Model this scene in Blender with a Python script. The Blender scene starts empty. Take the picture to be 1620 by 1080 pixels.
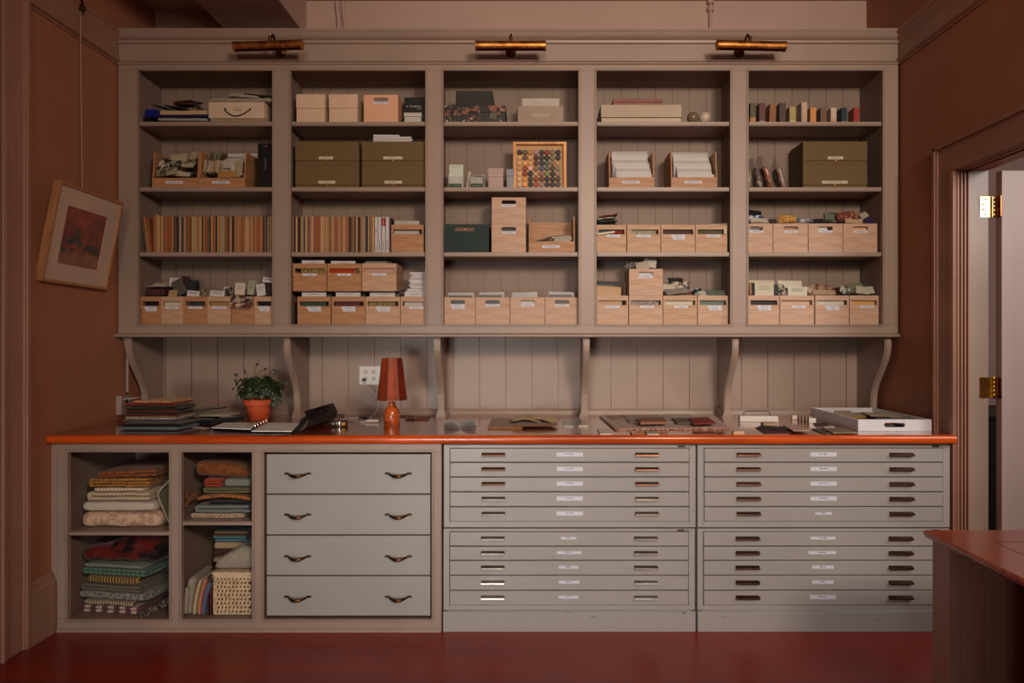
import bpy, bmesh, math, random
from mathutils import Vector, Matrix, noise
PI = math.pi
R = math.radians
C = bpy.context.scene.collection
SC = bpy.context.scene

# ---------------------------------------------------------------- camera, world, light, exposure
FPX, VX, VY, CZ = 1100.0, 845.0, 535.0, 1.43      # focal length in px, vanishing point, eye height
cam = bpy.data.objects.new('camera', bpy.data.cameras.new('camera'))
C.objects.link(cam)
cam.location = (0, 0, CZ)
cam.rotation_euler = (PI / 2, 0, 0)
cam.data.sensor_width = 36.0
cam.data.lens = FPX / 1620.0 * 36.0
cam.data.shift_x = -(VX - 810.0) / 1620.0
cam.data.shift_y = -(540.0 - VY) / 1620.0
SC.camera = cam
SC.view_settings.view_transform = 'Standard'
SC.view_settings.look = 'None'
SC.view_settings.gamma = 1.0
SC.view_settings.exposure = 0.0
SC.view_settings.use_curve_mapping = False

w = bpy.data.worlds.new('world'); SC.world = w; w.use_nodes = True
w.node_tree.nodes['Background'].inputs[0].default_value = (0.9, 0.55, 0.4, 1)
w.node_tree.nodes['Background'].inputs[1].default_value = 0.3

def area(name, loc, target, sx, sy, power, col):
    l = bpy.data.lights.new(name, 'AREA'); l.shape = 'RECTANGLE'; l.size = sx; l.size_y = sy
    l.energy = power; l.color = col
    o = bpy.data.objects.new(name, l); C.objects.link(o); o.location = loc
    o.rotation_euler = (Vector(target) - Vector(loc)).to_track_quat('-Z', 'Y').to_euler()
    return o
# unseen warm lights high at right, added fills, and the lit next room
l1 = area('unseen_light', (1.9, -1.6, 3.15), (0.9, 4.0, 2.0), 1.2, 0.6, 30, (1.0, .82, .66)); l1.data.spread = R(75)
l2 = area('unseen_light', (0.1, -2.3, 2.9), (0.1, 4.0, 2.6), 1.2, 1.0, 10, (1.0, .80, .64)); l2.data.spread = R(60)  # warm fill added for the upper wall
area('unseen_light', (1.7, -1.6, 3.1), (0.5, 4.0, 1.5), 1.2, 0.7, 80, (1.0, .82, .68))
l3 = area('unseen_light', (-1.1, -2.4, 0.9), (0.15, 3.4, 0.5), 1.1, 0.7, 5.4, (1.0, .97, .95)); l3.data.spread = R(36)  # low neutral fill added for the base fronts
l4 = area('unseen_light', (-1.0, -2.4, 0.6), (-1.8, 3.4, 0.42), 1.0, 0.7, 3.5, (1.0, .95, .90)); l4.data.spread = R(36)  # narrow fill added to lift the lower left stiles
area('hall_light', (3.3, 1.4, 2.6), (2.6, 3.3, 1.3), 0.8, 0.8, 35, (1.0, .95, .92))

# ---------------------------------------------------------------- units: a pixel at a known depth scale s (px per metre) is a place
def wx(px, s): return (px - VX) / s
def wz(py, s): return CZ - (py - VY) / s
def dy(s): return FPX / s
SB, SU, SI, SW = 325.0, 280.0, 262.0, 254.0
YB, YU, YI, YW = dy(SB), dy(SU), dy(SI), dy(SW)     # base front, upper front, upper back panel, wall
ZC = wz(687.5, 325)                                  # counter top
XL, XR = -2.36, 2.07

# ---------------------------------------------------------------- materials
def lin(c):
    o = []
    for v in c[:3]:
        v /= 255.0
        o.append(v / 12.92 if v <= 0.04045 else ((v + 0.055) / 1.055) ** 2.4)
    return (*o, 1.0)
MATS = {}
def nodes(name, rough=0.6, metal=0.0, spec=0.5):
    m = bpy.data.materials.new(name); m.use_nodes = True
    b = m.node_tree.nodes['Principled BSDF']
    b.inputs['Roughness'].default_value = rough; b.inputs['Metallic'].default_value = metal
    b.inputs['Specular IOR Level'].default_value = spec
    return m, m.node_tree.nodes, m.node_tree.links, b
def ramp(N, stops, interp='LINEAR'):
    r = N.new('ShaderNodeValToRGB'); r.color_ramp.interpolation = interp
    e = r.color_ramp.elements
    while len(e) < len(stops): e.new(0.5)
    for i, (p, c) in enumerate(stops): e[i].position = p; e[i].color = lin(c)
    return r
def coords(N, L, scale=(1, 1, 1), rot=(0, 0, 0)):
    t = N.new('ShaderNodeTexCoord'); mp = N.new('ShaderNodeMapping')
    mp.inputs['Scale'].default_value = scale; mp.inputs['Rotation'].default_value = rot
    L.new(t.outputs['Object'], mp.inputs['Vector']); return mp.outputs['Vector']
def sc(c, f): return tuple(min(255, max(0, v * f)) for v in c)
def bump(N, L, b, src, strength=0.2, dist=0.002):
    bp = N.new('ShaderNodeBump'); bp.inputs['Strength'].default_value = strength; bp.inputs['Distance'].default_value = dist
    L.new(src, bp.inputs['Height']); L.new(bp.outputs['Normal'], b.inputs['Normal'])
def paint(name, c, rough=0.5, var=0.04, nscale=3.0, metal=0.0, spec=0.5):
    if name in MATS: return MATS[name]
    m, N, L, b = nodes(name, rough, metal, spec)
    v = coords(N, L)
    n = N.new('ShaderNodeTexNoise'); n.inputs['Scale'].default_value = nscale; n.inputs['Detail'].default_value = 4
    L.new(v, n.inputs['Vector'])
    r = ramp(N, [(0.3, sc(c, 1 - var)), (0.7, sc(c, 1 + var))])
    L.new(n.outputs['Fac'], r.inputs['Fac']); L.new(r.outputs['Color'], b.inputs['Base Color'])
    MATS[name] = m; return m
def wood(name, c, c2=None, rough=0.5, scale=(3, 3, 40), var=0.12, coat=0.0, spec=0.4):
    if name in MATS: return MATS[name]
    m, N, L, b = nodes(name, rough, 0, spec)
    c2 = c2 or sc(c, 0.78)
    v = coords(N, L, scale)
    n = N.new('ShaderNodeTexNoise'); n.inputs['Scale'].default_value = 1.6; n.inputs['Detail'].default_value = 6
    n.inputs['Distortion'].default_value = 0.6
    L.new(v, n.inputs['Vector'])
    r = ramp(N, [(0.32, c2), (0.5, c), (0.7, sc(c, 1 + var))])
    L.new(n.outputs['Fac'], r.inputs['Fac']); L.new(r.outputs['Color'], b.inputs['Base Color'])
    b.inputs['Coat Weight'].default_value = coat; b.inputs['Coat Roughness'].default_value = 0.12
    bump(N, L, b, n.outputs['Fac'], 0.08, 0.001)
    MATS[name] = m; return m
def fabric(name, c, c2=None, scale=300, rough=0.95, pattern='weave'):
    """woven cloth: fine weave, or stripes / checks / blotches of a second colour"""
    if name in MATS: return MATS[name]
    m, N, L, b = nodes(name, rough, 0, 0.15)
    c2 = c2 or sc(c, 0.75)
    b.inputs['Sheen Weight'].default_value = 0.15
    v = coords(N, L)
    if pattern in ('stripe', 'stripe_z'):
        t = N.new('ShaderNodeTexWave'); t.inputs['Scale'].default_value = scale; t.inputs['Distortion'].default_value = 1.0
        t.bands_direction = 'X' if pattern == 'stripe' else 'Z'
        L.new(v, t.inputs['Vector']); fac = t.outputs['Fac']; st = [(0.42, c), (0.58, c2)]
    elif pattern == 'check':
        t = N.new('ShaderNodeTexChecker'); t.inputs['Scale'].default_value = scale
        L.new(v, t.inputs['Vector']); fac = t.outputs['Fac']; st = [(0.4, c), (0.6, c2)]
    elif pattern == 'blotch':
        t = N.new('ShaderNodeTexNoise'); t.inputs['Scale'].default_value = scale; t.inputs['Detail'].default_value = 3
        L.new(v, t.inputs['Vector']); fac = t.outputs['Fac']; st = [(0.45, c), (0.55, c2)]
    elif pattern == 'dots':
        t = N.new('ShaderNodeTexVoronoi'); t.inputs['Scale'].default_value = scale
        L.new(v, t.inputs['Vector']); fac = t.outputs['Distance']; st = [(0.3, c2), (0.42, c)]
    else:
        t = N.new('ShaderNodeTexNoise'); t.inputs['Scale'].default_value = scale; t.inputs['Detail'].default_value = 2
        L.new(v, t.inputs['Vector']); fac = t.outputs['Fac']; st = [(0.35, c2), (0.6, c)]
    r = ramp(N, st)
    L.new(fac, r.inputs['Fac']); L.new(r.outputs['Color'], b.inputs['Base Color'])
    n = N.new('ShaderNodeTexNoise'); n.inputs['Scale'].default_value = 350; L.new(v, n.inputs['Vector'])
    bump(N, L, b, n.outputs['Fac'], 0.3, 0.002)
    MATS[name] = m; return m
def metal(name, c, rough=0.3, c2=None, nscale=20):
    if name in MATS: return MATS[name]
    m, N, L, b = nodes(name, rough, 1.0)
    v = coords(N, L); n = N.new('ShaderNodeTexNoise'); n.inputs['Scale'].default_value = nscale; n.inputs['Detail'].default_value = 5
    L.new(v, n.inputs['Vector'])
    r = ramp(N, [(0.35, c2 or sc(c, 0.85)), (0.65, c)])
    L.new(n.outputs['Fac'], r.inputs['Fac']); L.new(r.outputs['Color'], b.inputs['Base Color'])
    MATS[name] = m; return m
def clear(name, c, alpha=0.25, rough=0.08):
    if name in MATS: return MATS[name]
    m, N, L, b = nodes(name, rough, 0, 0.6)
    b.inputs['Base Color'].default_value = lin(c)
    b.inputs['Alpha'].default_value = alpha
    MATS[name] = m; return m

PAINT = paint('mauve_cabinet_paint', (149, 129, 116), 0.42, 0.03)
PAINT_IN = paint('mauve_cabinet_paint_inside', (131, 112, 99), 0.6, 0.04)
WALLP = paint('mocha_wall_paint', (158, 104, 76), 0.6, 0.03, 1.5)
TRIMP = paint('mocha_trim_paint', (152, 113, 96), 0.4, 0.03)
CREAMP = paint('pale_pink_wall_paint', (176, 148, 136), 0.55, 0.02)
STEEL = paint('beige_enamel', (153, 150, 146), 0.38, 0.015)
GREYPAINT = paint('grey_beige_drawer_paint', (150, 147, 141), 0.45, 0.02)
FLOORP = None
BRASS = metal('aged_brass', (214, 150, 80), 0.42, (150, 92, 44), 25)
DBRASS = metal('dark_brass', (92, 62, 40), 0.35)
SHINYB = metal('polished_brass', (225, 185, 95), 0.15)
CHROME = metal('satin_chrome', (200, 196, 188), 0.22)
BLACK = paint('black_matt', (20, 18, 17), 0.5, 0.1)
BLACKS = paint('black_card', (14, 13, 13), 0.35, 0.1)
INK = paint('printed_ink', (70, 68, 72), 0.8, 0.05)
WHITE = paint('white_card', (205, 203, 205), 0.6, 0.015)
LABELM = paint('white_label_paper', (200, 203, 214), 0.6, 0.01)
CREAM = paint('cream_card', (196, 184, 165), 0.6, 0.02)
PAPER = paint('paper_white', (196, 193, 192), 0.7, 0.03)
PINE = wood('pale_pine', (182, 148, 118), (164, 126, 94), 0.55, (3, 3, 90), .07)
PINE2 = wood('pinkish_pine', (186, 154, 130), (172, 134, 108), 0.55, (3, 3, 90), .06)
OAKB = wood('honey_pine', (168, 122, 84), (142, 96, 58), 0.5, (3, 3, 90), .08)
COUNTER = wood('varnished_red_wood', (178, 72, 20), (156, 54, 14), 0.22, (1.2, 30, 14), 0.2, 0.15, 0.5)
TABLEW = wood('varnished_table_wood', (138, 54, 26), (118, 42, 20), 0.2, (2, 26, 26), 0.2, 0.3, 0.6)
FRAMEW = wood('frame_oak', (166, 116, 76), (146, 98, 60), 0.5, (30, 30, 4), .06)
COUNTER_SHADED = wood('varnished_wood_shaded_top', (140, 64, 34), (112, 46, 22), 0.2, (1.2, 14, 14), 0.2, 0.9, 0.6)  # same wood as the edge, dimmer light on top put into the colour
OLIVE = paint('olive_book_cloth', (98, 76, 40), 0.7, 0.05, 60)
GREENC = paint('dark_green_lacquer', (18, 44, 37), 0.6, 0.12, 12, 0, .3)

# ---------------------------------------------------------------- mesh builder
class MB:
    def __init__(s): s.bm = bmesh.new(); s.mi = 0
    def _tag(s, faces):
        for f in faces: f.material_index = s.mi
    def mat(s, i): s.mi = i; return s
    def box(s, x0, x1, y0, y1, z0, z1, M=None):
        v = [s.bm.verts.new(Vector(p) if M is None else M @ Vector(p)) for p in
             ((x0,y0,z0),(x1,y0,z0),(x1,y1,z0),(x0,y1,z0),(x0,y0,z1),(x1,y0,z1),(x1,y1,z1),(x0,y1,z1))]
        s._tag([s.bm.faces.new([v[i] for i in f]) for f in ((0,3,2,1),(4,5,6,7),(0,1,5,4),(1,2,6,5),(2,3,7,6),(3,0,4,7))])
        return s
    def cbox(s, c, size, M=None):
        return s.box(c[0]-size[0]/2, c[0]+size[0]/2, c[1]-size[1]/2, c[1]+size[1]/2, c[2]-size[2]/2, c[2]+size[2]/2, M)
    def prism(s, pts, axis, a, b):
        """extrude a 2-D outline: axis 'x' takes (y,z), 'y' takes (x,z), 'z' takes (x,y)"""
        def P(p, t):
            return {'x': (t, p[0], p[1]), 'y': (p[0], t, p[1]), 'z': (p[0], p[1], t)}[axis]
        A = [s.bm.verts.new(P(p, a)) for p in pts]; B = [s.bm.verts.new(P(p, b)) for p in pts]
        fs = [s.bm.faces.new(A), s.bm.faces.new(B[::-1])]
        n = len(pts)
        for i in range(n): fs.append(s.bm.faces.new((A[i], B[i], B[(i+1) % n], A[(i+1) % n])))
        s._tag(fs); return s
    def ring_sweep(s, rings, cap=True, close=False):
        vs = [[s.bm.verts.new(p) for p in r] for r in rings]
        fs = []; n = len(vs[0]); m = len(vs)
        for i in range(m if close else m - 1):
            a, b = vs[i], vs[(i + 1) % m]
            for j in range(n): fs.append(s.bm.faces.new((a[j], a[(j+1) % n], b[(j+1) % n], b[j])))
        if cap and not close: fs += [s.bm.faces.new(vs[0][::-1]), s.bm.faces.new(vs[-1])]
        for f in fs: f.smooth = True
        s._tag(fs); return s
    def tube(s, pts, r, n=8):
        pts = [Vector(p) for p in pts]; rings = []
        up = Vector((0, 0, 1)); prev = None
        for i, p in enumerate(pts):
            d = (pts[min(i+1, len(pts)-1)] - pts[max(i-1, 0)]).normalized()
            if prev is None:
                a = d.cross(up); a = a if a.length > 1e-3 else d.cross(Vector((1, 0, 0)))
            else: a = prev - d * prev.dot(d)
            a.normalize(); prev = a; b = d.cross(a)
            rr = r[i] if isinstance(r, (list, tuple)) else r
            rings.append([p + (a * math.cos(t) + b * math.sin(t)) * rr for t in (2 * PI * k / n for k in range(n))])
        return s.ring_sweep(rings)
    def lathe(s, prof, c=(0, 0, 0), n=24, axis='z'):
        rings = []
        for r, z in prof:
            ring = []
            for k in range(n):
                t = 2 * PI * k / n; a, b = max(r, 1e-4) * math.cos(t), max(r, 1e-4) * math.sin(t)
                p = {'z': (a, b, z), 'y': (a, z, -b), 'x': (z, a, b)}[axis]
                ring.append(Vector(p) + Vector(c))
            rings.append(ring)
        return s.ring_sweep(rings)
    def soft(s, w, d, h, nx=14, ny=8, nz=3, r=0.02, amp=0.003, ns=12, seed=0, fn=None, M=None):
        """soft rounded slab on z=0 centred on x,y"""
        r = min(r, h/2*0.98, w/2*.9, d/2*.9); vs = {}
        off = Vector((seed*7.3, seed*3.1, seed*1.7))
        def V(i, j, k):
            key = (i, j, k)
            if key in vs: return vs[key]
            p = Vector((w*(i/nx-.5), d*(j/ny-.5), h*(k/nz-.5)))
            q = Vector((max(-w/2+r, min(w/2-r, p.x)), max(-d/2+r, min(d/2-r, p.y)), max(-h/2+r, min(h/2-r, p.z))))
            e = p - q
            if e.length > 1e-6: p = q + e.normalized() * r
            nv = noise.noise_vector(p*ns + off)
            p = p + Vector((nv.x, nv.y, nv.z*.8)) * amp + Vector((0, 0, h/2))
            p.z = max(p.z, .0004)
            if fn: p = fn(p)
            if M: p = M @ p
            vs[key] = s.bm.verts.new(p); return vs[key]
        fs = []
        for i in range(nx):
            for j in range(ny):
                fs.append(s.bm.faces.new((V(i,j,0), V(i,j+1,0), V(i+1,j+1,0), V(i+1,j,0))))
                fs.append(s.bm.faces.new((V(i,j,nz), V(i+1,j,nz), V(i+1,j+1,nz), V(i,j+1,nz))))
        for i in range(nx):
            for k in range(nz):
                fs.append(s.bm.faces.new((V(i,0,k), V(i+1,0,k), V(i+1,0,k+1), V(i,0,k+1))))
                fs.append(s.bm.faces.new((V(i,ny,k), V(i,ny,k+1), V(i+1,ny,k+1), V(i+1,ny,k))))
        for j in range(ny):
            for k in range(nz):
                fs.append(s.bm.faces.new((V(0,j,k), V(0,j,k+1), V(0,j+1,k+1), V(0,j+1,k))))
                fs.append(s.bm.faces.new((V(nx,j,k), V(nx,j+1,k), V(nx,j+1,k+1), V(nx,j,k+1))))
        for f in fs: f.smooth = True
        s._tag(fs); return s
    def panel_hole(s, outer, hole, y0, y1):
        """panel in the x-z plane with one hole, from y0 to y1"""
        tmp = bmesh.new(); es = []
        for loop in (outer, hole):
            v = [tmp.verts.new((p[0], 0, p[1])) for p in loop]
            es += [tmp.edges.new((v[i], v[(i+1) % len(v)])) for i in range(len(v))]
        bmesh.ops.triangle_fill(tmp, use_beauty=True, edges=es)
        for y in (y0, y1):
            mp = {v: s.bm.verts.new((v.co.x, y, v.co.z)) for v in tmp.verts}
            s._tag([s.bm.faces.new([mp[v] for v in f.verts]) for f in tmp.faces])
        tmp.free()
        for loop in (outer, hole):
            A = [s.bm.verts.new((p[0], y0, p[1])) for p in loop]; B = [s.bm.verts.new((p[0], y1, p[1])) for p in loop]
            n = len(loop)
            s._tag([s.bm.faces.new((A[i], B[i], B[(i+1) % n], A[(i+1) % n])) for i in range(n)])
        bmesh.ops.remove_doubles(s.bm, verts=s.bm.verts, dist=1e-6)
        return s
    def mesh(s, name, mats):
        bmesh.ops.recalc_face_normals(s.bm, faces=s.bm.faces)
        me = bpy.data.meshes.new(name); s.bm.to_mesh(me); s.bm.free(); me.set_sharp_from_angle(angle=R(42))
        for m in (mats if isinstance(mats, (list, tuple)) else [mats]): me.materials.append(m)
        return me
    def build(s, name, mats, parent=None, bevel=0.0, loc=None):
        o = bpy.data.objects.new(name, s.mesh(name, mats)); C.objects.link(o)
        if parent: o.parent = parent
        if loc: o.location = loc
        if bevel:
            b = o.modifiers.new('bevel', 'BEVEL'); b.width = bevel; b.segments = 2; b.limit_method = 'ANGLE'
        return o

def tag(o, label, cat, group=None, kind=None):
    o['label'] = label; o['category'] = cat
    if group: o['group'] = group
    if kind: o['kind'] = kind
    return o
def thing(name, label, cat, loc=(0, 0, 0), rotz=0, group=None):
    o = bpy.data.objects.new(name, None); C.objects.link(o); o.empty_display_size = 0.05
    o.location = loc; o.rotation_euler = (0, 0, rotz)
    return tag(o, label, cat, group)
def struct(name, mb, mats, bevel=0):
    o = mb.build(name, mats, None, bevel); o['kind'] = 'structure'; return o
def copy_tree(o, parent=None):
    c = o.copy(); C.objects.link(c); c.parent = parent
    for ch in o.children: copy_tree(ch, c)
    return c
def stadium(x0, x1, z0, z1, n=8):
    r = (z1 - z0) / 2; cz = (z0 + z1) / 2; p = []
    for k in range(n + 1):
        t = -PI/2 + PI * k / n; p.append((x1 - r + r * math.cos(t), cz + r * math.sin(t)))
    for k in range(n + 1):
        t = PI/2 + PI * k / n; p.append((x0 + r + r * math.cos(t), cz + r * math.sin(t)))
    return p
def inkbars(mb, x0, x1, y, z, h, seed, mi=1):
    """a line of tiny illegible print"""
    rnd = random.Random(seed); mb.mat(mi); x = x0
    while x < x1:
        wd = rnd.uniform(.35, .9) * h
        mb.box(x, min(x + wd, x1), y - .0006, y + .0002, z - h*rnd.uniform(.35, .5), z + h*rnd.uniform(.35, .5)); x += wd + h * rnd.choice((.25, .3, .9))
    mb.mat(0)
def lettering(text, size, mat, parent, loc, name='lettering', rot=(PI/2, 0, 0)):
    cu = bpy.data.curves.new(name, 'FONT'); cu.body = text; cu.size = size; cu.align_x = 'CENTER'; cu.align_y = 'CENTER'
    cu.extrude = 0.0003; cu.materials.append(mat)
    tmp = bpy.data.objects.new('tmp', cu); me = bpy.data.meshes.new_from_object(tmp); bpy.data.objects.remove(tmp)
    o = bpy.data.objects.new(name, me); C.objects.link(o); o.parent = parent; o.location = loc; o.rotation_euler = rot
    return o

# ---------------------------------------------------------------- the room
def floor_material():
    m, N, L, b = nodes('red_painted_boards', 0.4, 0, 0.35)
    v = coords(N, L)
    br = N.new('ShaderNodeTexBrick'); br.inputs['Scale'].default_value = 1.0; br.inputs['Brick Width'].default_value = 2.4
    br.inputs['Row Height'].default_value = 0.085; br.inputs['Mortar Size'].default_value = 0.0012; br.inputs['Mortar Smooth'].default_value = 0.3
    br.inputs['Color1'].default_value = lin((136, 36, 20)); br.inputs['Color2'].default_value = lin((122, 30, 17)); br.inputs['Mortar'].default_value = lin((50, 12, 8))
    L.new(v, br.inputs['Vector']); L.new(br.outputs['Color'], b.inputs['Base Color'])
    n = N.new('ShaderNodeTexNoise'); n.inputs['Scale'].default_value = 1.5; L.new(v, n.inputs['Vector'])
    r = ramp(N, [(0.3, (140, 140, 140)), (0.7, (160, 160, 160))]); L.new(n.outputs['Fac'], r.inputs['Fac']); L.new(r.outputs['Color'], b.inputs['Roughness'])
    return m
FLOORP = floor_material()
YR = -2.9
struct('floor', MB().box(XL-.2, 5.2, YR-.1, 6.2, -.1, 0), FLOORP)
struct('ceiling', MB().box(XL-.15, XR+.15, YR-.1, YW+.1, 3.53, 3.65).box(XL, -1.88, YR, YW, 3.465, 3.53), CREAMP)
struct('wall_back', MB().box(XL-.15, XR+.2, YW, YW+.12, -.05, 3.6), CREAMP)
struct('wall_left', MB().box(XL-.15, XL, YR, YW, -.05, 3.6), WALLP)
struct('wall_front', MB().box(XL-.15, XR+.15, YR-.12, YR, -.05, 3.6), WALLP)
struct('wall_right', MB().box(XR, XR+.133, 3.385, YW, -.05, 3.6).box(XR, XR+.133, 2.3, 3.385, 2.245, 3.6).box(XR, XR+.133, YR, 2.3, -.05, 3.6), WALLP)
struct('ceiling_beam', MB().box(-1.88, -1.417, YR, YW, 3.307, 3.53), CREAMP, .004)
# back room beyond the doorway
struct('wall_hall', MB().box(XR+.133, 5.2, 5.2, 5.3, 0, 3.4).box(5.1, 5.2, 1.0, 5.3, 0, 3.4).box(XR+.133, 5.2, 1.0, 1.1, 0, 3.4).box(XR+.133, 5.2, 1.0, 5.3, 3.2, 3.3).box(XR+.133, XR+.18, 3.6, 5.2, 0, 3.4), CREAMP)

def rail_profile(top, depth, hgt):
    """picture-rail moulding: (out, z) outline"""
    return [(0, top), (depth, top), (depth, top-.012), (depth*.8, top-.018), (depth*.75, top-hgt*.55), (depth*.35, top-hgt*.8), (depth*.3, top-hgt), (0, top-hgt)]
def wall_rail(name, X, sgn, y0, y1):
    mb = MB()
    for top, dp, hg in ((3.150, .045, .062), (3.004, .03, .028)):
        pr = rail_profile(top, dp, hg)
        A = [mb.bm.verts.new((X + sgn*o, y0, z)) for o, z in pr]; B = [mb.bm.verts.new((X + sgn*o, y1, z)) for o, z in pr]
        n = len(pr)
        mb.bm.faces.new(A); mb.bm.faces.new(B[::-1])
        for i in range(n): mb.bm.faces.new((A[i], B[i], B[(i+1) % n], A[(i+1) % n]))
    mb.box(min(X, X+sgn*.012), max(X, X+sgn*.012), y0, y1, 2.99, 3.10)
    return struct(name, mb, TRIMP)
wall_rail('trim_1', XL, 1, 3.225, YU - .005)
wall_rail('trim_2', XR, -1, YR, YU - .005)

# left door casing (its edge only is in the picture) with the closed door inside
mb = MB()
def casing_strip(mb, X, sgn, y0, y1, z0, z1):      # flat band with beads on both edges, standing on the wall plane X
    def b(a, c, o): mb.box(min(X, X+sgn*o), max(X, X+sgn*o), a, c, z0, z1)
    b(y0, y1, .018)
    d = .016 if y1 > y0 else -.016
    b(y1 - .022, y1, .034); b(y1 - .03, y1-.022, .026); b(y0, y0 + .012, .03); b(y0+.018, y0 + .03, .026)
casing_strip(mb, XL, 1, 3.055, 3.215, 0, 3.3)
mb.box(XL, XL+.034, 2.0, 3.05, 2.915, 3.0).box(XL, XL+.024, 2.0, 3.05, 3.0, 3.3)
for y, o in ((3.03, .012), (3.018, .02), (3.0, .012)): mb.box(XL, XL+o, y, y+.012, 0, 2.9)
struct('trim_3', mb, TRIMP, .003)
mb = MB().box(XL, XL+.008, 2.1, 2.995, 0, 2.9)
struct('door_1', mb, TRIMP, .002)
mb = MB().prism([(XL, 0), (XL+.032, 0), (XL+.032, .245), (XL+.022, .255), (XL+.022, .27), (XL+.008, .295), (XL, .295)], 'y', 3.217, 3.384)
struct('baseboard_left', mb, TRIMP)

# right door casing, jamb, head
mb = MB()
X = XR
def yv(px, xx): return FPX / ((px - VX) / xx)
HT = 2.385
mb.box(X-.022, X, 3.405, 3.55, 0, HT)                       # flat band
mb.box(X-.036, X, 3.535, 3.555, 0, HT+.012)                 # outer bead
mb.box(X-.030, X, 3.522, 3.532, 0, HT)
mb.box(X-.022, X, 2.2, 3.41, 2.262, HT); mb.box(X-.036, X, 2.1, 3.555, HT-.004, HT+.016)
for i, (o0, o1, yy) in enumerate(((-.030, -.022, 3.402), (-.014, -.006, 3.392), (.0, .008, 3.386), (.016, .024, 3.384), (.03, .036, 3.380))):
    mb.box(X+o0, X+o1, yy-.016, yy+.02, 0, 2.262 - i*.004)
mb.box(X-.022, X+.036, 3.384, 3.42, 0, 2.262)
for i, (o0, o1, zz) in enumerate(((-.030, -.022, 2.262), (-.014, -.004, 2.256), (.002, .012, 2.25), (.03, .036, 2.244))):
    mb.box(X+o0, X+o1, 2.2, 3.40, zz-.012, zz+.01)
mb.box(X-.022, X+.133, 2.2, 3.40, 2.248, 2.262)
struct('trim_4', mb, TRIMP, .002)
struct('trim_5', MB().box(X+.036, X+.1335, 3.372, 3.39, 0, 2.25), PAINT, .001)   # jamb
# open door in the next room
DX = 2.243
mb = MB().box(DX, DX+.8, 3.335, 3.378, .01, 2.235)
door = mb.build('door_2', paint('pale_door_paint', (190, 170, 160), 0.5, .02), None, .002); door['kind'] = 'structure'
def hinge(zc):
    t = thing('door_hinge', '', 'hinge', (2.222, 3.362, zc))
    p = MB().box(-.062, -.006, .0062, .0098, -.05, .05)
    p.mat(1)
    for z in (-.036, -.012, .012, .036): p.lathe([(.0, .0062), (.005, .0062), (.004, .0045), (.0, .0042)], (-.035 if abs(z) > .02 else -.048, 0, z), 8, 'y')
    p.build('fixed_leaf', [SHINYB, DBRASS], t)
    q = MB().box(.0165, .0205, -.026, .010, -.05, .05)
    q.mat(1)
    for z in (-.036, -.012, .012, .036): q.lathe([(0, .0165), (.004, .0165), (.003, .015), (0, .0148)], (0, -.010, z), 8, 'x')
    q.build('moving_leaf', [metal('copper_brass', (150, 78, 40), .2), DBRASS], t)
    k = MB().lathe([(0, -.054), (.004, -.054), (.0065, -.05), (.0065, -.03), (.0058, -.029), (.0065, -.028), (.0065, -.01), (.0058, -.009), (.0065, -.008), (.0065, .01), (.0058, .011), (.0065, .012), (.0065, .03), (.0058, .031), (.0065, .032), (.0065, .05), (.004, .054), (0, .055)], (0, 0, 0), 12)
    k.box(-.008, -.004, -.003, .009, -.05, .05).box(.005, .0175, .004, .010, -.05, .05)
    k.build('knuckle', SHINYB, t)
    return t
hinge(wz(327, 327))['label'] = 'polished brass butt hinge near the top of the open door'
hinge(wz(613, 327))['label'] = 'dark mottled brass butt hinge lower on the open door'
t = thing('hall_cabinet', 'dark cabinet in the next room seen through the hinge gap', 'cabinet', (3.3, 4.85, 0))
MB().box(-.5, .5, -.3, .3, 0, .9).build('body', BLACK, t, .004)
MB().box(-.52, .52, -.32, .32, .9, .93).build('top', BLACK, t, .004)
MB().box(-.47, -.01, -.315, -.302, .05, .86).build('door', BLACK, t, .003)
MB().box(.01, .47, -.315, -.302, .05, .86).build('door', BLACK, t, .003)
struct('door_3', MB().box(2.9, 3.6, 5.15, 5.2, 0, 0.93), BLACK)

# conduits on the wall above the shelves
def conduit(name, label, pts, r, mat=CREAMP, clamps=()):
    t = thing(name, label, 'pipe', pts[0])
    o = Vector(pts[0])
    MB().tube([Vector(p) - o for p in pts], r, 10).build('pipe', mat, t)
    for c in clamps: MB().lathe([(r*1.9, -.012), (r*2.2, -.01), (r*2.2, .01), (r*1.9, .012)], tuple(Vector(c) - o), 12).build('clamp', mat, t)
    return t
yb = YW - .014
conduit('conduit_pipe', 'thicker painted conduit pipe climbing the wall above second bay', [(wx(537.5, SW), yb, 3.1), (wx(537.5, SW), yb, 3.3), (wx(536.5, SW), yb, 3.42), (wx(533.5, SW), yb, 3.52)], .013)
conduit('conduit_pipe', 'thinner painted conduit pipe just right of the thicker one above second bay', [(wx(547, SW), yb, 3.1), (wx(547, SW), yb, 3.36), (wx(544, SW), yb, 3.45), (wx(543.5, SW), yb, 3.52)], .010)
conduit('conduit_pipe', 'clamped conduit pipe on the wall above the fourth bay', [(wx(1123, SW), yb, 3.1), (wx(1123, SW), yb, 3.528)], .010, CREAMP, [(wx(1123, SW), yb, 3.47), (wx(1123, SW), yb, 3.515)])

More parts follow.
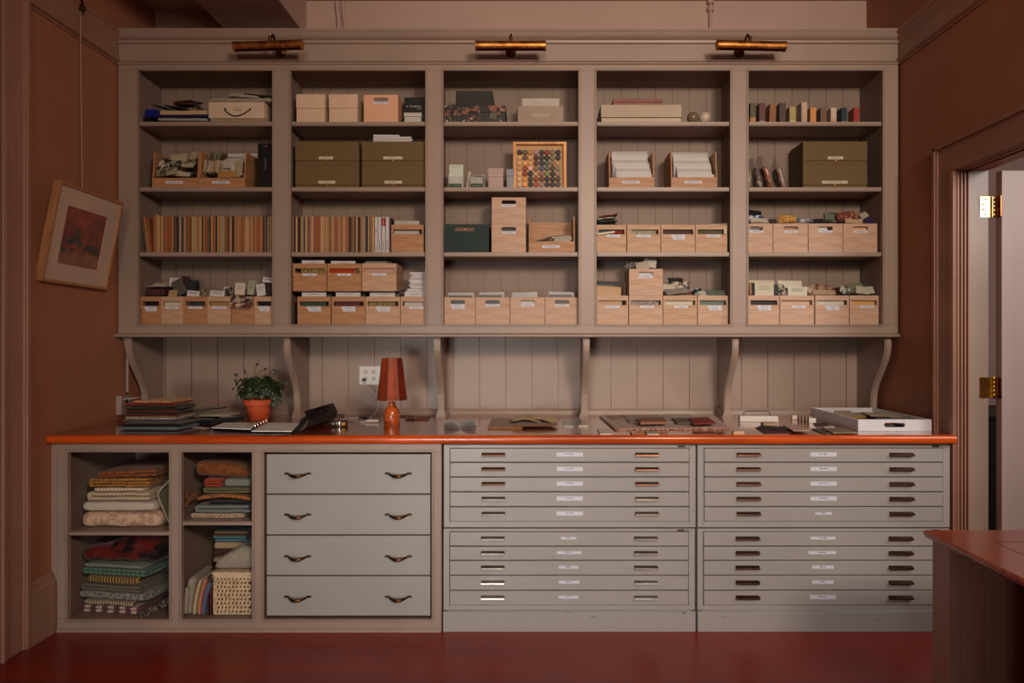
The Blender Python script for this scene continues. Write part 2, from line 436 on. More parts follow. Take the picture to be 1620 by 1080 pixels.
# ---------------------------------------------------------------- upper shelving
BAYS = [(219, 431), (460, 673), (701.5, 915), (943.5, 1155), (1184, 1396)]
T = thing('shelving_unit', 'mauve painted wall shelving of five open bays over the long counter', 'shelving', (wx(805, SU), YI, 1.44))
TO = T.location.copy()
def TB(): return MB()
def place(o):   # part built in world coordinates under a root at TO
    o.location = -TO; return o
ZT, ZB = wz(104, SU), wz(529, SU)                    # face-frame top and bottom
XA, XZ = wx(187, SU), wx(1421, SU)
bx0 = [wx(a, SU) for a, b in BAYS]; bx1 = [wx(b, SU) for a, b in BAYS]
OT, OB = wz(112, SU), wz(513, SU)                    # opening top and bottom
mb = MB()
mb.box(XA, XZ, YU, YU+.022, OT, wz(64, SU)).box(XA, XZ, YU, YU+.022, ZB, OB)
edges_x = [XA] + [v for p in zip(bx0, bx1) for v in p] + [XZ]
for i in range(0, len(edges_x), 2): mb.box(edges_x[i], edges_x[i+1], YU, YU+.022, OB, OT)
place(mb.build('face_frame', PAINT, T, .0015))
mb = MB()                                            # beading round each opening
for a, b in zip(bx0, bx1):
    for (x0, x1, z0, z1) in ((a-.007, b+.007, OT, OT+.007), (a-.007, b+.007, OB-.007, OB), (a-.007, a, OB, OT), (b, b+.007, OB, OT)):
        mb.box(x0, x1, YU-.005, YU+.004, z0, z1)
    for (x0, x1, z0, z1) in ((a-.013, b+.013, OT+.0105, OT+.013), (a-.013, b+.013, OB-.013, OB-.0105), (a-.013, a-.0105, OB-.0105, OT+.0105), (b+.0105, b+.013, OB-.0105, OT+.0105)):
        mb.box(x0, x1, YU-.003, YU+.004, z0, z1)
place(mb.build('bead_moulding', PAINT, T, .001))
def hmould(z_pts, x0, x1):   # (out, z) profile swept along x in front of YU
    m = MB(); pr = [(YU + .001, z_pts[0][1])] + [(YU - o, z) for o, z in z_pts] + [(YU + .001, z_pts[-1][1])]
    return m.prism(pr, 'x', x0, x1)
zc = wz(52.5, SU - 1)
place(hmould([(.05, zc), (.05, zc-.010), (.044, zc-.016), (.041, zc-.03), (.028, zc-.046), (.014, zc-.052), (.012, zc-.064), (.006, zc-.068)], XA, XZ).box(XA, XZ, YU-.04, YW-.001, zc-.012, zc).build('cornice', PAINT, T))
z2 = wz(92, SU)
place(hmould([(.004, z2+.002), (.010, z2), (.010, z2-.008), (.018, z2-.012), (.018, z2-.022), (.010, z2-.027), (.008, z2-.034), (.003, z2-.038)], XA, XZ).build('frieze_moulding', PAINT, T))
place(hmould([(.004, ZB+.008), (.014, ZB+.004), (.024, ZB-.002), (.024, ZB-.012), (.012, ZB-.016)], XA-.012, XZ).build('bottom_moulding', PAINT, T))
SH = [wz(192, SU), wz(295.7, SU), wz(398.7, SU)]     # shelf tops
pl = [bx0[0]-.02]; 
mb = MB()                                            # carcass: partitions, top, bottom
mb.box(XA, bx0[0]-.012, YU+.022, YI, ZB, OT+.02).box(bx1[4]+.001, XZ, YU+.022, YI, ZB, OT+.02)
for i in range(4): mb.box(bx1[i]+.023, bx0[i+1]-.023, YU+.022, YI, ZB, OT+.02)
mb.box(XA, XZ, YU+.022, YI+.012, OT+.002, OT+.02).box(XA, XZ, YU+.022, YI+.012, ZB, OB)
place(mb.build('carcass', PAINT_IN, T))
mb = MB()                                            # beadboard back, boards with V gaps
bw = 27.05/SI; x = wx(711.5, SI) - bw*20
mb.box(XA, XZ, YI+.006, YI+.012, OB-.01, OT+.01)
while x < XZ:
    a, b = max(x+.003, XA), min(x+bw-.003, XZ)
    if b > a: mb.box(a, b, YI, YI+.007, OB-.005, OT+.005)
    x += bw
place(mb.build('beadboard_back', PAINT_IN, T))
for i in range(5):
    ext = .022
    for z in SH:
        l = bx0[i] - (.0115 if i == 0 else ext); r_ = bx1[i] + (0 if i == 4 else ext)
        mb = MB().box(l, r_, YU+.024, YI-.001, z-.02, z)
        mb.box(bx0[i]+.004, bx1[i]-.004, YU+.005, YU+.0235, z-.024, z).box(bx0[i]+.004, bx1[i]-.004, YU+.001, YU+.0048, z-.019, z-.004)
        place(mb.build('shelf', PAINT, T, .001))
# brackets below
def bracket_outline():
    P = [(YW, 1.437), (YU+.035, 1.437), (YU+.033, 1.40)]
    for k in range(13):
        u = k/12; P.append((YU+.033 + (.165)*(3*u*u-2*u*u*u), 1.385 - u*.31))
    P += [(YU+.205, ZC+.045), (YW, ZC+.045)]
    return P
LBR = ['at the far left end', 'between first and second bay', 'between second and middle bay', 'between middle and fourth bay', 'between fourth and last bay', 'at the far right end']
for i, xc in enumerate((-2.312, -1.408, -.553, .298, 1.147, 2.017)):
    t = thing('shelf_bracket', 'S-curved mauve bracket under the shelving ' + LBR[i], 'bracket', (xc, YW, ZC), 0, 'curved brackets under the wall shelving')
    o = Vector((xc, YW, ZC))
    pts = [(y - YW, z - ZC) for y, z in bracket_outline()]
    MB().prism(pts, 'x', -.012, .012).build('board', PAINT, t)
    mb = MB(); front = pts[1:-1]                     # wider moulded front edge following the S
    for a, b in zip(front[:-1], front[1:]):
        for hw, o0 in ((.019, 0), (.012, .006)):
            v = [mb.bm.verts.new((sx, p[0] + dyy, p[1])) for sx, p, dyy in ((-hw, a, -o0), (hw, a, -o0), (hw, b, -o0), (-hw, b, -o0), (-hw, a, .018), (hw, a, .018), (hw, b, .018), (-hw, b, .018))]
            for f in ((0,1,2,3), (4,7,6,5), (0,3,7,4), (1,5,6,2)): mb.bm.faces.new([v[q] for q in f])
    mb.build('curved_edge', PAINT, t)
    yf = pts[-2][0]
    MB().prism([(-.033, 0), (.033, 0), (.024, .022), (.019, .045), (-.019, .045), (-.024, .022)], 'y', yf-.012, -.03).build('foot', PAINT, t, .001)
# boards of the wall below the shelves (part of the setting)
mb = MB(); bw = 41.3/SW; x = wx(759, SW) - bw*20
while x < XR:
    a, b = max(x+.0035, XL+.001), min(x+bw-.0035, XR-.001)
    if b > a: mb.box(a, b, YW-.012, YW, ZC-.02, 1.55)
    x += bw
mb.prism([(YW-.012, ZC), (YW-.024, ZC), (YW-.022, ZC+.018), (YW-.014, ZC+.03), (YW-.012, ZC+.032)], 'x', XL+.001, XR-.001)
struct('trim_6', mb, PAINT)

# picture lights
def picture_light(pc, pk, pb, label, yaw=0):
    yt = YU - .16; st = FPX/yt; xc = wx(pc, st)
    t = thing('picture_light', label, 'lamp', (wx(pb, SU), YU, wz(83, SU)), 0, 'brass picture lights along the cornice')
    o = Vector(t.location)
    MB().lathe([(0, -.016), (.008, -.016), (.012, -.012), (.022, -.010), (.026, -.006), (.030, -.004), (.030, -.0006), (0, -.0006)], (0, 0, 0), 24, 'y').build('backplate', DBRASS, t)
    zt = wz(72.5, st); L_ = .186
    M = Matrix.Translation((xc - o.x, yt - YU, zt - o.z)) @ Matrix.Rotation(yaw, 4, 'Z')
    n = 16; r_ = .0265; rings = []
    for xx in (-L_, L_):
        ring = []
        for k in range(n + 1):
            a = R(-50) + R(280) * k / n; ring.append(M @ Vector((xx, -math.cos(a)*r_, math.sin(a)*r_)))
        for k in range(n, -1, -1):
            a = R(-50) + R(280) * k / n; ring.append(M @ Vector((xx, -math.cos(a)*(r_-.0015), math.sin(a)*(r_-.0015))))
        rings.append(ring)
    MB().ring_sweep(rings).build('tube_shade', BRASS, t)
    for sx in (-1, 1):
        c = MB(); c.lathe([(0, -.004), (.025, -.004), (.0285, -.002), (.0285, .004), (.025, .006), (0, .006)], (sx*L_, 0, 0), 20, 'x'); c.bm.transform(M)
        c.build('end_cap', BRASS, t)
    xk = wx(pk, st) - o.x
    MB().lathe([(0, .02), (.010, .02), (.011, .026), (.006, .030), (.0085, .036), (.0105, .043), (.0085, .050), (0, .053)], (xk, yt - YU, zt - o.z), 16).build('finial', DBRASS, t)
    pts = [(0, -.012, 0), (0, -.045, -.012), (0, -.075, .0), (xk*.5, -.095, .03), (xk, -.115, .06), (xk, yt - YU + .008, zt - o.z + .03)]
    sm = []
    for i in range(len(pts)-1):
        for k in range(4): sm.append(Vector(pts[i]).lerp(Vector(pts[i+1]), k/4))
    sm.append(Vector(pts[-1]))
    for _ in range(3): sm = [sm[0]] + [(sm[i-1]+sm[i]*2+sm[i+1])/4 for i in range(1, len(sm)-1)] + [sm[-1]]
    MB().tube(sm, .0055, 8).build('arm', DBRASS, t)
picture_light(424, 427, 445, 'dull brass picture light above the first bay, its backplate off centre', R(-4))
picture_light(807.5, 808, 808, 'brass picture light above the middle bay, set straight over its backplate')
picture_light(1188, 1187, 1169, 'brass picture light at the right, between fourth and last bay', R(3))

# ---------------------------------------------------------------- counter top
cb = ZC - .043
t = MB()
pr = []
t.prism([(YW-.001, ZC), (YB-.016, ZC), (YB-.024, ZC-.005), (YB-.028, ZC-.014), (YB-.028, ZC-.030), (YB-.024, ZC-.038), (YB-.014, cb), (YW-.001, cb)], 'x', XL+.004, XR-.028)
t.mat(1).box(XL+.004, XR-.028, YB-.012, YW-.002, ZC-.001, ZC+.0003)  # top face darkened by colour against the lit edge
o = t.build('counter_top', [COUNTER, COUNTER_SHADED], None, 0)
tag(o, 'long varnished red wooden counter top across the base cabinets', 'counter')

# ---------------------------------------------------------------- painted base cabinet with two cubbies and four drawers
BX0, BX1 = wx(90, SB), wx(698.5, SB)
ZTB, ZBB = cb, 0.0
T = thing('base_cabinet', 'mauve painted base cabinet with open cubbies and four drawers', 'cabinet', ((BX0+BX1)/2, YB, 0)); TO = T.location.copy()
OPN = [(107.5, 268, 714.5, 979), (287.5, 399, 715, 979), (418, 683, 715.5, 978)]
def Bx(p): return wx(p, SB)
def Bz(p): return wz(p, SB)
mb = MB()
oz0, oz1 = Bz(979), Bz(715)
ed = [90] + [v for o_ in OPN for v in o_[:2]] + [698.5]
mb.box(BX0, BX1, YB, YB+.022, oz1, ZTB).box(BX0, BX1, YB, YB+.022, .0, oz0)
for i in range(0, len(ed), 2): mb.box(Bx(ed[i]), Bx(ed[i+1]), YB, YB+.022, oz0, oz1)
place(mb.build('face_frame', PAINT, T, .0015))
mb = MB()
for a, b, _, _ in OPN:
    a, b = Bx(a), Bx(b)
    for dd, th, oo in ((0, .006, .005), (.010, .003, .004)):
        for (x0, x1, z0, z1) in ((a-dd-th, b+dd+th, oz1+dd, oz1+dd+th), (a-dd-th, b+dd+th, oz0-dd-th, oz0-dd), (a-dd-th, a-dd, oz0-dd, oz1+dd), (b+dd, b+dd+th, oz0-dd, oz1+dd)):
            mb.box(x0, x1, YB-oo, YB+.004, z0, z1)
mb.box(BX0, BX1, YB-.006, YB+.002, 0, .018)
place(mb.build('bead_moulding', PAINT, T, .001))
mb = MB(); DB = .62
mb.box(BX0, BX1, YB+DB, YB+DB+.012, 0, ZTB-.001)
for a, b in ((BX0, Bx(107.5)-.026), (Bx(268)+.02, Bx(287.5)-.024), (Bx(399)+.02, Bx(418)-.02), (Bx(683)+.001, BX1)):
    mb.box(a, b, YB+.022, YB+DB, 0, ZTB-.001)
mb.box(BX0, BX1, YB+.022, YB+DB, 0, oz0-.003).box(BX0, BX1, YB+.022, YB+DB, oz1+.012, ZTB-.001)
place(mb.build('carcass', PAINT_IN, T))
for (a, b, zt) in ((107.5, 268, Bz(841.5)), (287.5, 399, Bz(825.5))):
    mb = MB().box(Bx(a)-.022, Bx(b)+.018, YB+.0225, YB+DB-.001, zt-.018, zt).box(Bx(a)+.001, Bx(b)-.001, YB+.012, YB+.023, zt-.018, zt).box(Bx(a)+.002, Bx(b)-.002, YB+.004, YB+.012, zt-.017, zt-.002).box(Bx(a)+.002, Bx(b)-.002, YB+.002, YB+.005, zt-.012, zt-.006)
    place(mb.build('shelf', PAINT, T, .001))
def cup_handle(parent, x, z, y):
    h = MB()
    pts = []
    for k in range(13):
        u = k/12; s_ = math.sin(PI*u)
        pts.append((x - .044 + .088*u, y - .004 - .026*s_, z - .003 - .007*s_))
    h.tube(pts, [.004 + .0042*math.sin(PI*k/12) for k in range(13)], 8)
    for s_ in (-1, 1):
        h.soft(.024, .010, .010, 8, 4, 3, .004, 0, M=Matrix.Translation((x + s_*.054, y-.001, z-.005)))
        for k in (-.005, .005): h.lathe([(0, -.0085), (.0025, -.008), (.003, -.004), (0, -.002)], (x + s_*.054 + k, y, z), 8, 'y')
    return h.build('handle', DBRASS, parent)
DZ = [(718.5, 781), (783, 845.8), (847.8, 910), (912, 974.5)]
for k, (a, b) in enumerate(DZ):
    x0, x1 = Bx(421), Bx(680.5)
    mb = MB().box(x0, x1, YB+.006, YB+.028, Bz(b), Bz(a)).box(x0+.02, x1-.02, YB+.028, YB+.5, Bz(b)+.02, Bz(a)-.03)
    d = place(mb.build('drawer', GREYPAINT, T, .0015))
    for px in (470.5, 630):
        hh = cup_handle(d, Bx(px), Bz((749, 814, 880, 944)[k]), YB+.004)
struct('trim_7', MB().box(XL+.001, BX0-.0005, YB+.012, YB+.03, 0, cb-.001), PAINT)

# ---------------------------------------------------------------- steel flat files
FPULL = metal('pull_nickel', (120, 112, 104), 0.42)
def flat_file(label, x0, x1, ztop, zbot, dx0, dx1, dz, hx, lx, lw, hmat, seed, plinth=None):
    t = thing('flat_file_cabinet', label, 'cabinet', ((x0+x1)/2, YB, zbot if plinth is None else plinth), 0, 'beige steel flat files under the counter')
    o = Vector(t.location)
    def fix(ob): ob.location = -o; return ob
    mb = MB(); y0, y1 = YB+.012, YB+.86
    mb.box(x0, dx0, y0, y1, zbot, ztop).box(dx1, x1, y0, y1, zbot, ztop).box(dx0, dx1, y0, y1, dz[0][0], ztop).box(dx0, dx1, y0, y1, zbot, dz[-1][1])
    mb.box(dx0, dx1, y1-.02, y1, zbot, ztop)
    for a, b in zip(dz[:-1], dz[1:]): mb.box(dx0, dx1, y0+.014, y0+.03, b[0]-.001, a[1]+.001)
    fix(mb.build('body', STEEL, t, .002))
    if plinth is not None:
        fix(MB().box(x0-.001, x1+.001, YB+.002, y1, plinth, zbot-.004).box(x0+.02, x1-.02, YB+.006, y1, zbot-.004, zbot).build('plinth', SCUFF, t, .002))
    rnd = random.Random(seed)
    for k, (a, b) in enumerate(dz):
        dr = MB().box(dx0+.003, dx1-.003, YB+.008, YB+.028, b+.0025, a-.0025).box(dx0+.02, dx1-.02, YB+.028, YB+.8, b+.006, a-.012)
        d = fix(dr.build('drawer', STEEL, t, .0015))
        zc_ = (a+b)/2 + .002
        for px in hx:
            h = MB(); y = YB+.008
            xx = Bx(px)
            h.prism([(y, zc_+.010), (y-.004, zc_+.011), (y-.020, zc_+.004), (y-.022, zc_-.004), (y-.018, zc_-.004), (y-.014, zc_+.002), (y-.003, zc_+.007), (y, zc_+.006)], 'x', xx-.056, xx+.056)
            for s_ in (-1, 1): h.prism([(y, zc_+.010), (y-.020, zc_+.004), (y-.022, zc_-.004), (y-.016, zc_-.006), (y, zc_-.004)], 'x', xx+s_*.056-.0012, xx+s_*.056+.0012)
            h.build('drawer_pull', hmat[k], d, .0005)
            h2 = MB().box(xx-.052, xx+.052, y-.0008, y+.0004, zc_-.006, zc_+.003)
            h2.build('recess_plate', DARKREC, d)
        w_, hh_, off = lw[k]
        l = MB().box(Bx(lx+off)-w_/2, Bx(lx+off)+w_/2, YB+.0068, YB+.0085, zc_-hh_/2+.002, zc_+hh_/2+.002)
        inkbars(l, Bx(lx+off)-w_*.16, Bx(lx+off)+w_*.14, YB+.0068, zc_+.004, .005, seed*11+k)
        l.build('drawer_label', [LABELM, INK], d)
    npx = x1 - Bx(20) + Bx(0) if False else None
    nx = x1 - .088
    npz = MB().box(nx, nx+.036, YB+.0105, YB+.0125, ztop-.013, ztop-.004)
    npz.mat(1).box(nx+.003, nx+.029, YB+.0100, YB+.011, ztop-.0105, ztop-.0065)
    npz.mat(2).box(nx+.040, nx+.078, YB+.011, YB+.0125, ztop-.012, ztop-.005)
    fix(npz.build('name_plate', [BLACK, CHROME, STEELG], t))
    return t
def scuffed():
    m, N, L, b = nodes('scuffed_enamel', .42, 0, .5)
    v = coords(N, L, (6, 6, 34))
    n = N.new('ShaderNodeTexNoise'); n.inputs['Scale'].default_value = 2.2; n.inputs['Detail'].default_value = 8; n.inputs['Roughness'].default_value = .7
    L.new(v, n.inputs['Vector'])
    r = ramp(N, [(.0, (153, 150, 146)), (.645, (153, 150, 146)), (.675, (84, 74, 66))]); L.new(n.outputs['Fac'], r.inputs['Fac']); L.new(r.outputs['Color'], b.inputs['Base Color'])
    return m
SCUFF = scuffed(); DARKREC = paint('pull_recess', (60, 48, 42), .5); STEELG = paint('grey_name_strip', (130, 128, 126), .4)
dark, lite = metal('dark_pull', (88, 62, 50), .3), metal('bright_pull', (165, 160, 154), .38)
def zz(l): return [(Bz(a), Bz(b)) for a, b in zip(l[:-1], l[1:])]
UA = zz([709, 731.6, 754.9, 778.3, 802, 825.6]); LA = zz([841.2, 864.6, 887.2, 910.7, 934.5, 958.3])
W5 = [(.128, .020, 0)]*5
flat_file('upper steel flat file right of the painted drawers, five labelled drawers', wx(701.5, SB), wx(1101.5, SB), Bz(703.6), Bz(835), Bx(711), Bx(1091.3), UA, (780.5, 1023.5), 901.5, W5, [dark, dark, dark, FPULL, FPULL], 1)
flat_file('lower steel flat file standing on a scuffed plinth beside the painted drawers', wx(701, SB), wx(1100.5, SB), Bz(837), Bz(966), Bx(710.5), Bx(1090.5), LA, (779.5, 1022), 899.5, [(.075, .013, 0), (.12, .014, 1), (.095, .014, 0), (.10, .014, 1), (.095, .014, 0)], [FPULL, FPULL, FPULL, lite, lite], 2, 0.0)
flat_file('upper steel flat file at the right end of the counter', wx(1104.5, SB), wx(1505, SB), Bz(703.6), Bz(835), Bx(1114.3), Bx(1494), UA, (1184.5, 1427), 1304, W5[:4] + [(.08, .013, 0)], [dark]*5, 3)
flat_file('lower steel flat file at the right, partly hidden by the table corner', wx(1104.2, SB), wx(1504.5, SB), Bz(837), Bz(966), Bx(1113.3), Bx(1493), LA, (1183, 1425.5), 1303, [(.12, .014, 0), (.135, .015, -1), (.105, .016, 0), (.105, .016, 0), (.128, .020, 0)], [dark]*5, 4, 0.0)

# ---------------------------------------------------------------- foreground work table
ZTT = .76; ST = (838-VY)/(CZ-ZTT); YT = FPX/ST; XT = (1460-VX)/ST
T = thing('work_table', 'red-topped painted work table cut off at the lower right corner', 'table', (1.7, YT-.1, 0)); TO = T.location.copy()
mb = MB()
y0t, y1t, x1t = .9, YT, 2.04
place(MB().prism([(XT+.006, ZTT), (x1t, ZTT), (x1t, ZTT-.026), (XT+.010, ZTT-.026), (XT+.002, ZTT-.018), (XT, ZTT-.006)], 'y', y0t, y1t)
      .build('tabletop', TABLEW, T, .0015))
sy = FPX/(322/(CZ-ZTT)); sx_ = (1573-VX)/(322/(CZ-ZTT))
m = MB().box(sx_, x1t, sy-.0012, sy+.0012, ZTT, ZTT+.0004).box(sx_-.0012, sx_+.0012, y0t, sy, ZTT, ZTT+.0004)
place(m.build('top_seam', BLACK, T))
xs, yn, yf = 1.389, FPX/471.6, YT-.006
place(MB().box(xs, xs+.045, yn, yf, 0, ZTT-.027).box(xs-.006, xs+.045, yn-.006, yf, 0, .272).build('post', TRIMP, T, .003))
m = MB(); x = xs+.045
while x < x1t: m.box(x+.001, min(x+.079, x1t), yn+.004, yn+.022, 0, ZTT-.027); x += .08
m.box(xs+.045, x1t, yn+.016, yn+.03, 0, ZTT-.027)
place(m.build('panel_boards', TRIMP, T, .001))
place(MB().box(xs+.05, x1t-.02, yn+.03, yf, 0, ZTT-.03).build('back_panel', TRIMP, T))
place(MB().box(x1t-.05, x1t-.005, .9, yn, 0, ZTT-.027).build('side_panel', TRIMP, T, .003))
place(MB().box(xs, x1t-.06, .95, 1.9, .02, ZTT-.027).build('light_blocker', TRIMP, T, .003))  # unseen block added under the top to keep light off the panel
for yy in (.9,): place(MB().box(xs, xs+.06, yy, yy+.049, 0, ZTT-.027).build('leg', TRIMP, T, .003))
place(MB().box(xs+.061, x1t-.06, .925, .945, ZTT-.12, ZTT-.027).build('apron', TRIMP, T))

# ---------------------------------------------------------------- leaning framed picture on the left wall
bl, br_ = Vector((-2.332, 3.293, 1.702)), Vector((-2.328, 3.793, 1.692))
tl, tr = Vector((-2.249, 3.293, 2.185)), Vector((-2.240, 3.793, 2.164))
u = (br_ - bl); W = u.length; u.normalize(); v = ((tl - bl) + (tr - br_))/2; H = v.length; v = (v - u*v.dot(u)).normalized(); n_ = v.cross(u) * -1
if n_.x < 0: n_ = -n_
T = thing('framed_picture', 'framed still life print in a pale mount leaning off the left wall', 'picture', bl)
M = Matrix((( u.x, n_.x, v.x), (u.y, n_.y, v.y), (u.z, n_.z, v.z))).to_4x4()
T.matrix_world = Matrix.Translation(bl) @ M
fw, fd = .013, .038
mb = MB().box(0, W, -fd, 0, 0, fw).box(0, W, -fd, 0, H-fw, H).box(0, fw, -fd, 0, fw, H-fw).box(W-fw, W, -fd, 0, fw, H-fw)
mb.build('frame', FRAMEW, T, .001)
x0, x1, z0, z1 = W*.185, W*.80, H*.20, H*.79
mb = MB(); mb.panel_hole([(fw, fw), (W-fw, fw), (W-fw, H-fw), (fw, H-fw)], [(x0, z0), (x1, z0), (x1, z1), (x0, z1)], -.012, -.009)
mb.build('mount', paint('mount_board', (190, 165, 145), .6), T)
MB().box(fw, W-fw, -.034, -.030, fw, H-fw).build('backing', FRAMEW, T)
def art():
    m, N, L, b = nodes('still_life_print', .6, 0, .2)
    tc = N.new('ShaderNodeTexCoord'); sp = N.new('ShaderNodeSeparateXYZ'); L.new(tc.outputs['Generated'], sp.inputs[0])
    n = N.new('ShaderNodeTexNoise'); n.inputs['Scale'].default_value = 5; n.inputs['Detail'].default_value = 6; L.new(tc.outputs['Generated'], n.inputs['Vector'])
    r1 = ramp(N, [(.3, (156, 58, 26)), (.7, (84, 32, 16))]); L.new(n.outputs['Fac'], r1.inputs['Fac'])
    r2 = ramp(N, [(.3, (156, 100, 58)), (.7, (100, 56, 32))]); L.new(n.outputs['Fac'], r2.inputs['Fac'])
    ad = N.new('ShaderNodeMath'); ad.operation = 'MULTIPLY_ADD'; ad.inputs[1].default_value = .12; L.new(n.outputs['Fac'], ad.inputs[0]); L.new(sp.outputs['Z'], ad.inputs[2])
    st = ramp(N, [(.30, (255, 255, 255)), (.36, (0, 0, 0))]); L.new(ad.outputs[0], st.inputs['Fac'])
    mx = N.new('ShaderNodeMix'); mx.data_type = 'RGBA'; L.new(st.outputs['Color'], mx.inputs[0]); L.new(r1.outputs['Color'], mx.inputs[6]); L.new(r2.outputs['Color'], mx.inputs[7])
    L.new(mx.outputs[2], b.inputs['Base Color']); return m
GLEAF, PLUM, ROSE = paint('print_green', (44, 40, 22), .4), paint('print_plum', (44, 20, 22), .4), paint('print_red', (110, 30, 24), .4)
mb = MB().box(x0-.01, x1+.01, -.016, -.013, z0-.01, z1+.01)
def blob(mi, cx, cz, rx, rz, seed, k=12):
    mb.mat(mi); rnd = random.Random(seed)
    pts = [(x0 + (x1-x0)*(cx + rx*math.cos(2*PI*i/k)*rnd.uniform(.7, 1.15)), z0 + (z1-z0)*(cz + rz*math.sin(2*PI*i/k)*rnd.uniform(.7, 1.15))) for i in range(k)]
    mb.prism(pts, 'y', -.0132, -.0126)
for a in ((1, .33, .44, .13, .07, 1), (1, .36, .54, .06, .11, 2), (1, .22, .40, .08, .05, 3), (1, .46, .40, .08, .06, 4), (2, .09, .23, .05, .05, 5), (2, .62, .33, .07, .06, 6), (2, .86, .33, .10, .10, 7), (3, .50, .25, .04, .04, 8), (3, .58, .22, .045, .04, 9), (1, .72, .36, .09, .09, 10), (2, .27, .27, .05, .04, 11), (3, .43, .27, .03, .03, 12)): blob(*a)
mb.build('print', [art(), GLEAF, PLUM, ROSE], T)
MB().box(fw-.004, W-fw+.004, -.0065, -.0045, fw-.004, H-fw+.004).build('glass', clear('picture_glass', (255, 255, 255), .03, .12), T)
# wire and hook
xw = -2.315; yw = 3.54
hook = Vector((XL+.036, 3.56, 3.118))
t = thing('hanging_wire', 'thin picture wire from the rail hook down to the leaning frame', 'wire', hook)
MB().tube([(0, 0, 0), (.006, -.004, -.4), (.03, -.03, 2.19-3.118)], .0022, 6).build('wire', paint('pale_wire', (176, 150, 125), .5), t)
t = thing('picture_hook', 'dark iron hook over the picture rail holding the wire', 'hook', hook + Vector((0, 0, .02)))
MB().prism([(-.034, .035), (-.012, .036), (.012, .022), (.014, -.004), (.008, -.024), (.020, -.022), (.026, -.01), (.022, -.03), (.006, -.036), (-.004, -.024), (.004, .0), (.0, .016), (-.03, .028)], 'y', -.009, .009).build('hook_plate', DBRASS, t, .001)
mb = MB().box(0, .012, -.03, .03, 0, .004)
# left wall conduit and switch box under the shelving
yl = 3.93
t = thing('wall_conduit', 'slim painted conduit rising in the corner under the shelving left end', 'pipe', (XL+.02, 4.0, ZC+.16))
MB().tube([(0, 0, 0), (0, 0, .25)], .008, 10).build('pipe', PAINT, t)
MB().lathe([(.010, .25), (.016, .26), (.027, .325), (.027, .33), (0, .33)], (0, 0, 0), 16).build('sleeve', PAINT, t)
MB().lathe([(0, .33), (.012, .332), (.013, .35), (.006, .354), (0, .355)], (0, 0, 0), 12).build('fitting', DBRASS, t)
t = thing('switch_box', 'small painted socket box on the left wall beside the fabric pile', 'box', (XL, 3.97, ZC+.09))
MB().box(.0, .032, -.05, .05, -.055, .055).build('box', PAINT, t, .004)
MB().lathe([(0, .0), (.012, .0), (.012, .004), (.004, .003), (0, .003)], (.032, 0, .02), 16, 'x').build('knob', BLACK, t)
# outlet
t = thing('wall_outlet', 'white double outlet plate on the boards behind the lamp', 'outlet', (wx(586, SW), YW-.012, wz(593.5, SW)))
mb = MB().box(-.066, .066, -.006, 0, -.058, .058)
mb.build('plate', paint('outlet_white', (206, 206, 200), .35), t, .002)
for ix in (-1, 1):
    for iz in (-1, 1):
        m = MB(); cx, cz = ix*.024 , iz*.020
        m.prism([(cx+.0165*math.cos(a), max(-.014, min(.014, .0165*math.sin(a)))+cz) for a in (2*PI*k/20 for k in range(20))], 'y', -.0075, -.005)
        m.mat(1)
        m.box(cx-.0075, cx-.005, -.0079, -.0072, cz-.002, cz+.008).box(cx+.005, cx+.0075, -.0079, -.0072, cz-.002, cz+.008).lathe([(0, -.0079), (.003, -.0079), (.003, -.007), (0, -.007)], (cx, 0, cz-.008), 8, 'y')
        m.build('socket', [paint('outlet_face', (188, 186, 180), .35), BLACK], t)

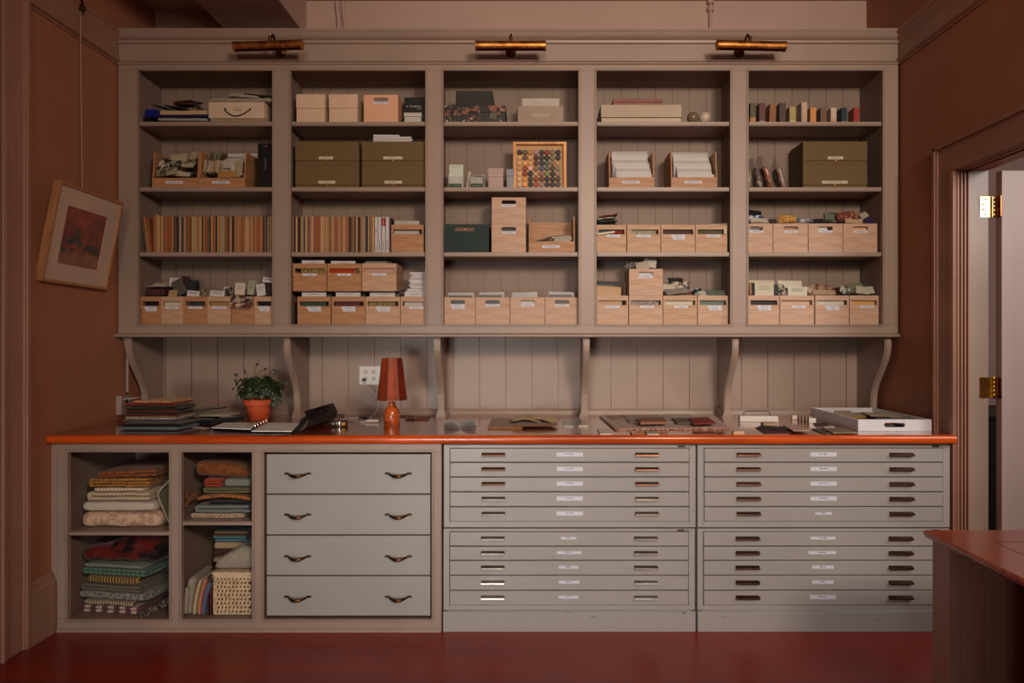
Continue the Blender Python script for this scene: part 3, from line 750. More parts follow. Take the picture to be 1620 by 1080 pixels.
# ================================================================ what stands on the shelves
FL = {1: SH[0]+.0008, 2: SH[1]+.0008, 3: SH[2]+.0008, 4: OB+.0008}
BAYN = {1: 'far left bay', 2: 'second bay', 3: 'middle bay', 4: 'fourth bay', 5: 'far right bay'}
SHN = {1: 'top shelf', 2: 'second shelf', 3: 'third shelf', 4: 'bottom shelf'}
S0 = 277.4; Y0 = dy(S0)
def X0(px, s=S0): return wx(px, s)
def Z0(py, s=S0): return wz(py, s)
rng = random.Random(5)
FOLD = {}
def crate(kind, bay, row, px0, px1, pyt, order, z0=None, m=PINE, labels=1, depth=.2, note='', yaw=0, loff=0, hoff=0, yfr=None):
    """kind 'slot': wide slot handle under a rail; 'hole': rounded grip hole"""
    z = FL[row] if z0 is None else z0
    x0, x1 = X0(px0) + .0006, X0(px1) - .0006; w = x1 - x0; h = Z0(pyt) - z; t_ = .009
    t = thing('wooden_crate', f"{note or 'pine'} crate with {'slot' if kind == 'slot' else 'rounded'} handle, {order}, {SHN[row]} of {BAYN[bay]}", 'crate',
              ((x0+x1)/2, yfr or Y0, z), yaw, f'wooden crates on the {SHN[row]} of the {BAYN[bay]}')
    a, b = -w/2, w/2
    f = MB()
    if kind == 'slot':
        s1, s0 = h - .028, h - .054
        f.panel_hole([(a, 0), (b, 0), (b, h), (a, h)], [(a+.011, s0), (b-.011, s0), (b-.011, s1), (a+.011, s1)], 0, t_)
        lz = s0 - .010
    else:
        hw = .042 if w > .17 else .038; c = hoff
        hz = h - .028
        f.panel_hole([(a, 0), (b, 0), (b, h), (a, h)], stadium(c-hw, c+hw, hz-.0105, hz+.0105), 0, t_)
        lz = hz - .0185
    f.build('front_panel', m, t, .0008)
    MB().box(a, a+t_, t_, depth-t_, 0, h).build('side_panel', m, t)
    MB().box(b-t_, b, t_, depth-t_, 0, h).build('side_panel', m, t)
    MB().box(a, b, depth-t_, depth, 0, h).build('back_panel', m, t)
    MB().box(a+t_, b-t_, t_, depth-t_, 0, t_).build('base', m, t)
    for k in range(labels):
        l = MB(); lw = min(.040, w*.30) * (1 if k == 0 else .9); cx = loff + hoff + k*.004
        hh = .0068
        l.box(cx-lw, cx+lw, -.0018-k*.0006, -.0002, lz-hh-k*.014, lz+hh-k*.014)
        l.mat(0); inkbars(l, cx-lw*.5, cx+lw*.5, -.0018-k*.0006, lz-k*.014, .0035, px0*7+k)
        l.build('paper_label', [LABELM, INK], t)
    return t, x0, x1, z, h
def leaf(name, label, cat, mat, x0, x1, z0, z1, y, th=.004, lean=0, tilt=0, group=None, ink=None, bevel=.0006, yaw=0):
    """an upright sheet, card or board; origin at its foot"""
    mb = MB().box(-(x1-x0)/2, (x1-x0)/2, 0, th, 0, z1-z0)
    mats = [mat, INK]
    if ink: inkbars(mb, -ink*.5, ink*.5, 0, (z1-z0) - .012, .004, int(abs(x0)*1000))
    o = mb.build(name, mats if ink else mat, None, bevel)
    o.location = ((x0+x1)/2, y, z0); o.rotation_euler = (lean, tilt, yaw)
    return tag(o, label, cat, group)
def slab(name, label, cat, mat, c, size, rot=(0, 0, 0), amp=.003, r=.01, n=(10, 6, 2), seed=0, fn=None, group=None, ns=14):
    mb = MB().soft(*size, *n, r, amp, ns, seed, fn)
    o = mb.build(name, mat); o.location = c; o.rotation_euler = rot
    return tag(o, label, cat, group)
def book(name, label, cat, cover, pages, c, size, rot=(0, 0, 0), group=None):
    """closed flat book or pad: covers plus page block"""
    t = thing(name, label, cat, c, 0, group); t.rotation_euler = rot
    w, d, h = size
    MB().box(-w/2, w/2, -d/2, d/2, 0, .0015).box(-w/2, w/2, -d/2, d/2, h-.0015, h).build('cover', cover, t)
    MB().box(-w/2+.002, w/2-.002, -d/2+.002, d/2-.002, .0015, h-.0015).build('pages', pages, t)
    return t
COL = {}
def card(c, rough=.65, var=.04): 
    k = 'card_%d_%d_%d' % c
    return paint(k, c, rough, var, 8)
def cloth(c, c2=None, pattern='weave', scale=300):
    k = 'cloth_%d_%d_%d_%s_%d' % (*c, pattern, scale)
    return fabric(k, c, c2, scale, .95, pattern)

def filler(bay, row, order, x0, x1, z, top, y, mat, desc, cat='folder', name='sample_folder', th=.006, lean=R(-3), ink=None, tilt=0):
    return leaf(name, f"{desc} in the {order} crate, {SHN[row]} of {BAYN[bay]}", cat, mat, x0, x1, z+.0135, top, y, th, lean, tilt, None, ink)
ORD = ['first', 'second', 'third', 'fourth', 'fifth', 'sixth']

# ---- far left bay, bottom shelf: six narrow slot crates
zb = FL[4]
for i, (a, b) in enumerate(((222, 254.6), (254.8, 290), (290.2, 327.5), (327.7, 365.2), (366.2, 402.5), (402.7, 432))):
    crate('slot', 1, 4, a, b, 468.7, ORD[i] + ' from left', labels=2 if i in (0, 5) else 1, m=PINE if i % 2 else OAKB)
    x0, x1 = X0(a)+.012, X0(b)-.012
    if i == 1: filler(1, 4, 'second', x0, x1, zb, zb+.150, Y0+.016, CREAM, 'cream folder filling the slot')
    elif i == 3: filler(1, 4, 'fourth', x0, x1-.006, zb, zb+.135, Y0+.016, card((150, 120, 70)), 'tan folder')
    elif i == 0: filler(1, 4, 'first', x0, x1, zb, zb+.168, Y0+.024, BLACKS, 'black folder')
    elif i == 2: filler(1, 4, 'third', x0+.008, x1, zb, zb+.160, Y0+.024, card((44, 50, 52)), 'dark slate folder')
    elif i == 4: filler(1, 4, 'fifth', x0, x1, zb, zb+.150, Y0+.022, PAPER, 'off-white folder')
    else: filler(1, 4, 'sixth', x0, x1, zb, zb+.168, Y0+.024, BLACKS, 'black folder')
def over(name, desc, cat, mat, px, py, w, h, th, rot, bay, row, y=None, soft=False, seed=0, ink=None, z=None):
    """a loose sample lying or standing in / on the crates, centre at (px, py)"""
    y = y or Y0 + .10; s = FPX / y
    x, zc_ = wx(px, s), (wz(py, s) if z is None else z)
    lab = f"{desc}, {SHN[row]} of {BAYN[bay]}"
    if len(lab.split()) > 16: lab = f"{desc}, {BAYN[bay]}"
    if soft:
        mb = MB().soft(w, h, th, 12, 8, 2, min(th/2, .01), .006, 18, seed)
    else:
        mb = MB().box(-w/2, w/2, -h/2, h/2, 0, th)
        if ink:
            for q in range(3): inkbars2(mb, -w*.3, w*.3, h*(.25-.12*q), th, .004, seed+q)
    o = mb.build(name, [mat, INK], None, 0 if soft else .0006); o.location = (x, y, zc_); o.rotation_euler = [R(v) for v in rot]
    return tag(o, lab, cat)
def inkbars2(mb, x0, x1, y, z, h, seed):
    rnd = random.Random(seed); mb.mat(1); x = x0
    while x < x1:
        wd = rnd.uniform(.6, 1.4)*h; mb.box(x, min(x+wd, x1), y-h*.3, y+h*.3, z-.0002, z+.0005); x += wd + h*.4
    mb.mat(0)
MAROON = card((62, 20, 20)); DGREY = card((58, 56, 52)); KRAFT = card((176, 140, 100)); TANC = card((160, 132, 94))
# rot (90,..): a sheet standing upright, facing the room
over('sample_binder', 'maroon binder lying across the first crates', 'binder', MAROON, 256, 467, .10, .15, .035, (8, 0, 4), 1, 4, z=zb+.172)
over('envelope', 'white flat envelope on the maroon binder', 'envelope', PAPER, 256, 451, .11, .13, .003, (3, 0, -4), 1, 4, z=zb+.222)
over('envelope', 'cream envelope poking up behind the first crates', 'envelope', CREAM, 255, 446, .08, .05, .003, (20, 0, 6), 1, 4, z=zb+.236)
over('sample_card', 'kraft sample card with tag slanting out of the second crate', 'card', KRAFT, 272, 459, .09, .08, .004, (72, 0, -10), 1, 4, Y0+.05, ink=1, z=zb+.175)
over('sample_card', 'bright white card standing behind the kraft sample card', 'card', PAPER, 278, 446, .07, .05, .003, (80, 0, 0), 1, 4, Y0+.12, ink=1)
over('fabric_swatch', 'grey folded swatch leaning in the second crate', 'fabric', cloth((92, 88, 76)), 284, 455, .075, .10, .012, (75, -28, 0), 1, 4, Y0+.09, True, 3)
over('leather_sample', 'dark maroon leather sample behind the third crate', 'leather', MAROON, 292, 449, .05, .09, .008, (78, 12, 0), 1, 4, Y0+.14)
over('fabric_swatch', 'charcoal swatch standing in the third crate', 'fabric', cloth((48, 50, 50)), 302, 456, .06, .10, .014, (80, 8, 0), 1, 4, Y0+.12, True, 5)
over('fabric_swatch', 'black swatch bundle behind the third crate', 'fabric', cloth((28, 28, 28)), 310, 455, .05, .08, .02, (75, -14, 0), 1, 4, Y0+.15, True, 6)
over('sample_card', 'white card with black dot in the third crate', 'card', PAPER, 306, 464.5, .07, .035, .003, (80, 5, 0), 1, 4, Y0+.03, ink=1)
over('fabric_swatch', 'mixed brown swatch in the third crate', 'fabric', cloth((74, 58, 42), (150, 135, 110), 'blotch', 60), 320, 463, .045, .04, .012, (70, -10, 0), 1, 4, Y0+.04, True, 7)
over('sample_card', 'white card with dark panel in the fourth crate', 'card', PAPER, 344, 464.5, .085, .035, .003, (78, 4, 0), 1, 4, Y0+.03, ink=1)
over('fabric_swatch', 'black patterned swatch in the fourth crate', 'fabric', cloth((34, 32, 30), (120, 110, 95), 'blotch', 40), 362, 461, .045, .05, .014, (70, -18, 0), 1, 4, Y0+.05, True, 8)
over('sample_card', 'small pale card behind the fourth crate', 'card', CREAM, 361, 457.5, .05, .03, .003, (75, 3, 0), 1, 4, Y0+.1)
over('swing_tag', 'cream swing tag standing in the fifth crate', 'tag', CREAM, 380, 457, .058, .07, .003, (84, 2, 0), 1, 4, Y0+.03, ink=1)
over('swing_tag', 'grey-green folded tag behind the fifth crate', 'tag', card((150, 150, 128)), 398, 455, .04, .085, .006, (82, 6, 0), 1, 4, Y0+.06, ink=1)
over('fabric_swatch', 'floral swatch spilling over the fifth crate front', 'fabric', cloth((170, 155, 130), (60, 45, 40), 'blotch', 45), 382, 475, .12, .05, .008, (86, 3, 0), 1, 4, Y0-.012, True, 11)
over('fabric_swatch', 'cream printed swatch hanging through the fifth crate slot', 'fabric', cloth((180, 168, 145), (90, 40, 36), 'blotch', 60), 384, 482.5, .11, .028, .008, (86, 2, 0), 1, 4, Y0-.010, True, 12)
over('sample_card', 'white printed card tilted in the sixth crate', 'card', PAPER, 413, 459, .05, .07, .003, (82, -8, 0), 1, 4, Y0+.03, ink=1)
over('sample_card', 'small white label card topmost of the sixth crate', 'card', PAPER, 424, 443, .06, .03, .003, (78, 6, 0), 1, 4, Y0+.06, ink=1)
over('leather_sample', 'dark brown sample standing in the sixth crate', 'leather', card((48, 36, 28)), 425, 457, .05, .085, .014, (84, 4, 0), 1, 4, Y0+.09)
over('swing_tag', 'pale folded tag between fifth and sixth crates', 'tag', card((170, 165, 150)), 403, 452, .035, .06, .003, (82, -14, 0), 1, 4, Y0+.10)

# ---- rows of thin sample boards, third shelf
tones = {'pale': (180, 144, 104), 'honey': (158, 112, 72), 'orange': (142, 82, 46), 'grey-brown': (106, 84, 64), 'dark': (52, 32, 22), 'grey': (150, 138, 112)}
bmats = {k: wood('board_' + k.replace('-', '_'), v, None, .55, (40, 2, .6), .10) for k, v in tones.items()}
def boards(bay, px0, px1, seq, seed, lean_n=0, h=None):
    rnd = random.Random(seed); z = FL[3]; proto = {}
    x = X0(px0); k = 0; xe = X0(px1)
    base = {}
    while x < xe - .004:
        tn = seq[k % len(seq)]; th = rnd.choice((.0052, .007, .0088, .0105, .013)); th = min(th, xe - x)
        hh = (Z0(342.5) - z) + rnd.uniform(-.0015, .003) + (.010 if k in (5, 6) and lean_n else 0)
        key = (tn, round(th, 4))
        if key not in base:
            me = MB().box(-th/2, th/2, 0, .19, 0, 1).mesh('sample_board', bmats[tn]); base[key] = me
        o = bpy.data.objects.new('sample_board', base[key]); C.objects.link(o)
        lean = 0
        if k < lean_n: lean = R(-8 + k*1.0)
        o.location = (x + th/2 + (.0 if not lean else -.012), Y0 + rnd.uniform(.0, .006), z + abs(math.sin(lean))*th/2); o.scale = (1, 1, hh*math.cos(lean)**.5); o.rotation_euler = (0, lean, 0)
        if lean: o.location.x = bx0[0] - .010 + .003 + k*.011 + hh*abs(math.sin(lean)) + th/2
        if lean: o.scale = (1, 1, hh/math.cos(lean)*.99)
        tag(o, f"thin {tn} wood sample board upright in the board row, third shelf of {BAYN[bay]}" if k >= lean_n else f"{['brown', 'tan', 'rust', 'pale tan'][k]} sample board leaning at the left end of the row, {BAYN[bay]}", 'sample board', f'thin sample boards on the third shelf of the {BAYN[bay]}')
        if k < lean_n:
            o.data = MB().box(-th/2, th/2, 0, .19, 0, 1).mesh('sample_board', bmats[['grey-brown', 'honey', 'orange', 'pale'][k]])
            if k == lean_n - 1: x = bx0[0] - .010 + .066 - th
        x += th + (rnd.choice((.0006, .0012, .002)) if k >= lean_n else .0035); k += 1
seq1 = ['honey']*4 + ['orange', 'honey', 'pale', 'pale', 'honey', 'pale', 'orange', 'honey', 'orange', 'orange', 'honey', 'dark', 'grey-brown', 'dark', 'grey', 'dark', 'pale', 'honey', 'grey-brown', 'orange', 'dark', 'pale', 'grey', 'pale', 'honey', 'pale', 'dark', 'honey', 'orange', 'grey-brown', 'dark', 'pale', 'orange', 'honey', 'dark', 'pale', 'honey', 'grey', 'pale', 'grey-brown', 'honey', 'dark', 'orange', 'pale', 'dark']
boards(1, 224, 431, seq1, 3, 4)
seq2 = ['grey-brown', 'honey', 'dark', 'pale', 'dark', 'dark', 'honey', 'grey', 'dark', 'pale', 'grey-brown', 'honey', 'pale', 'orange', 'orange', 'orange', 'pale', 'pale', 'honey', 'pale', 'honey', 'grey-brown', 'honey', 'pale', 'honey', 'orange', 'honey', 'pale', 'orange', 'honey', 'pale', 'honey', 'orange', 'dark']
boards(2, 461, 592, seq2, 8)
# four white binders and the crate at the right end of that row
z = FL[3]
for i, (a, b, lab) in enumerate(((592.9, 597.3, 'narrow white binder next to the sample boards, first of four'), (598.2, 602.8, 'narrow white binder, second of the four beside the boards'),
                                 (604.0, 609.2, 'white binder with a red spine block near its top'), (610.2, 615.2, 'white binder last of four, beside the dark leather panel'))):
    t = thing('slim_binder', lab + ', second bay', 'binder', ((X0(a)+X0(b))/2, Y0, z), 0, 'white binders on the third shelf of the second bay')
    w = X0(b) - X0(a); h = Z0(343) - z
    MB().box(-w/2, w/2, 0, .17, 0, h).build('cover', PAPER, t, .0015)
    mb = MB()
    for q in range(14): mb.box(-w*.15, w*.12, -.0008, .0002, .014+q*.004 + (0 if q < 7 else .07*(i == 0)), .0165+q*.004 + (0 if q < 7 else .07*(i == 0)))
    mb.build('spine_lettering', INK, t)
    if i == 2:
        MB().box(-w/2-.0003, w/2+.0003, -.0006, .03, h-.052, h-.006).build('spine_block', card((150, 18, 22)), t)
        mb = MB()
        for q in range(6): mb.box(-w*.2, w*.15, -.0012, -.0004, h-.046+q*.006, h-.042+q*.006)
        mb.build('block_lettering', card((200, 150, 150)), t)
leaf('leather_sample', 'dark brown leather panel between the binders and a crate, second bay', 'panel', card((50, 24, 16)), X0(616), X0(618.6), z, Z0(344), Y0+.015, .16)
crate('slot', 2, 3, 618.8, 670.8, 355.2, 'right of the binders', labels=0, m=OAKB)
filler(2, 3, 'binder-side', X0(622), X0(662), z, Z0(347.5), Y0+.020, card((168, 164, 156)), 'tall grey-white folder', th=.02)
filler(2, 3, 'binder-side', X0(624), X0(666), z, Z0(357.5), Y0+.05, card((90, 100, 80)), 'short green-grey folder', th=.01)

# ---- second bay, bottom shelf: four crates below, three above, paper pile right
zl = FL[4]
lower = [(470.4, 523.3), (524.4, 578), (578.4, 633.2), (633.8, 678)]
fl = [((28, 62, 38), 'dark green folder'), ((80, 18, 18), 'dark red folder'), ((150, 132, 90), 'speckled tan folder'), ((178, 172, 164), 'off-white folder')]
for i, (a, b) in enumerate(lower):
    crate('slot', 2, 4, a, b, 469, ORD[i] + ' of lower row', labels=2 if i < 3 else 1, m=OAKB if i < 2 else PINE, loff=.01 if i == 3 else 0)
    x0, x1 = X0(a)+.012, X0(b)-.012
    filler(2, 4, ORD[i] + ' lower', x0+.008*(i != 2), x1-.02, zl, zl+.150, Y0+.014, cloth(fl[i][0], sc(fl[i][0], .7), 'blotch', 90) if i == 2 else card(fl[i][0]), fl[i][1], th=.006)
    filler(2, 4, ORD[i] + ' lower', x0+.004, x1-.024*(i < 3)-.012*(i == 3), zl, Z0(461.3), Y0+.030, PAPER, 'white printed folder standing proud', th=.012, lean=0, ink=.05)
    filler(2, 4, ORD[i] + ' lower', x0, x1-.004, zl, Z0(463), Y0+.07, card((70, 72, 66)), 'dark grey rear folder', th=.02, lean=0)
zu = Z0(460.6)
for i, (a, b) in enumerate(((463, 516.8), (517.6, 571.8), (573.2, 628))):
    crate('slot', 2, 4, a, b, 416.7, ORD[i] + ' of upper row', z0=zu, m=(OAKB, OAKB, PINE)[i], labels=1, yaw=R(0 if i < 2 else 0), yfr=Y0 - (.012 if i == 2 else 0))
    yy = Y0 - (.012 if i == 2 else 0)
    x0, x1 = X0(a)+.012, X0(b)-.012; zt = Z0(416.7)
    m = (cloth((170, 140, 80), (70, 60, 40), 'blotch', 130), cloth((178, 62, 34)), card((176, 140, 120)))[i]
    leaf('sample_folder', (('gold patterned', 'orange-red', 'pale pink')[i] + f' folder showing in the slot of upper crate {("one", "two", "three")[i]}, second bay'), 'folder', m, x0+(.03 if i == 0 else .0), x1-(.03 if i == 1 else .006), zu+.0095, zu+.145, yy+.014, .006)
    leaf('sample_folder', f"white folder rising above the {ORD[i]} upper crate, second bay bottom shelf", 'folder', PAPER if i < 2 else card((130, 120, 110)), x0+(.03 if i == 0 else 0), x1-.03*(i == 1) - .01*(i == 0) - .05*(i == 2), zu+.0095, zt+.022 - .004*i, yy+.03, .010, 0, 0, None, .04 if i < 2 else None)
over('fabric_swatch', 'black and grey swatches on the third upper crate', 'fabric', cloth((46, 44, 42), (150, 145, 135), 'blotch', 50), 604, 413.5, .10, .08, .012, (20, 3, 0), 2, 4, Y0+.06, True, 21, z=zu+.162)
over('fabric_swatch', 'red-edged swatch curling from the third upper crate', 'fabric', cloth((140, 60, 50), (60, 40, 36), 'blotch', 60), 617, 411, .05, .07, .012, (30, 12, 0), 2, 4, Y0+.07, True, 22, z=zu+.164)
over('fabric_swatch', 'grey swatch bundle at left of the first upper crate', 'fabric', cloth((130, 128, 122), (60, 58, 54), 'stripe', 60), 475, 413.5, .03, .08, .014, (80, 0, 0), 2, 4, Y0+.10, True, 23, z=zu+.14)
for k in range(9):
    zt = zl + .170 + k*.0135
    x_l = X0(642 + (k*7 % 5) - (3 if k < 2 else 0) + k*.4); x_r = X0(679)
    o = leaf('paper_bundle', f"white paper bundle, {['lowest', 'second', 'third', 'fourth', 'fifth', 'sixth', 'seventh', 'eighth', 'topmost'][k]} of the pile right of the upper crates, second bay", 'paper', PAPER if k % 3 else card((180, 178, 182)), x_l, x_r, zt, zt+.0132, Y0+.045 + (k % 2)*.006, .12, 0, 0, 'paper bundles piled in the second bay')
over('fabric_swatch', 'curled striped swatch ends left of the paper pile', 'fabric', cloth((120, 100, 80), (40, 34, 30), 'stripe_z', 60), 634.5, 450, .03, .10, .012, (10, -8, 0), 2, 4, Y0+.10, True, 25, z=zu+.01)
over('fabric_swatch', 'dark curled swatch ends under the striped ones', 'fabric', cloth((50, 46, 44), (150, 140, 120), 'stripe_z', 70), 634.5, 456, .035, .10, .012, (6, 6, 0), 2, 4, Y0+.10, True, 26, z=zu-.012)

# ---- middle bay, bottom shelf: four pale hole crates with folders behind
for i, (a, b) in enumerate(((702.6, 752), (752.3, 806.6), (807, 862), (862.3, 914.2))):
    hx = ((712.5+735.8)/2, (767.5+791)/2, (823.5+846)/2, (877.5+901)/2)[i]
    t, x0, x1, z, h = crate('hole', 3, 4, a, b, 470, ORD[i] + ' from left', labels=2 if i == 0 else 1, m=PINE2, note='pale pine', hoff=X0(hx) - (X0(a)+X0(b))/2)
    fa, fb, ft = ((708.8, 750, 461.7), (757.8, 798, 461), (809.5, 850, 461), (867.5, 909, 460.5))[i]
    filler(3, 4, ORD[i], X0(fa), X0(fb), zl, Z0(ft), Y0+.05, card((186, 184, 184)), 'white index folder leaning', th=.012, lean=R(-2), tilt=R((0, -1, -2, 1)[i]))
    if i != 2: filler(3, 4, ORD[i], X0(fa)+.003, X0(fb)-.014, zl, Z0(ft+5.5), Y0+.013, BLACKS, 'black divider', th=.004, lean=0)
    if i == 2: filler(3, 4, 'third', X0(822), X0(848), zl, zl+.15, Y0+.014, PAPER, 'white card filling the grip hole')
    filler(3, 4, ORD[i], X0(fa)+.002, X0(fb)-.004, zl, Z0(ft+2.5), Y0+.028, card((170, 168, 166)), 'light grey middle folder', th=.004, lean=R(-1))
# ---- middle bay, third shelf
z = FL[3]
x0, x1 = X0(703.4), X0(773); w = x1-x0; h = Z0(354.5)-z
t = thing('document_case', 'dark green document case with wood grip hole, third shelf of middle bay', 'case', ((x0+x1)/2, Y0, z))
f = MB().panel_hole([(-w/2, 0), (w/2, 0), (w/2, h), (-w/2, h)], stadium(-.068, .046, h-.040, h-.018), 0, .006); f.build('front_panel', GREENC, t, .001)
MB().box(-w/2, w/2, .006, .19, 0, h-.001).build('body', GREENC, t, .002)
MB().box(-.07, .05, .0035, .0058, h-.042, h-.016).build('grip_plate', card((110, 78, 62)), t)
e = MB()
for (a, b, c, d) in ((-w/2-.001, w/2+.001, h-.003, h+.001), (-w/2-.001, w/2+.001, 0, .003), (-w/2-.001, -w/2+.002, 0, h), (w/2-.002, w/2+.001, 0, h)): e.box(a, b, -.001, .191, c, d)
e.build('edge_binding', BLACK, t)
MB().lathe([(0, .0015), (.0025, .002), (.003, .0035), (0, .0036)], (-.010, 0, h-.029), 10, 'y').build('stud', CHROME, t)
_, _, _, _, h1 = crate('hole', 3, 3, 777.6, 832.2, 354.6, 'lower of the stacked pair', m=PINE2, note='pinkish pine')
crate('hole', 3, 3, 777.8, 832.3, 312, 'upper of the stacked pair', z0=z+h1+.0005, m=PINE2, note='pinkish pine')
leaf('sample_folder', 'dark folder inside the lower stacked crate, third shelf of middle bay', 'folder', card((70, 60, 56)), X0(786), X0(826), z+.01, z+h1-.02, Y0+.02, .01)
def bin_(bay, row, px0, px1, lip_py, top_py, lab, depth=.21, front=Y0-.012):
    z = FL[row]; s = FPX/front; x0, x1 = wx(px0, s), wx(px1, s); w = x1-x0; hl = wz(lip_py, s) - z; ht = wz(top_py, FPX/(front+.02)) - z
    t = thing('open_bin', lab, 'bin', ((x0+x1)/2, front, z), 0, f'open fronted wooden bins on the {SHN[row]} of the {BAYN[bay]}')
    th = .008
    MB().prism([(0, 0), (depth, 0), (depth, ht), (.022, ht), (.001, hl), (0, hl)], 'x', -w/2, -w/2+th).build('side_panel', OAKB, t, .0006)
    MB().prism([(0, 0), (depth, 0), (depth, ht), (.022, ht), (.001, hl), (0, hl)], 'x', w/2-th, w/2).build('side_panel', OAKB, t, .0006)
    MB().box(-w/2+th, w/2-th, 0, th, 0, hl).build('front_lip', OAKB, t, .0006)
    MB().box(-w/2+th, w/2-th, depth-th, depth, 0, ht*.97).build('back_panel', OAKB, t)
    MB().box(-w/2+th, w/2-th, th, depth-th, 0, th).build('base', OAKB, t)
    l = MB().box(-.055, .045, -.0015, -.0002, hl*.42, hl*.42+.014); inkbars(l, -.04, .03, -.0015, hl*.42+.007, .005, px0)
    l.build('paper_label', [LABELM, INK], t)
    return t, x0, x1, z, hl, ht
t, x0, x1, z, hl, ht = bin_(3, 3, 836.5, 909.5, 381.5, 341.5, 'low-lipped wooden bin at the right of the third shelf, middle bay')
for k in range(7):
    over('sample_card', f"{['lowest', 'second', 'third', 'fourth', 'fifth', 'sixth', 'topmost'][k]} cream card of the fanned pile in the low-lipped bin", 'card', (CREAM, PAPER)[k % 2], 888 + (k % 3), 380, .105 - .003*(k % 2), .10, .0055, (14, -4, -3 + (k*5) % 7), 3, 3, Y0+.065, z=z+.050+k*.0085)
for k in range(3):
    over('fabric_swatch', f"{['brown', 'dark brown', 'taupe', 'umber'][k]} corrugated swatch sloping in the low-lipped bin", 'fabric', cloth((104-k*12, 78-k*9, 54-k*6), (60, 42, 28), 'stripe', 60), 852+k*5, 378-k*2, .085, .07, .009, (14, -10-k*3, 0), 3, 3, Y0+.05, True, 30+k, z=z+.046+k*.009)
# ---- middle bay, second shelf
z = FL[2]
def holder(px0, px1, pyt, lab, mint, seed):
    x0, x1 = X0(px0), X0(px1); w = x1-x0
    t = thing('acrylic_holder', lab, 'holder', ((x0+x1)/2, Y0, z))
    ac = clear('clear_acrylic', (205, 210, 205), .22, .08)
    hb = .082
    MB().box(-w/2, w/2, 0, .002, 0, hb-.01).box(-w/2, -w/2+.002, .002, .15, 0, hb).box(w/2-.002, w/2, .002, .15, 0, hb).box(-w/2, w/2, .148, .15, 0, hb).box(-w/2+.002, w/2-.002, .002, .148, 0, .002).build('tray', ac, t)
    MB().box(-w/2+.004, w/2-.012, -.001, -.0002, .004, .026).build('band_label', card((40, 50, 44)), t)
    mb = MB(); inkbars(mb, -w/2+.014, w/2-.022, -.0012, .015, .010, seed, 0)
    mb.build('band_lettering', card((70, 130, 100)), t)
    return t, x0, x1
t, x0, x1 = holder(709, 733.5, 259, 'clear acrylic holder of mint cards at the left of the second shelf, middle bay', True, 3)
MINT = card((190, 200, 184))
leaf('colour_card', 'large mint green card standing up in the left acrylic holder', 'card', MINT, x0+.004, x1-.004, z+.004, Z0(259), Y0+.02, .03, 0, 0, None, .05)
leaf('colour_card', 'white front card with oval window in the left acrylic holder', 'card', card((200, 204, 196)), x0+.004, x1-.008, z+.004, z+.078, Y0+.006, .008)
leaf('colour_card', 'small pale card leaning between the two acrylic holders', 'card', card((190, 170, 150)), x1+.008, x1+.024, z+.002, Z0(268), Y0+.05, .003, 0, R(8))
t, x0, x1 = holder(743.5, 767, 273, 'clear acrylic holder with chrome clip, second from left, middle bay', False, 5)
leaf('colour_card', 'grey-cream card in the right acrylic holder', 'card', card((170, 160, 148)), x0+.003, x1-.014, z+.028, z+.064, Y0+.006, .01)
leaf('colour_card', 'dark card in the right acrylic holder', 'card', BLACKS, x0+.003, x1-.004, z+.004, z+.075, Y0+.022, .012)
leaf('colour_card', 'rosy card along the top of the right acrylic holder', 'card', card((176, 140, 125)), x0+.014, x1-.003, z+.004, Z0(273.5), Y0+.045, .01)
t = thing('wire_clip', 'chrome wire clip on the right acrylic holder', 'clip', (x1-.02, Y0-.004, z+.04))
MB().tube([(-.04, 0, .028), (0, 0, .030), (.012, 0, .022), (.016, 0, .004), (.012, 0, -.014), (0, 0, -.022)], .0016, 6).build('wire', CHROME, t)
def lidbox(name, lab, px0, px1, pyt, pyseam, c, depth=.10, y=Y0, row=2, gap=.0015):
    z = FL[row]; s = FPX/y; x0, x1 = wx(px0, s), wx(px1, s); w = x1-x0; h = wz(pyt, s)-z; hs = wz(pyseam, s)-z
    t = thing(name, lab, 'box', ((x0+x1)/2, y, z))
    MB().box(-w/2+gap, w/2-gap, gap, depth-gap, 0, hs).build('base', card(c), t, .0012)
    MB().box(-w/2, w/2, 0, depth, hs+.0008, h).build('lid', card(sc(c, 1.03)) if False else card(c), t, .0012)
    return t
lidbox('lidded_box', 'small dusty pink lidded box on the second shelf, middle bay', 772, 796.6, 265.7, 280, (176, 150, 145))
lidbox('lidded_box', 'small blue-grey lidded box beside the disc tray, middle bay', 801.2, 813.5, 267.3, 278.3, (140, 142, 150), .09, Y0+.03)
# tray of round colour samples
ys = Y0+.03; s = FPX/ys
x0, x1 = wx(811.5, s), wx(896.5, s); w = x1-x0; h = wz(223.5, s)-z
t = thing('display_tray', 'square wooden tray of round colour samples standing on its edge', 'tray', ((x0+x1)/2, ys, z+.003)); t.rotation_euler = (R(-3), 0, 0)
fw_ = .018; TW = wood('tray_pine', (214, 160, 104), (190, 132, 76), .5, (20, 20, 3))
MB().box(-w/2, w/2, 0, .045, 0, fw_*.4).box(-w/2, w/2, 0, .045, h-fw_*.8, h).box(-w/2, -w/2+fw_, 0, .045, fw_*.4, h-fw_*.8).box(w/2-fw_, w/2, 0, .045, fw_*.4, h-fw_*.8).build('rim', TW, t, .0015)
MB().box(-w/2+fw_, w/2-fw_, .030, .045, fw_*.4, h-fw_*.8).build('backing_board', card((186, 150, 105)), t)
cx = [821.8, 830.7, 839.3, 848.2, 857.1, 865.7, 874.5, 883.2]; cy = [238.6, 247.3, 255.9, 264.4, 273.1, 281.7, 290.4]
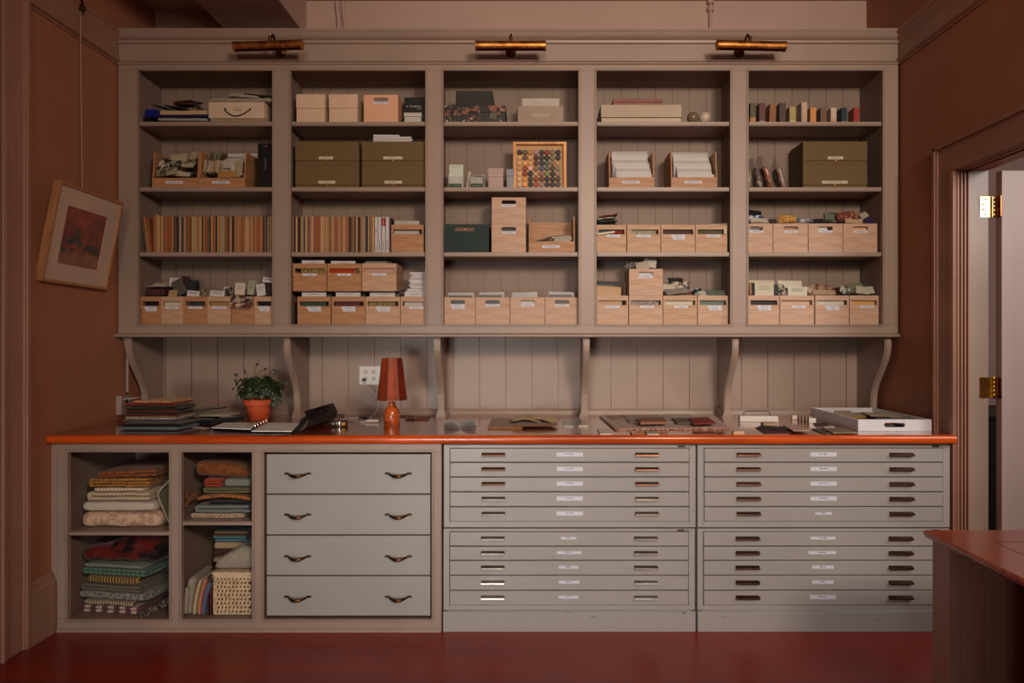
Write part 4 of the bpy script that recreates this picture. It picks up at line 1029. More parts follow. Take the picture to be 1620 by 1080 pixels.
D = [[(34,20,24),(92,70,52),(170,116,60),(150,120,116),(38,16,18),(132,36,28),(112,102,78),(34,14,16)],
     [(198,158,104),(100,72,46),(202,146,96),(66,16,16),(20,26,28),(18,30,28),(118,96,70),(14,10,12)],
     [(202,160,110),(214,156,84),(204,148,92),(84,42,36),(26,30,40),(60,84,60),(124,96,76),None],
     [(180,142,104),(144,58,28),(220,166,148),(124,94,72),(66,76,100),(70,90,68),(74,44,24),(124,110,92)],
     [(206,166,120),(130,50,20),(20,28,22),None,(128,92,88),(110,124,76),(24,16,14),(134,114,98)],
     [(206,172,130),(204,138,60),(46,50,34),(126,52,24),(92,40,36),(10,14,34),(14,12,16),(60,46,36)],
     [(200,166,136),(222,150,74),(30,34,24),(150,60,40),(140,110,108),(44,20,24),(34,28,26),(72,54,46)]]
def cname(c):
    r, g, b = c; l = (r+g+b)/3
    if l < 32: return 'black'
    if l < 60: return 'very dark ' + ('green' if g > r else 'brown')
    if b > r and b > g: return 'slate blue'
    if g >= r and g > b: return 'green'
    if r > 1.9*g: return 'rust red'
    if l > 150: return 'pale ' + ('peach' if b < 120 else 'pink')
    if r > 170: return 'ochre'
    return 'brown'
RW = ['top', 'second', 'third', 'fourth', 'fifth', 'sixth', 'bottom']; CN = ['first', 'second', 'third', 'fourth', 'fifth', 'sixth', 'seventh', 'eighth']
discm = None
Mt = Matrix.Translation(t.location) @ Matrix.Rotation(R(-3), 4, 'X')
for r_ in range(7):
    for c_ in range(8):
        lx = wx(cx[c_], s) - t.location.x; lz = wz(cy[r_], s) - z
        col_ = D[r_][c_]
        if col_ is None:
            p = MB().lathe([(0, .0290), (.014, .0290), (.014, .0296), (0, .0296)], (lx, 0, lz), 20, 'y'); p.build('empty_recess', card((120, 84, 52)), t)
            p = MB().lathe([(0, .0280), (.009, .0280), (.009, .0288), (0, .0288)], (lx, 0, lz), 16, 'y'); p.build('recess_peg', card((206, 172, 130)), t)
            continue
        if discm is None: discm = 1
        o = MB().lathe([(0, -.002), (.0135, -.002), (.0152, 0), (.0152, .008), (0, .008)], (0, 0, 0), 20, 'y').build('colour_disc', card(col_, .55, .08))
        p = Mt @ Vector((lx, .0215, lz)); o.location = p; o.rotation_euler = (R(-3), 0, 0)
        tag(o, f"{cname(col_)} colour disc, {RW[r_]} row, {CN[c_]} from left in the wooden tray", 'sample disc', 'round colour samples in the wooden tray')
# ---- middle bay, top shelf
z = FL[1]
def floralm():
    m, N, L, b = nodes('dark_floral_paper', .5, 0, .4); v = coords(N, L)
    def lay(scale, lo, hi, colr, prev, seed):
        n = N.new('ShaderNodeTexNoise'); n.noise_dimensions = '4D'; n.inputs['W'].default_value = seed; n.inputs['Scale'].default_value = scale; n.inputs['Detail'].default_value = 1
        n.inputs['Distortion'].default_value = 1.2
        L.new(v, n.inputs['Vector']); r = ramp(N, [(lo, (0, 0, 0)), (hi, (255, 255, 255))]); L.new(n.outputs['Fac'], r.inputs['Fac'])
        mx = N.new('ShaderNodeMix'); mx.data_type = 'RGBA'; L.new(r.outputs['Color'], mx.inputs[0])
        if isinstance(prev, tuple): mx.inputs[6].default_value = lin(prev)
        else: L.new(prev, mx.inputs[6])
        mx.inputs[7].default_value = lin(colr); return mx.outputs[2]
    p = lay(14, .57, .60, (120, 66, 52), (26, 22, 18), 1); p = lay(20, .62, .64, (150, 100, 78), p, 4); p = lay(32, .66, .68, (200, 190, 160), p, 8); p = lay(18, .62, .64, (84, 84, 52), p, 12)
    L.new(p, b.inputs['Base Color']); return m
x0, x1 = X0(703), X0(799.5); w = x1-x0; h1 = Z0(167.2)-z
t = thing('storage_box', 'black floral patterned box on the top shelf, middle bay', 'box', ((x0+x1)/2, Y0, z))
MB().box(-w/2, w/2, 0, .2, 0, h1*.62).build('base', floralm(), t, .001)
MB().box(-w/2-.0015, w/2+.0015, -.0015, .2015, h1*.62+.0008, h1).build('lid', bpy.data.materials['dark_floral_paper'], t, .001)
x0, x1 = wx(721.2, 275.5), wx(779.5, 275.5); w = x1-x0; hb = wz(143.7, 275.5)-z-h1
t = thing('storage_box', 'plain black box stacked on the floral patterned box', 'box', ((x0+x1)/2, Y0+.028, z+h1+.0003))
MB().prism([(-w/2, 0), (w/2+.006, 0), (w/2-.001, hb), (-w/2, hb)], 'y', 0, .16).build('body', card((30, 26, 24)), t, .001)
MB().prism([(-.008, hb-.019), (.008, hb-.019), (.010, hb-.011), (-.010, hb-.011)], 'y', -.0006, .0).build('thumb_notch', BLACKS, t)
x0, x1 = X0(819), X0(891.5); w = x1-x0; h2 = Z0(167.8)-z
t = thing('storage_box', 'taupe box with pale lettering under a slim white box, top shelf of middle bay', 'box', ((x0+x1)/2, Y0, z))
MB().box(-w/2, w/2, 0, .19, 0, h2).build('body', card((156, 138, 122)), t, .001)
e = MB().box(w/2+.001, w/2+.0045, .02, .18, 0, h2*.86).box(-w/2-.0045, -w/2-.001, .02, .18, 0, h2*.9); e.build('side_flap', BLACK, t)
lettering('FRAMA', .031, card((190, 174, 158)), t, (0.002, -.0006, h2*.45))
x0, x1 = X0(826.2), X0(884.8); w = x1-x0; h3 = Z0(155)-z-h2-.002
t = thing('storage_box', 'slim white box on top of the taupe box, top shelf of middle bay', 'box', ((x0+x1)/2, Y0+.003, z+h2+.001))
MB().box(-w/2, w/2, 0, .17, 0, h3).build('body', card((184, 176, 168)), t, .001)
lettering('LENE', .022, card((160, 152, 148)), t, (-.018, -.0006, h3*.45))

# ---- second bay, top shelf
def carton(px0, px1, pyt, pys, c, lab, row=1, depth=.19):
    z = FL[row]; x0, x1 = X0(px0), X0(px1); w = x1-x0; h = Z0(pyt)-z; hs = Z0(pys)-z
    t = thing('lidded_box', lab, 'box', ((x0+x1)/2, Y0, z))
    MB().box(-w/2+.0015, w/2-.0015, .0015, depth-.0015, 0, hs).build('base', card(c), t, .001)
    MB().box(-w/2, w/2, 0, depth, hs+.0012, h).build('lid', card(c), t, .001)
    return t
carton(468.5, 514.2, 148.8, 171.2, (206, 176, 150), 'cream lidded box at the left end of the top shelf, second bay')
carton(520, 566, 148.8, 171.2, (206, 176, 150), 'cream lidded box second from left on the top shelf, second bay')
crate('hole', 2, 1, 575.4, 630, 149.8, 'beside the black box', m=paint('peach_card_crate', (214, 164, 132), .6, .02), note='peach', depth=.19)
x0, x1 = X0(635.3), X0(669.5); w = x1-x0; h = Z0(150.2)-FL[1]
t = thing('storage_box', 'tall black box with small white lettering, top shelf of second bay', 'box', ((x0+x1)/2, Y0+.075, FL[1])); h += .012
MB().box(-w/2, w/2, 0, .115, 0, h).build('body', BLACKS, t, .001)
lettering('TrueForm', .0165, card((200, 200, 200)), t, (.004, -.0006, h*.70))
mb = MB(); inkbars(mb, .012, .045, -.0003, h*.70-.014, .005, 4, 0)
mb.build('lettering', card((170, 170, 170)), t)
MB().box(-.047, -.040, -.001, 0, h*.70-.004, h*.70+.004).build('logo', card((170, 170, 170)), t)
lidbox('lidded_box', 'tiny white lidded box in front of the black box, second bay', 638.8, 667, 178, 184.5, (186, 180, 174), .07, Y0, 1, .003)
# ---- olive cloth boxes
def olive(px0, px1, lab, row, bay, z, pyt, pystrip, pyb, lpx0, lpx1, dy_=0, depth=.2):
    x0, x1 = X0(px0), X0(px1); w = x1-x0; zt = Z0(pyt); h = zt - z; hs = Z0(pystrip)-z
    t = thing('archive_box', lab, 'box', ((x0+x1)/2, Y0, z), 0, 'olive cloth archive boxes')
    MB().box(-w/2, w/2, .0015, depth, 0, hs-.0012).build('base', OLIVE, t, .001)
    MB().box(-w/2-.001, w/2+.001, 0, depth+.001, hs, h).build('lid', OLIVE, t, .001)
    a, b = X0(lpx0)-(x0+x1)/2, X0(lpx1)-(x0+x1)/2
    l = MB().box(a, b, -.0016, -.0002, hs+.008, hs+.024); inkbars(l, a+(b-a)*.25, b-(b-a)*.25, -.0016, hs+.016, .005, int(lpx0)); l.build('paper_label', [card((196, 188, 168)), INK], t)
    c = (a+b)/2
    k = MB().lathe([(0, -.010), (.004, -.009), (.005, -.005), (.003, -.002), (.003, .0015)], (c, 0, hs-.004), 12, 'y').box(c-.003, c+.003, -.003, .0015, hs-.004, hs+.008); k.build('clasp', BRASS, t)
    return t, h
for bay, row, pa, pb, l1_, l2_, nm in ((2, 2, 467.3, 567.6, (504.5, 527), (504, 530.5), 'left pair, second bay'), (2, 2, 572.6, 673.2, (606.5, 636.8), (608.5, 636.2), 'right pair, second bay'), (5, 2, 1270.6, 1371.8, (1309.6, 1333.8), (1300, 1341), 'far right bay')):
    z = FL[2]
    t, h = olive(pa, pb, f"lower olive cloth archive box of the {nm}", row, bay, z, 260, 292.6, 294, *l2_)
    olive(pa, pb, f"upper olive cloth archive box of the {nm}", row, bay, z+h+.0008, 223.8, 254.2, 260, *l1_)
z = Z0(223.8)+.001
for k, (a, b, c) in enumerate(((588, 650, (180, 172, 170)), (588, 651, (150, 128, 124)), (588.5, 650, (186, 180, 176)), (588, 630, (176, 170, 166)))):
    book('booklet', f"{['lowest', 'second', 'third', 'topmost short'][k]} thin booklet on the right olive boxes, second bay", 'booklet', card(c), PAPER, ((X0(a)+X0(b))/2, Y0+.10, z+k*.0115), (X0(b)-X0(a), .15, .011), (0, 0, R((0, 1, -1, 2)[k])))
# ---- far left bay, top shelf
z = FL[1]
over('storage_box', 'black box with tiny white print', 'box', BLACKS, 244.8, 0, .040, .17, .044, (0, 0, 0), 1, 1, Y0+.115, z=z+.0005)
over('fabric_bolt', 'royal blue folded cloth on the small black box', 'fabric', cloth((14, 26, 130), (10, 18, 96)), 251, 0, .080, .17, .046, (0, 0, 0), 1, 1, Y0+.115, True, 40, z=z+.047)
for k, (a, b, zz_, c, d) in enumerate(((247, 326, 0, (170, 168, 160), 'lowest pale grey folded cloth'), (247, 327, .0165, (160, 158, 150), 'second pale grey folded cloth'), (251, 330, .035, (30, 34, 90), 'thin navy folded cloth'), (250, 328, .046, (196, 168, 138), 'peach cream folded cloth, thickest'))):
    s_ = S0; slab('folded_cloth', f"{d} left of the white suitcase box, top shelf", 'fabric', cloth(c), ((X0(a)+X0(b))/2, Y0+.10, z+zz_), (X0(b)-X0(a), .17, (.0165, .018, .011, .028)[k]), (0, 0, R((0, 1, 0, -1)[k])), .0025, .008, (16, 8, 2), 50+k)
for k, (px, w_, zz_, c, rot, d) in enumerate(((268, .13, .078, (60, 64, 44), (8, 12, 5), 'dark green tartan swatch'), (283, .12, .088, (70, 40, 34), (6, 10, -6), 'dark red swatch fan'), (297, .12, .104, (92, 60, 42), (8, -2, 8), 'brown striped swatch'), (300, .11, .122, (120, 92, 66), (10, -4, -8), 'tan striped swatch on the brown one'), (319, .08, .106, (60, 66, 48), (6, 20, 6), 'green tartan swatch sloping right'), (321, .06, .090, (150, 112, 76), (6, 24, -4), 'tan and rust swatch sloping right'))):
    over('fabric_swatch', d, 'fabric', cloth(c, sc(c, .45), 'stripe_z' if k else 'weave', 45), px, 0, w_, .13, .010, rot, 1, 1, Y0+.09, True, 60+k, z=z+zz_)
x0, x1 = X0(332.3), X0(420.4); w = x1-x0; h = Z0(163)-z-.022
yc = Y0-.02
t = thing('suitcase_box', 'white suitcase-shaped box with black rope handle, top shelf', 'box', ((x0+x1)/2, yc, z))
MB().box(-w/2, w/2, 0, .16, .022, .022+h).build('body', card((196, 174, 152)), t, .002)
MB().box(-w/2+.008, w/2-.003, .008, .16, .006, .022).box(w/2, w/2+.014, .01, .16, .006, .02+h*.9).build('base_tray', card((150, 130, 106)), t, .001)
f = MB()
for sx in (-1, 1): f.lathe([(0, 0), (.005, 0), (.005, .0065), (0, .0065)], (sx*.125-.0, .012, 0), 12)
f.build('stud_foot', BLACK, t)
xa, xb = wx(356.5, FPX/yc)-t.location.x, wx(395.7, FPX/yc)-t.location.x; zh = .022+h*.55
f = MB().tube([(xa+.001, 0, zh)] + [(xa + (xb-xa)*k/12, -.008, zh - .006 - .034*math.sin(PI*(k/12)**.85)) for k in range(0, 13)] + [(xb, 0, zh)], .0026, 8)
for xx in (xa, xb): f.lathe([(0, -.005), (.005, -.004), (.006, 0), (0, 0)], (xx, 0, zh), 12, 'y')
f.build('rope_handle', BLACK, t)
cx_ = (xa+xb)/2
lettering('F O S T E R', .0085, INK, t, (cx_, -.0006, zh+.008)); lettering('Passage St', .0115, INK, t, (cx_, -.0006, zh-.004))
zc_ = z+.022+h
slab('folded_cloth', 'wide grey folded cloth lying on the white suitcase box', 'fabric', cloth((150, 142, 124), (128, 120, 104)), (X0(382), Y0+.055, zc_+.001), (.36, .14, .026), (0, 0, 0), .003, .012, (20, 8, 2), 70)
slab('folded_cloth', 'pale crumpled cloth topmost over the suitcase box', 'fabric', cloth((168, 160, 142)), (X0(383), Y0+.06, zc_+.026), (.17, .12, .02), (0, R(4), 0), .006, .01, (14, 8, 2), 71)
slab('folded_cloth', 'black folded cloth behind the pale crumpled one', 'fabric', cloth((38, 32, 28)), (X0(405), Y0+.08, zc_+.047), (.17, .10, .013), (0, R(7), R(-5)), .004, .006, (14, 8, 2), 72)
slab('folded_cloth', 'ochre brown cloth at the back above the suitcase box', 'fabric', cloth((140, 90, 46)), (X0(405), Y0+.15, zc_+.001), (.22, .06, .060), (0, 0, 0), .004, .012, (14, 6, 2), 73)
slab('folded_cloth', 'green-grey cloth slumping off the right of the suitcase box', 'fabric', cloth((84, 80, 62), (40, 38, 30), 'blotch', 30), (-1.486, Y0+.075, z+.0), (.024, .13, .085), (0, 0, 0), .004, .012, (6, 8, 6), 74)
slab('fabric_swatch', 'small striped green swatch at the right end over the grey cloth', 'fabric', cloth((96, 100, 80), (30, 34, 26), 'stripe', 60), (X0(425), Y0+.03, zc_+.028), (.07, .08, .016), (0, R(-4), 0), .003, .006, (8, 6, 2), 75)
# ---- far left bay, second shelf: two bins, black box
t, x0, x1, z, hl, ht = bin_(1, 2, 240.5, 313.6, 281.2, 240, 'low-lipped wooden bin at the left of the second shelf, far left bay')
YB2 = Y0+.03
bits = (((176, 168, 150), (40, 34, 30), 'blotch', 262, 262, .07, .09, (75, 14, 0), 'white square-patterned swatch', Y0+.03), ((70, 64, 50), (150, 140, 112), 'blotch', 268, 274, .12, .06, (60, -10, 0), 'speckled olive swatch in front', Y0+.015), ((150, 130, 100), (90, 50, 36), 'stripe_z', 275, 259, .05, .10, (80, 2, 0), 'red-striped cream swatch', Y0+.08),
        ((182, 168, 134), None, 'weave', 285, 258, .10, .10, (80, -3, 0), 'plain cream upright swatch', Y0+.07), ((120, 122, 86), (60, 62, 40), 'blotch', 298, 258, .10, .06, (50, -16, 0), 'green leafy swatch draped', Y0+.055), ((44, 38, 34), (170, 160, 136), 'blotch', 292, 268, .14, .05, (45, 6, 0), 'black and white speckled swatch', Y0+.03), ((186, 180, 160), None, 'weave', 288, 276, .10, .035, (60, 4, 0), 'pale tag-like swatch at the front', Y0+.008), ((170, 150, 118), None, 'weave', 306, 248, .04, .05, (70, 24, 0), 'tan rolled swatch at the back right', Y0+.12), ((100, 92, 70), (50, 44, 34), 'blotch', 299, 266, .045, .07, (70, -24, 0), 'olive brown swatch against the side', Y0+.06))
for k, (c, c2, pt, px, py, w_, h_, rot, d, yy) in enumerate(bits):
    over('fabric_swatch', d + ' in the left bin', 'fabric', cloth(c, c2, pt, 45 if pt != 'weave' else 300), px, py, w_, h_, .012, rot, 1, 2, yy, True, 80+k)
t, x0, x1, z, hl, ht = bin_(1, 2, 314.4, 387.5, 281.2, 240, 'low-lipped wooden bin second on the second shelf, far left bay')
for k in range(7):
    over('fabric_swatch', f"{['first', 'second', 'third', 'fourth', 'fifth', 'sixth', 'seventh'][k]} {'tan' if k % 2 else 'cream'} upright swatch, front left of second bin", 'fabric', cloth((190, 150, 112) if k % 2 else (198, 178, 148)), 327.5+k*3.3, 268, .011, .075, .05, (80, 3+k*.8, 0), 1, 2, Y0+.06, True, 90+k)
for k in range(5):
    over('fabric_swatch', f"{['first', 'second', 'third', 'fourth', 'fifth'][k]} grey-green upright swatch, back of second bin", 'fabric', cloth((130, 124, 96) if k % 2 else (96, 90, 70)), 336+k*4.0, 255, .012, .09, .04, (82, 6, 0), 1, 2, Y0+.13, True, 100+k)
for k, (c, px, py, w_, h_, rot, d, yy) in enumerate((((184, 132, 78), 362, 276, .13, .05, (60, 0, 0), 'ochre swatch low in front', Y0+.02), ((190, 176, 146), 352, 263, .09, .09, (68, 4, 0), 'cream fan-shaped swatch', Y0+.06), ((198, 188, 168), 368, 259, .11, .07, (62, -4, 0), 'white folded swatch', Y0+.075), ((206, 200, 186), 374, 266, .07, .08, (62, -10, 0), 'off-white creased swatch', Y0+.045), ((176, 160, 128), 381, 268, .035, .10, (72, -12, 0), 'tan slip at the right side', Y0+.04), ((70, 62, 48), 350, 251, .08, .03, (60, -22, 0), 'dark olive strap', Y0+.11))):
    over('fabric_swatch', d + ' in the second bin', 'fabric', cloth(c), px, py, w_, h_, .008, rot, 1, 2, yy, True, 110+k)
leaf('booklet', 'white booklet standing at the back behind the second bin', 'booklet', PAPER, X0(348, 267), X0(409, 267), z, Z0(239.5, 267), dy(267.5), .006, 0, 0, None, .06)
leaf('booklet', 'grey card standing in front of the white booklet, second bin', 'booklet', card((150, 144, 134)), X0(350, 268), X0(384, 268), z+.0085, Z0(246, 268), dy(268.6)+.000, .003)
x0, x1 = X0(406.7), X0(431); w = x1-x0; h = Z0(226)-FL[2]
t = thing('storage_box', 'tall black box at the right end of the second shelf, far left bay', 'box', ((x0+x1)/2, Y0+.01, FL[2]))
MB().box(-w/2, w/2, 0, .10, 0, h).build('body', BLACKS, t, .001)
l = MB(); inkbars(l, -.012, .012, -.0002, h-.014, .008, 3, 0)
for q in range(9): l.box(-.003, .003, -.0008, 0, h*.42+q*.0075, h*.42+.0045+q*.0075)
l.build('printed_marks', card((120, 124, 130)), t)

# ---- fourth bay
z = FL[1]
x0, x1 = X0(950.8), X0(1078); w = x1-x0; h = Z0(165.6)-z
t = thing('storage_box', 'long cream white box on the top shelf, fourth bay', 'box', ((x0+x1)/2, Y0, z))
MB().box(-w/2+.003, w/2-.003, .003, .19, 0, h*.30).build('base', card((186, 170, 150)), t, .001)
MB().box(-w/2, w/2, 0, .193, h*.33, h).build('lid', card((176, 160, 142)), t, .001)
x0, x1 = X0(970, 275), X0(1048.4, 275); w = x1-x0; h4 = wz(156, 275)-z-h
t = thing('wooden_box', 'reddish wooden box on top of the long cream box', 'box', ((x0+x1)/2, dy(275), z+h+.0004))
MB().box(-w/2, w/2, 0, .12, 0, h4*.55).build('base', wood('mahogany', (120, 54, 30), (90, 36, 20), .4, (3, 20, 20)), t, .001)
MB().box(-w/2, w/2, 0, .12, h4*.55+.0008, h4).build('lid', MATS['mahogany'], t, .001)
for px, r_, c, d in ((1096.8, .0335, (112, 96, 78), 'grey-brown glossy ball'), (1115.6, .0345, (186, 172, 158), 'white glossy ball')):
    pr_ = [(r_*math.sin(PI*k/16), -r_*math.cos(PI*k/16)) for k in range(17)]
    o = MB().lathe(pr_, (0, 0, 0), 32).build('glass_ball', paint('ball_%d' % px, c, .12, .06, 10)); o.location = (X0(px), Y0+.01, z+r_)
    tag(o, d + ' at the right of the top shelf, fourth bay', 'ball')
for bi, (a, b, ca, cb, tp) in enumerate(((963.3, 1035.6, 971.5, 1030, 239.5), (1061.6, 1134.8, 1069, 1127.5, 241.2))):
    t, x0, x1, z, hl, ht = bin_(4, 2, a, b, 280.3, 239.6, f"low-lipped wooden bin of white catalogues, {['left', 'right'][bi]} one, fourth bay")
    n = 9
    for k in range(n):
        f_ = k/(n-1); y = Y0 + .012 + f_*.13; s_ = FPX/y
        top = 275.5 + (tp - 275.5)*f_
        rr = random.Random(k*3+bi)
        lx, rx_ = wx(ca + rr.uniform(-1.5, 1.5) + (3 if k < 4 else 0), S0-2), wx(cb + rr.uniform(-1.5, 1.5) - (1.5 if k > 5 else 0), S0-2)
        leaf('catalogue', f"white catalogue, {['front', 'second', 'third', 'fourth', 'fifth', 'sixth', 'seventh', 'eighth', 'rearmost'][k]} in the {['left', 'right'][bi]} catalogue bin, fourth bay", 'catalogue', (PAPER, card((190, 186, 188)), card((176, 168, 162)))[k % 3], lx, rx_, z+.0088, wz(top, s_), y, .009, 0, R(rr.uniform(-.6, .6)), f"catalogues in the {['left', 'right'][bi]} bin")
# third shelf slot crates
z = FL[3]
CR = [(943.8, 991), (992, 1045), (1045.6, 1099.8), (1100.4, 1150.8)]
fc = [((54, 60, 66), 'slate grey folder'), ((160, 160, 140), 'mesh patterned grey folder'), ((56, 16, 16), 'dark oxblood folder'), ((74, 66, 34), 'olive folder')]
for i, (a, b) in enumerate(CR):
    crate('slot', 4, 3, a, b, 355.3, ORD[i] + ' from left', m=PINE, labels=2 if i == 2 else 1, loff=(.01, 0, 0, .01)[i])
    x0, x1 = X0(a)+.012, X0(b)-.012
    filler(4, 3, ORD[i], x0 + (.02 if i == 1 else 0), x1-.012, z, z+.150, Y0+.013, cloth(fc[i][0], sc(fc[i][0], .6), 'dots', 200) if i == 1 else card(fc[i][0]), fc[i][1], th=.006)
over('sample_card', 'cream card edge slanting in the slot of the first crate', 'card', CREAM, 958, 369.5, .10, .012, .004, (88, -8, 0), 4, 3, Y0+.0105)
over('sample_card', 'red swatch edge in the slot of the first crate', 'fabric', cloth((140, 44, 36)), 977, 369.5, .06, .014, .003, (88, -6, 0), 4, 3, Y0+.0105)
over('sample_card', 'white slip in the slot of the fourth crate', 'card', PAPER, 1148-3, 366.5, .010, .03, .003, (88, 5, 0), 4, 3, Y0+.0105)
for k, (c, px, zz_, w_, rot, d) in enumerate((((30, 34, 30), 956, .158, .13, (2, 3, 0), 'black swatch pad'), ((70, 74, 60), 955, .169, .13, (2, -2, 3), 'green-black swatch pad'), ((196, 186, 166), 954, .180, .12, (2, -6, -3), 'white swatch pad'), ((140, 56, 46), 959, .197, .11, (2, -9, 0), 'red patterned swatch topmost'))):
    over('fabric_swatch', f"{d} of the pile on the first crate", 'fabric', cloth(c, sc(c, .6), 'blotch', 60), px+2, 0, w_, .12, .010, rot, 4, 3, Y0+.07, True, 120+k, z=z+zz_)
over('sample_card', 'white sheet slightly raised out of the fourth crate', 'card', PAPER, 1133, 355, .10, .10, .003, (3, -3, 0), 4, 3, Y0+.06, z=z+.166)
# bottom shelf
z = FL[4]
CR = [(943.8, 994), (995, 1048.7), (1049.2, 1103), (1103.8, 1152)]
fc = [((176, 146, 112), 'pine-coloured folder filling the slot'), ((90, 60, 56), 'red and white speckled folder'), ((190, 186, 160), 'ivory folder'), ((92, 110, 100), 'grey-green folder')]
for i, (a, b) in enumerate(CR):
    crate('slot', 4, 4, a, b, 467.3, ORD[i] + ' of lower row', m=PINE2 if i != 2 else PINE, labels=2 if i == 3 else 1, note='light pine', loff=(0, .008, .004, .01)[i])
    x0, x1 = X0(a)+.012, X0(b)-.012
    filler(4, 4, ORD[i], x0, x1-(.022 if i == 0 else .008), z, z+.150, Y0+.013, cloth((90, 60, 56), (190, 180, 170), 'blotch', 160) if i == 1 else card(fc[i][0]), fc[i][1], th=.006)
zc2 = z + (Z0(467.3)-z) + .0005
t, _, _, _, hh = crate('hole', 4, 4, 995.2, 1048.8, 425, 'stacked on the lower row', z0=zc2, m=PINE2, note='light pine')
filler(4, 4, 'stacked', X0(1008), X0(1036), zc2, zc2+.135, Y0+.013, PAPER, 'white folder showing in the grip hole')
over('sample_card', 'crumpled white paper rising from the stacked crate', 'paper', card((176, 168, 156)), 1028, 416.5, .10, .07, .006, (78, 9, 0), 4, 4, Y0+.05, True, 130)
over('sample_card', 'pale paper pile in the stacked crate', 'paper', card((166, 156, 140)), 1016, 421, .08, .05, .01, (70, -8, 0), 4, 4, Y0+.03, True, 131)
over('fabric_swatch', 'dark checked swatch hanging left in the stacked crate', 'fabric', cloth((36, 40, 42), (150, 145, 130), 'check', 90), 998, 420.5, .07, .035, .012, (60, -10, 0), 4, 4, Y0+.07, True, 132)
for k, (m, px, py, w_, h_, th, rot, d, yy) in enumerate(((card((184, 150, 112)), 963, 462, .14, .055, .006, (86, 4, 0), 'tan card standing in the first crate', Y0+.03), (BLACKS, 960, 450, .13, .12, .018, (6, 3, 0), 'black folder pile above the tan card', Y0+.08), (card((80, 24, 22)), 987.5, 458, .012, .08, .012, (84, 3, 0), 'dark red upright sample beside the tan card', Y0+.05),
    (card((178, 168, 150)), 1058, 456, .07, .05, .004, (70, 6, 0), 'white tag card at left over the third crate', Y0+.06), (card((110, 60, 34)), 1060, 461.5, .08, .08, .006, (14, 4, 0), 'rust brown leather piece over the third crate', Y0+.06), (cloth((46, 44, 42), (190, 180, 165), 'stripe', 50), 1070, 462, .13, .07, .010, (25, -6, 0), 'black and white striped swatch over the third crate', Y0+.03), (cloth((184, 176, 158), (60, 50, 44), 'blotch', 40), 1077, 452.5, .10, .05, .02, (70, -4, 0), 'white and black printed swatch over the third crate', Y0+.07), (cloth((44, 40, 38)), 1068, 446, .09, .05, .010, (40, 4, 0), 'dark swatch at the back over the third crate', Y0+.12), (card((130, 80, 50)), 1086, 464.5, .09, .05, .005, (16, 2, 0), 'brown card at right over the third crate', Y0+.04),
    (cloth((30, 32, 34), (180, 178, 170), 'blotch', 30), 1102, 463, .06, .04, .01, (60, -12, 0), 'black and white swatch between third and fourth crates', Y0+.03), (card((186, 182, 172)), 1117, 465, .08, .05, .004, (40, 6, 0), 'white slip over the fourth crate', Y0+.03), (cloth((104, 116, 104)), 1132, 465, .11, .05, .008, (40, 3, 0), 'grey-green cloth over the fourth crate', Y0+.04))):
    over('sample_card' if 'card' in d or 'tag' in d or 'slip' in d else 'fabric_swatch', d, 'sample', m, px, py, w_, h_, th, rot, 4, 4, yy, m.name.startswith('cloth'), 140+k)

# ---- far right bay
z = FL[1]
BL = [(1186.8, 1196, 162.8, (70, 62, 36), (170, 124, 84), .035), (1201, 1210.8, 162.8, (82, 32, 18), (196, 160, 128), .014), (1217.5, 1228, 163.8, (134, 80, 34), None, 0), (1233.2, 1243, 162.6, (66, 40, 28), None, 0), (1249, 1258.7, 168.5, (168, 150, 92), (200, 186, 150), .018), (1267.8, 1277, 161.3, (186, 160, 144), None, 0), (1281.8, 1291.3, 170.2, (206, 138, 84), None, 0), (1298, 1307.6, 170.2, (112, 82, 58), (160, 112, 74), .012), (1314.3, 1323.5, 170.2, (200, 178, 158), (200, 154, 112), .02), (1331, 1340.2, 170.2, (18, 44, 56), (196, 150, 110), .012), (1350.3, 1359.8, 170.2, (154, 52, 38), None, 0)]
names = ['olive dark', 'deep red-brown', 'orange-brown', 'dark walnut', 'pale green-cream', 'tall pinkish white', 'light tan', 'taupe', 'cream', 'navy blue', 'brick red']
for k, (a, b, pt, c, bc, bh) in enumerate(BL):
    x0, x1 = X0(a), X0(b); w = x1-x0; h = Z0(pt)-z
    t = thing('finish_block', f"{names[k]} finish sample block in the row on the top shelf, far right bay", 'sample block', ((x0+x1)/2, Y0, z), 0, 'finish sample blocks on the top shelf of the far right bay')
    sh = (.006 if k in (2, 10) else 0)
    MB().prism([(-w/2 - (sh if k == 2 else 0)*.4, bh), (w/2-sh*.3, bh), (w/2, h), (-w/2+sh*.3, h)], 'y', 0, .075).build('stained_body', wood('stain_%d' % k, c, sc(c, .8), .4, (9, 9, 2)), t, .0008)
    if bc: MB().box(-w/2, w/2, 0, .075, 0, bh-.0003).build('bare_end', wood('bare_%d' % k, bc, sc(bc, .9), .5, (9, 9, 2)), t, .0006)
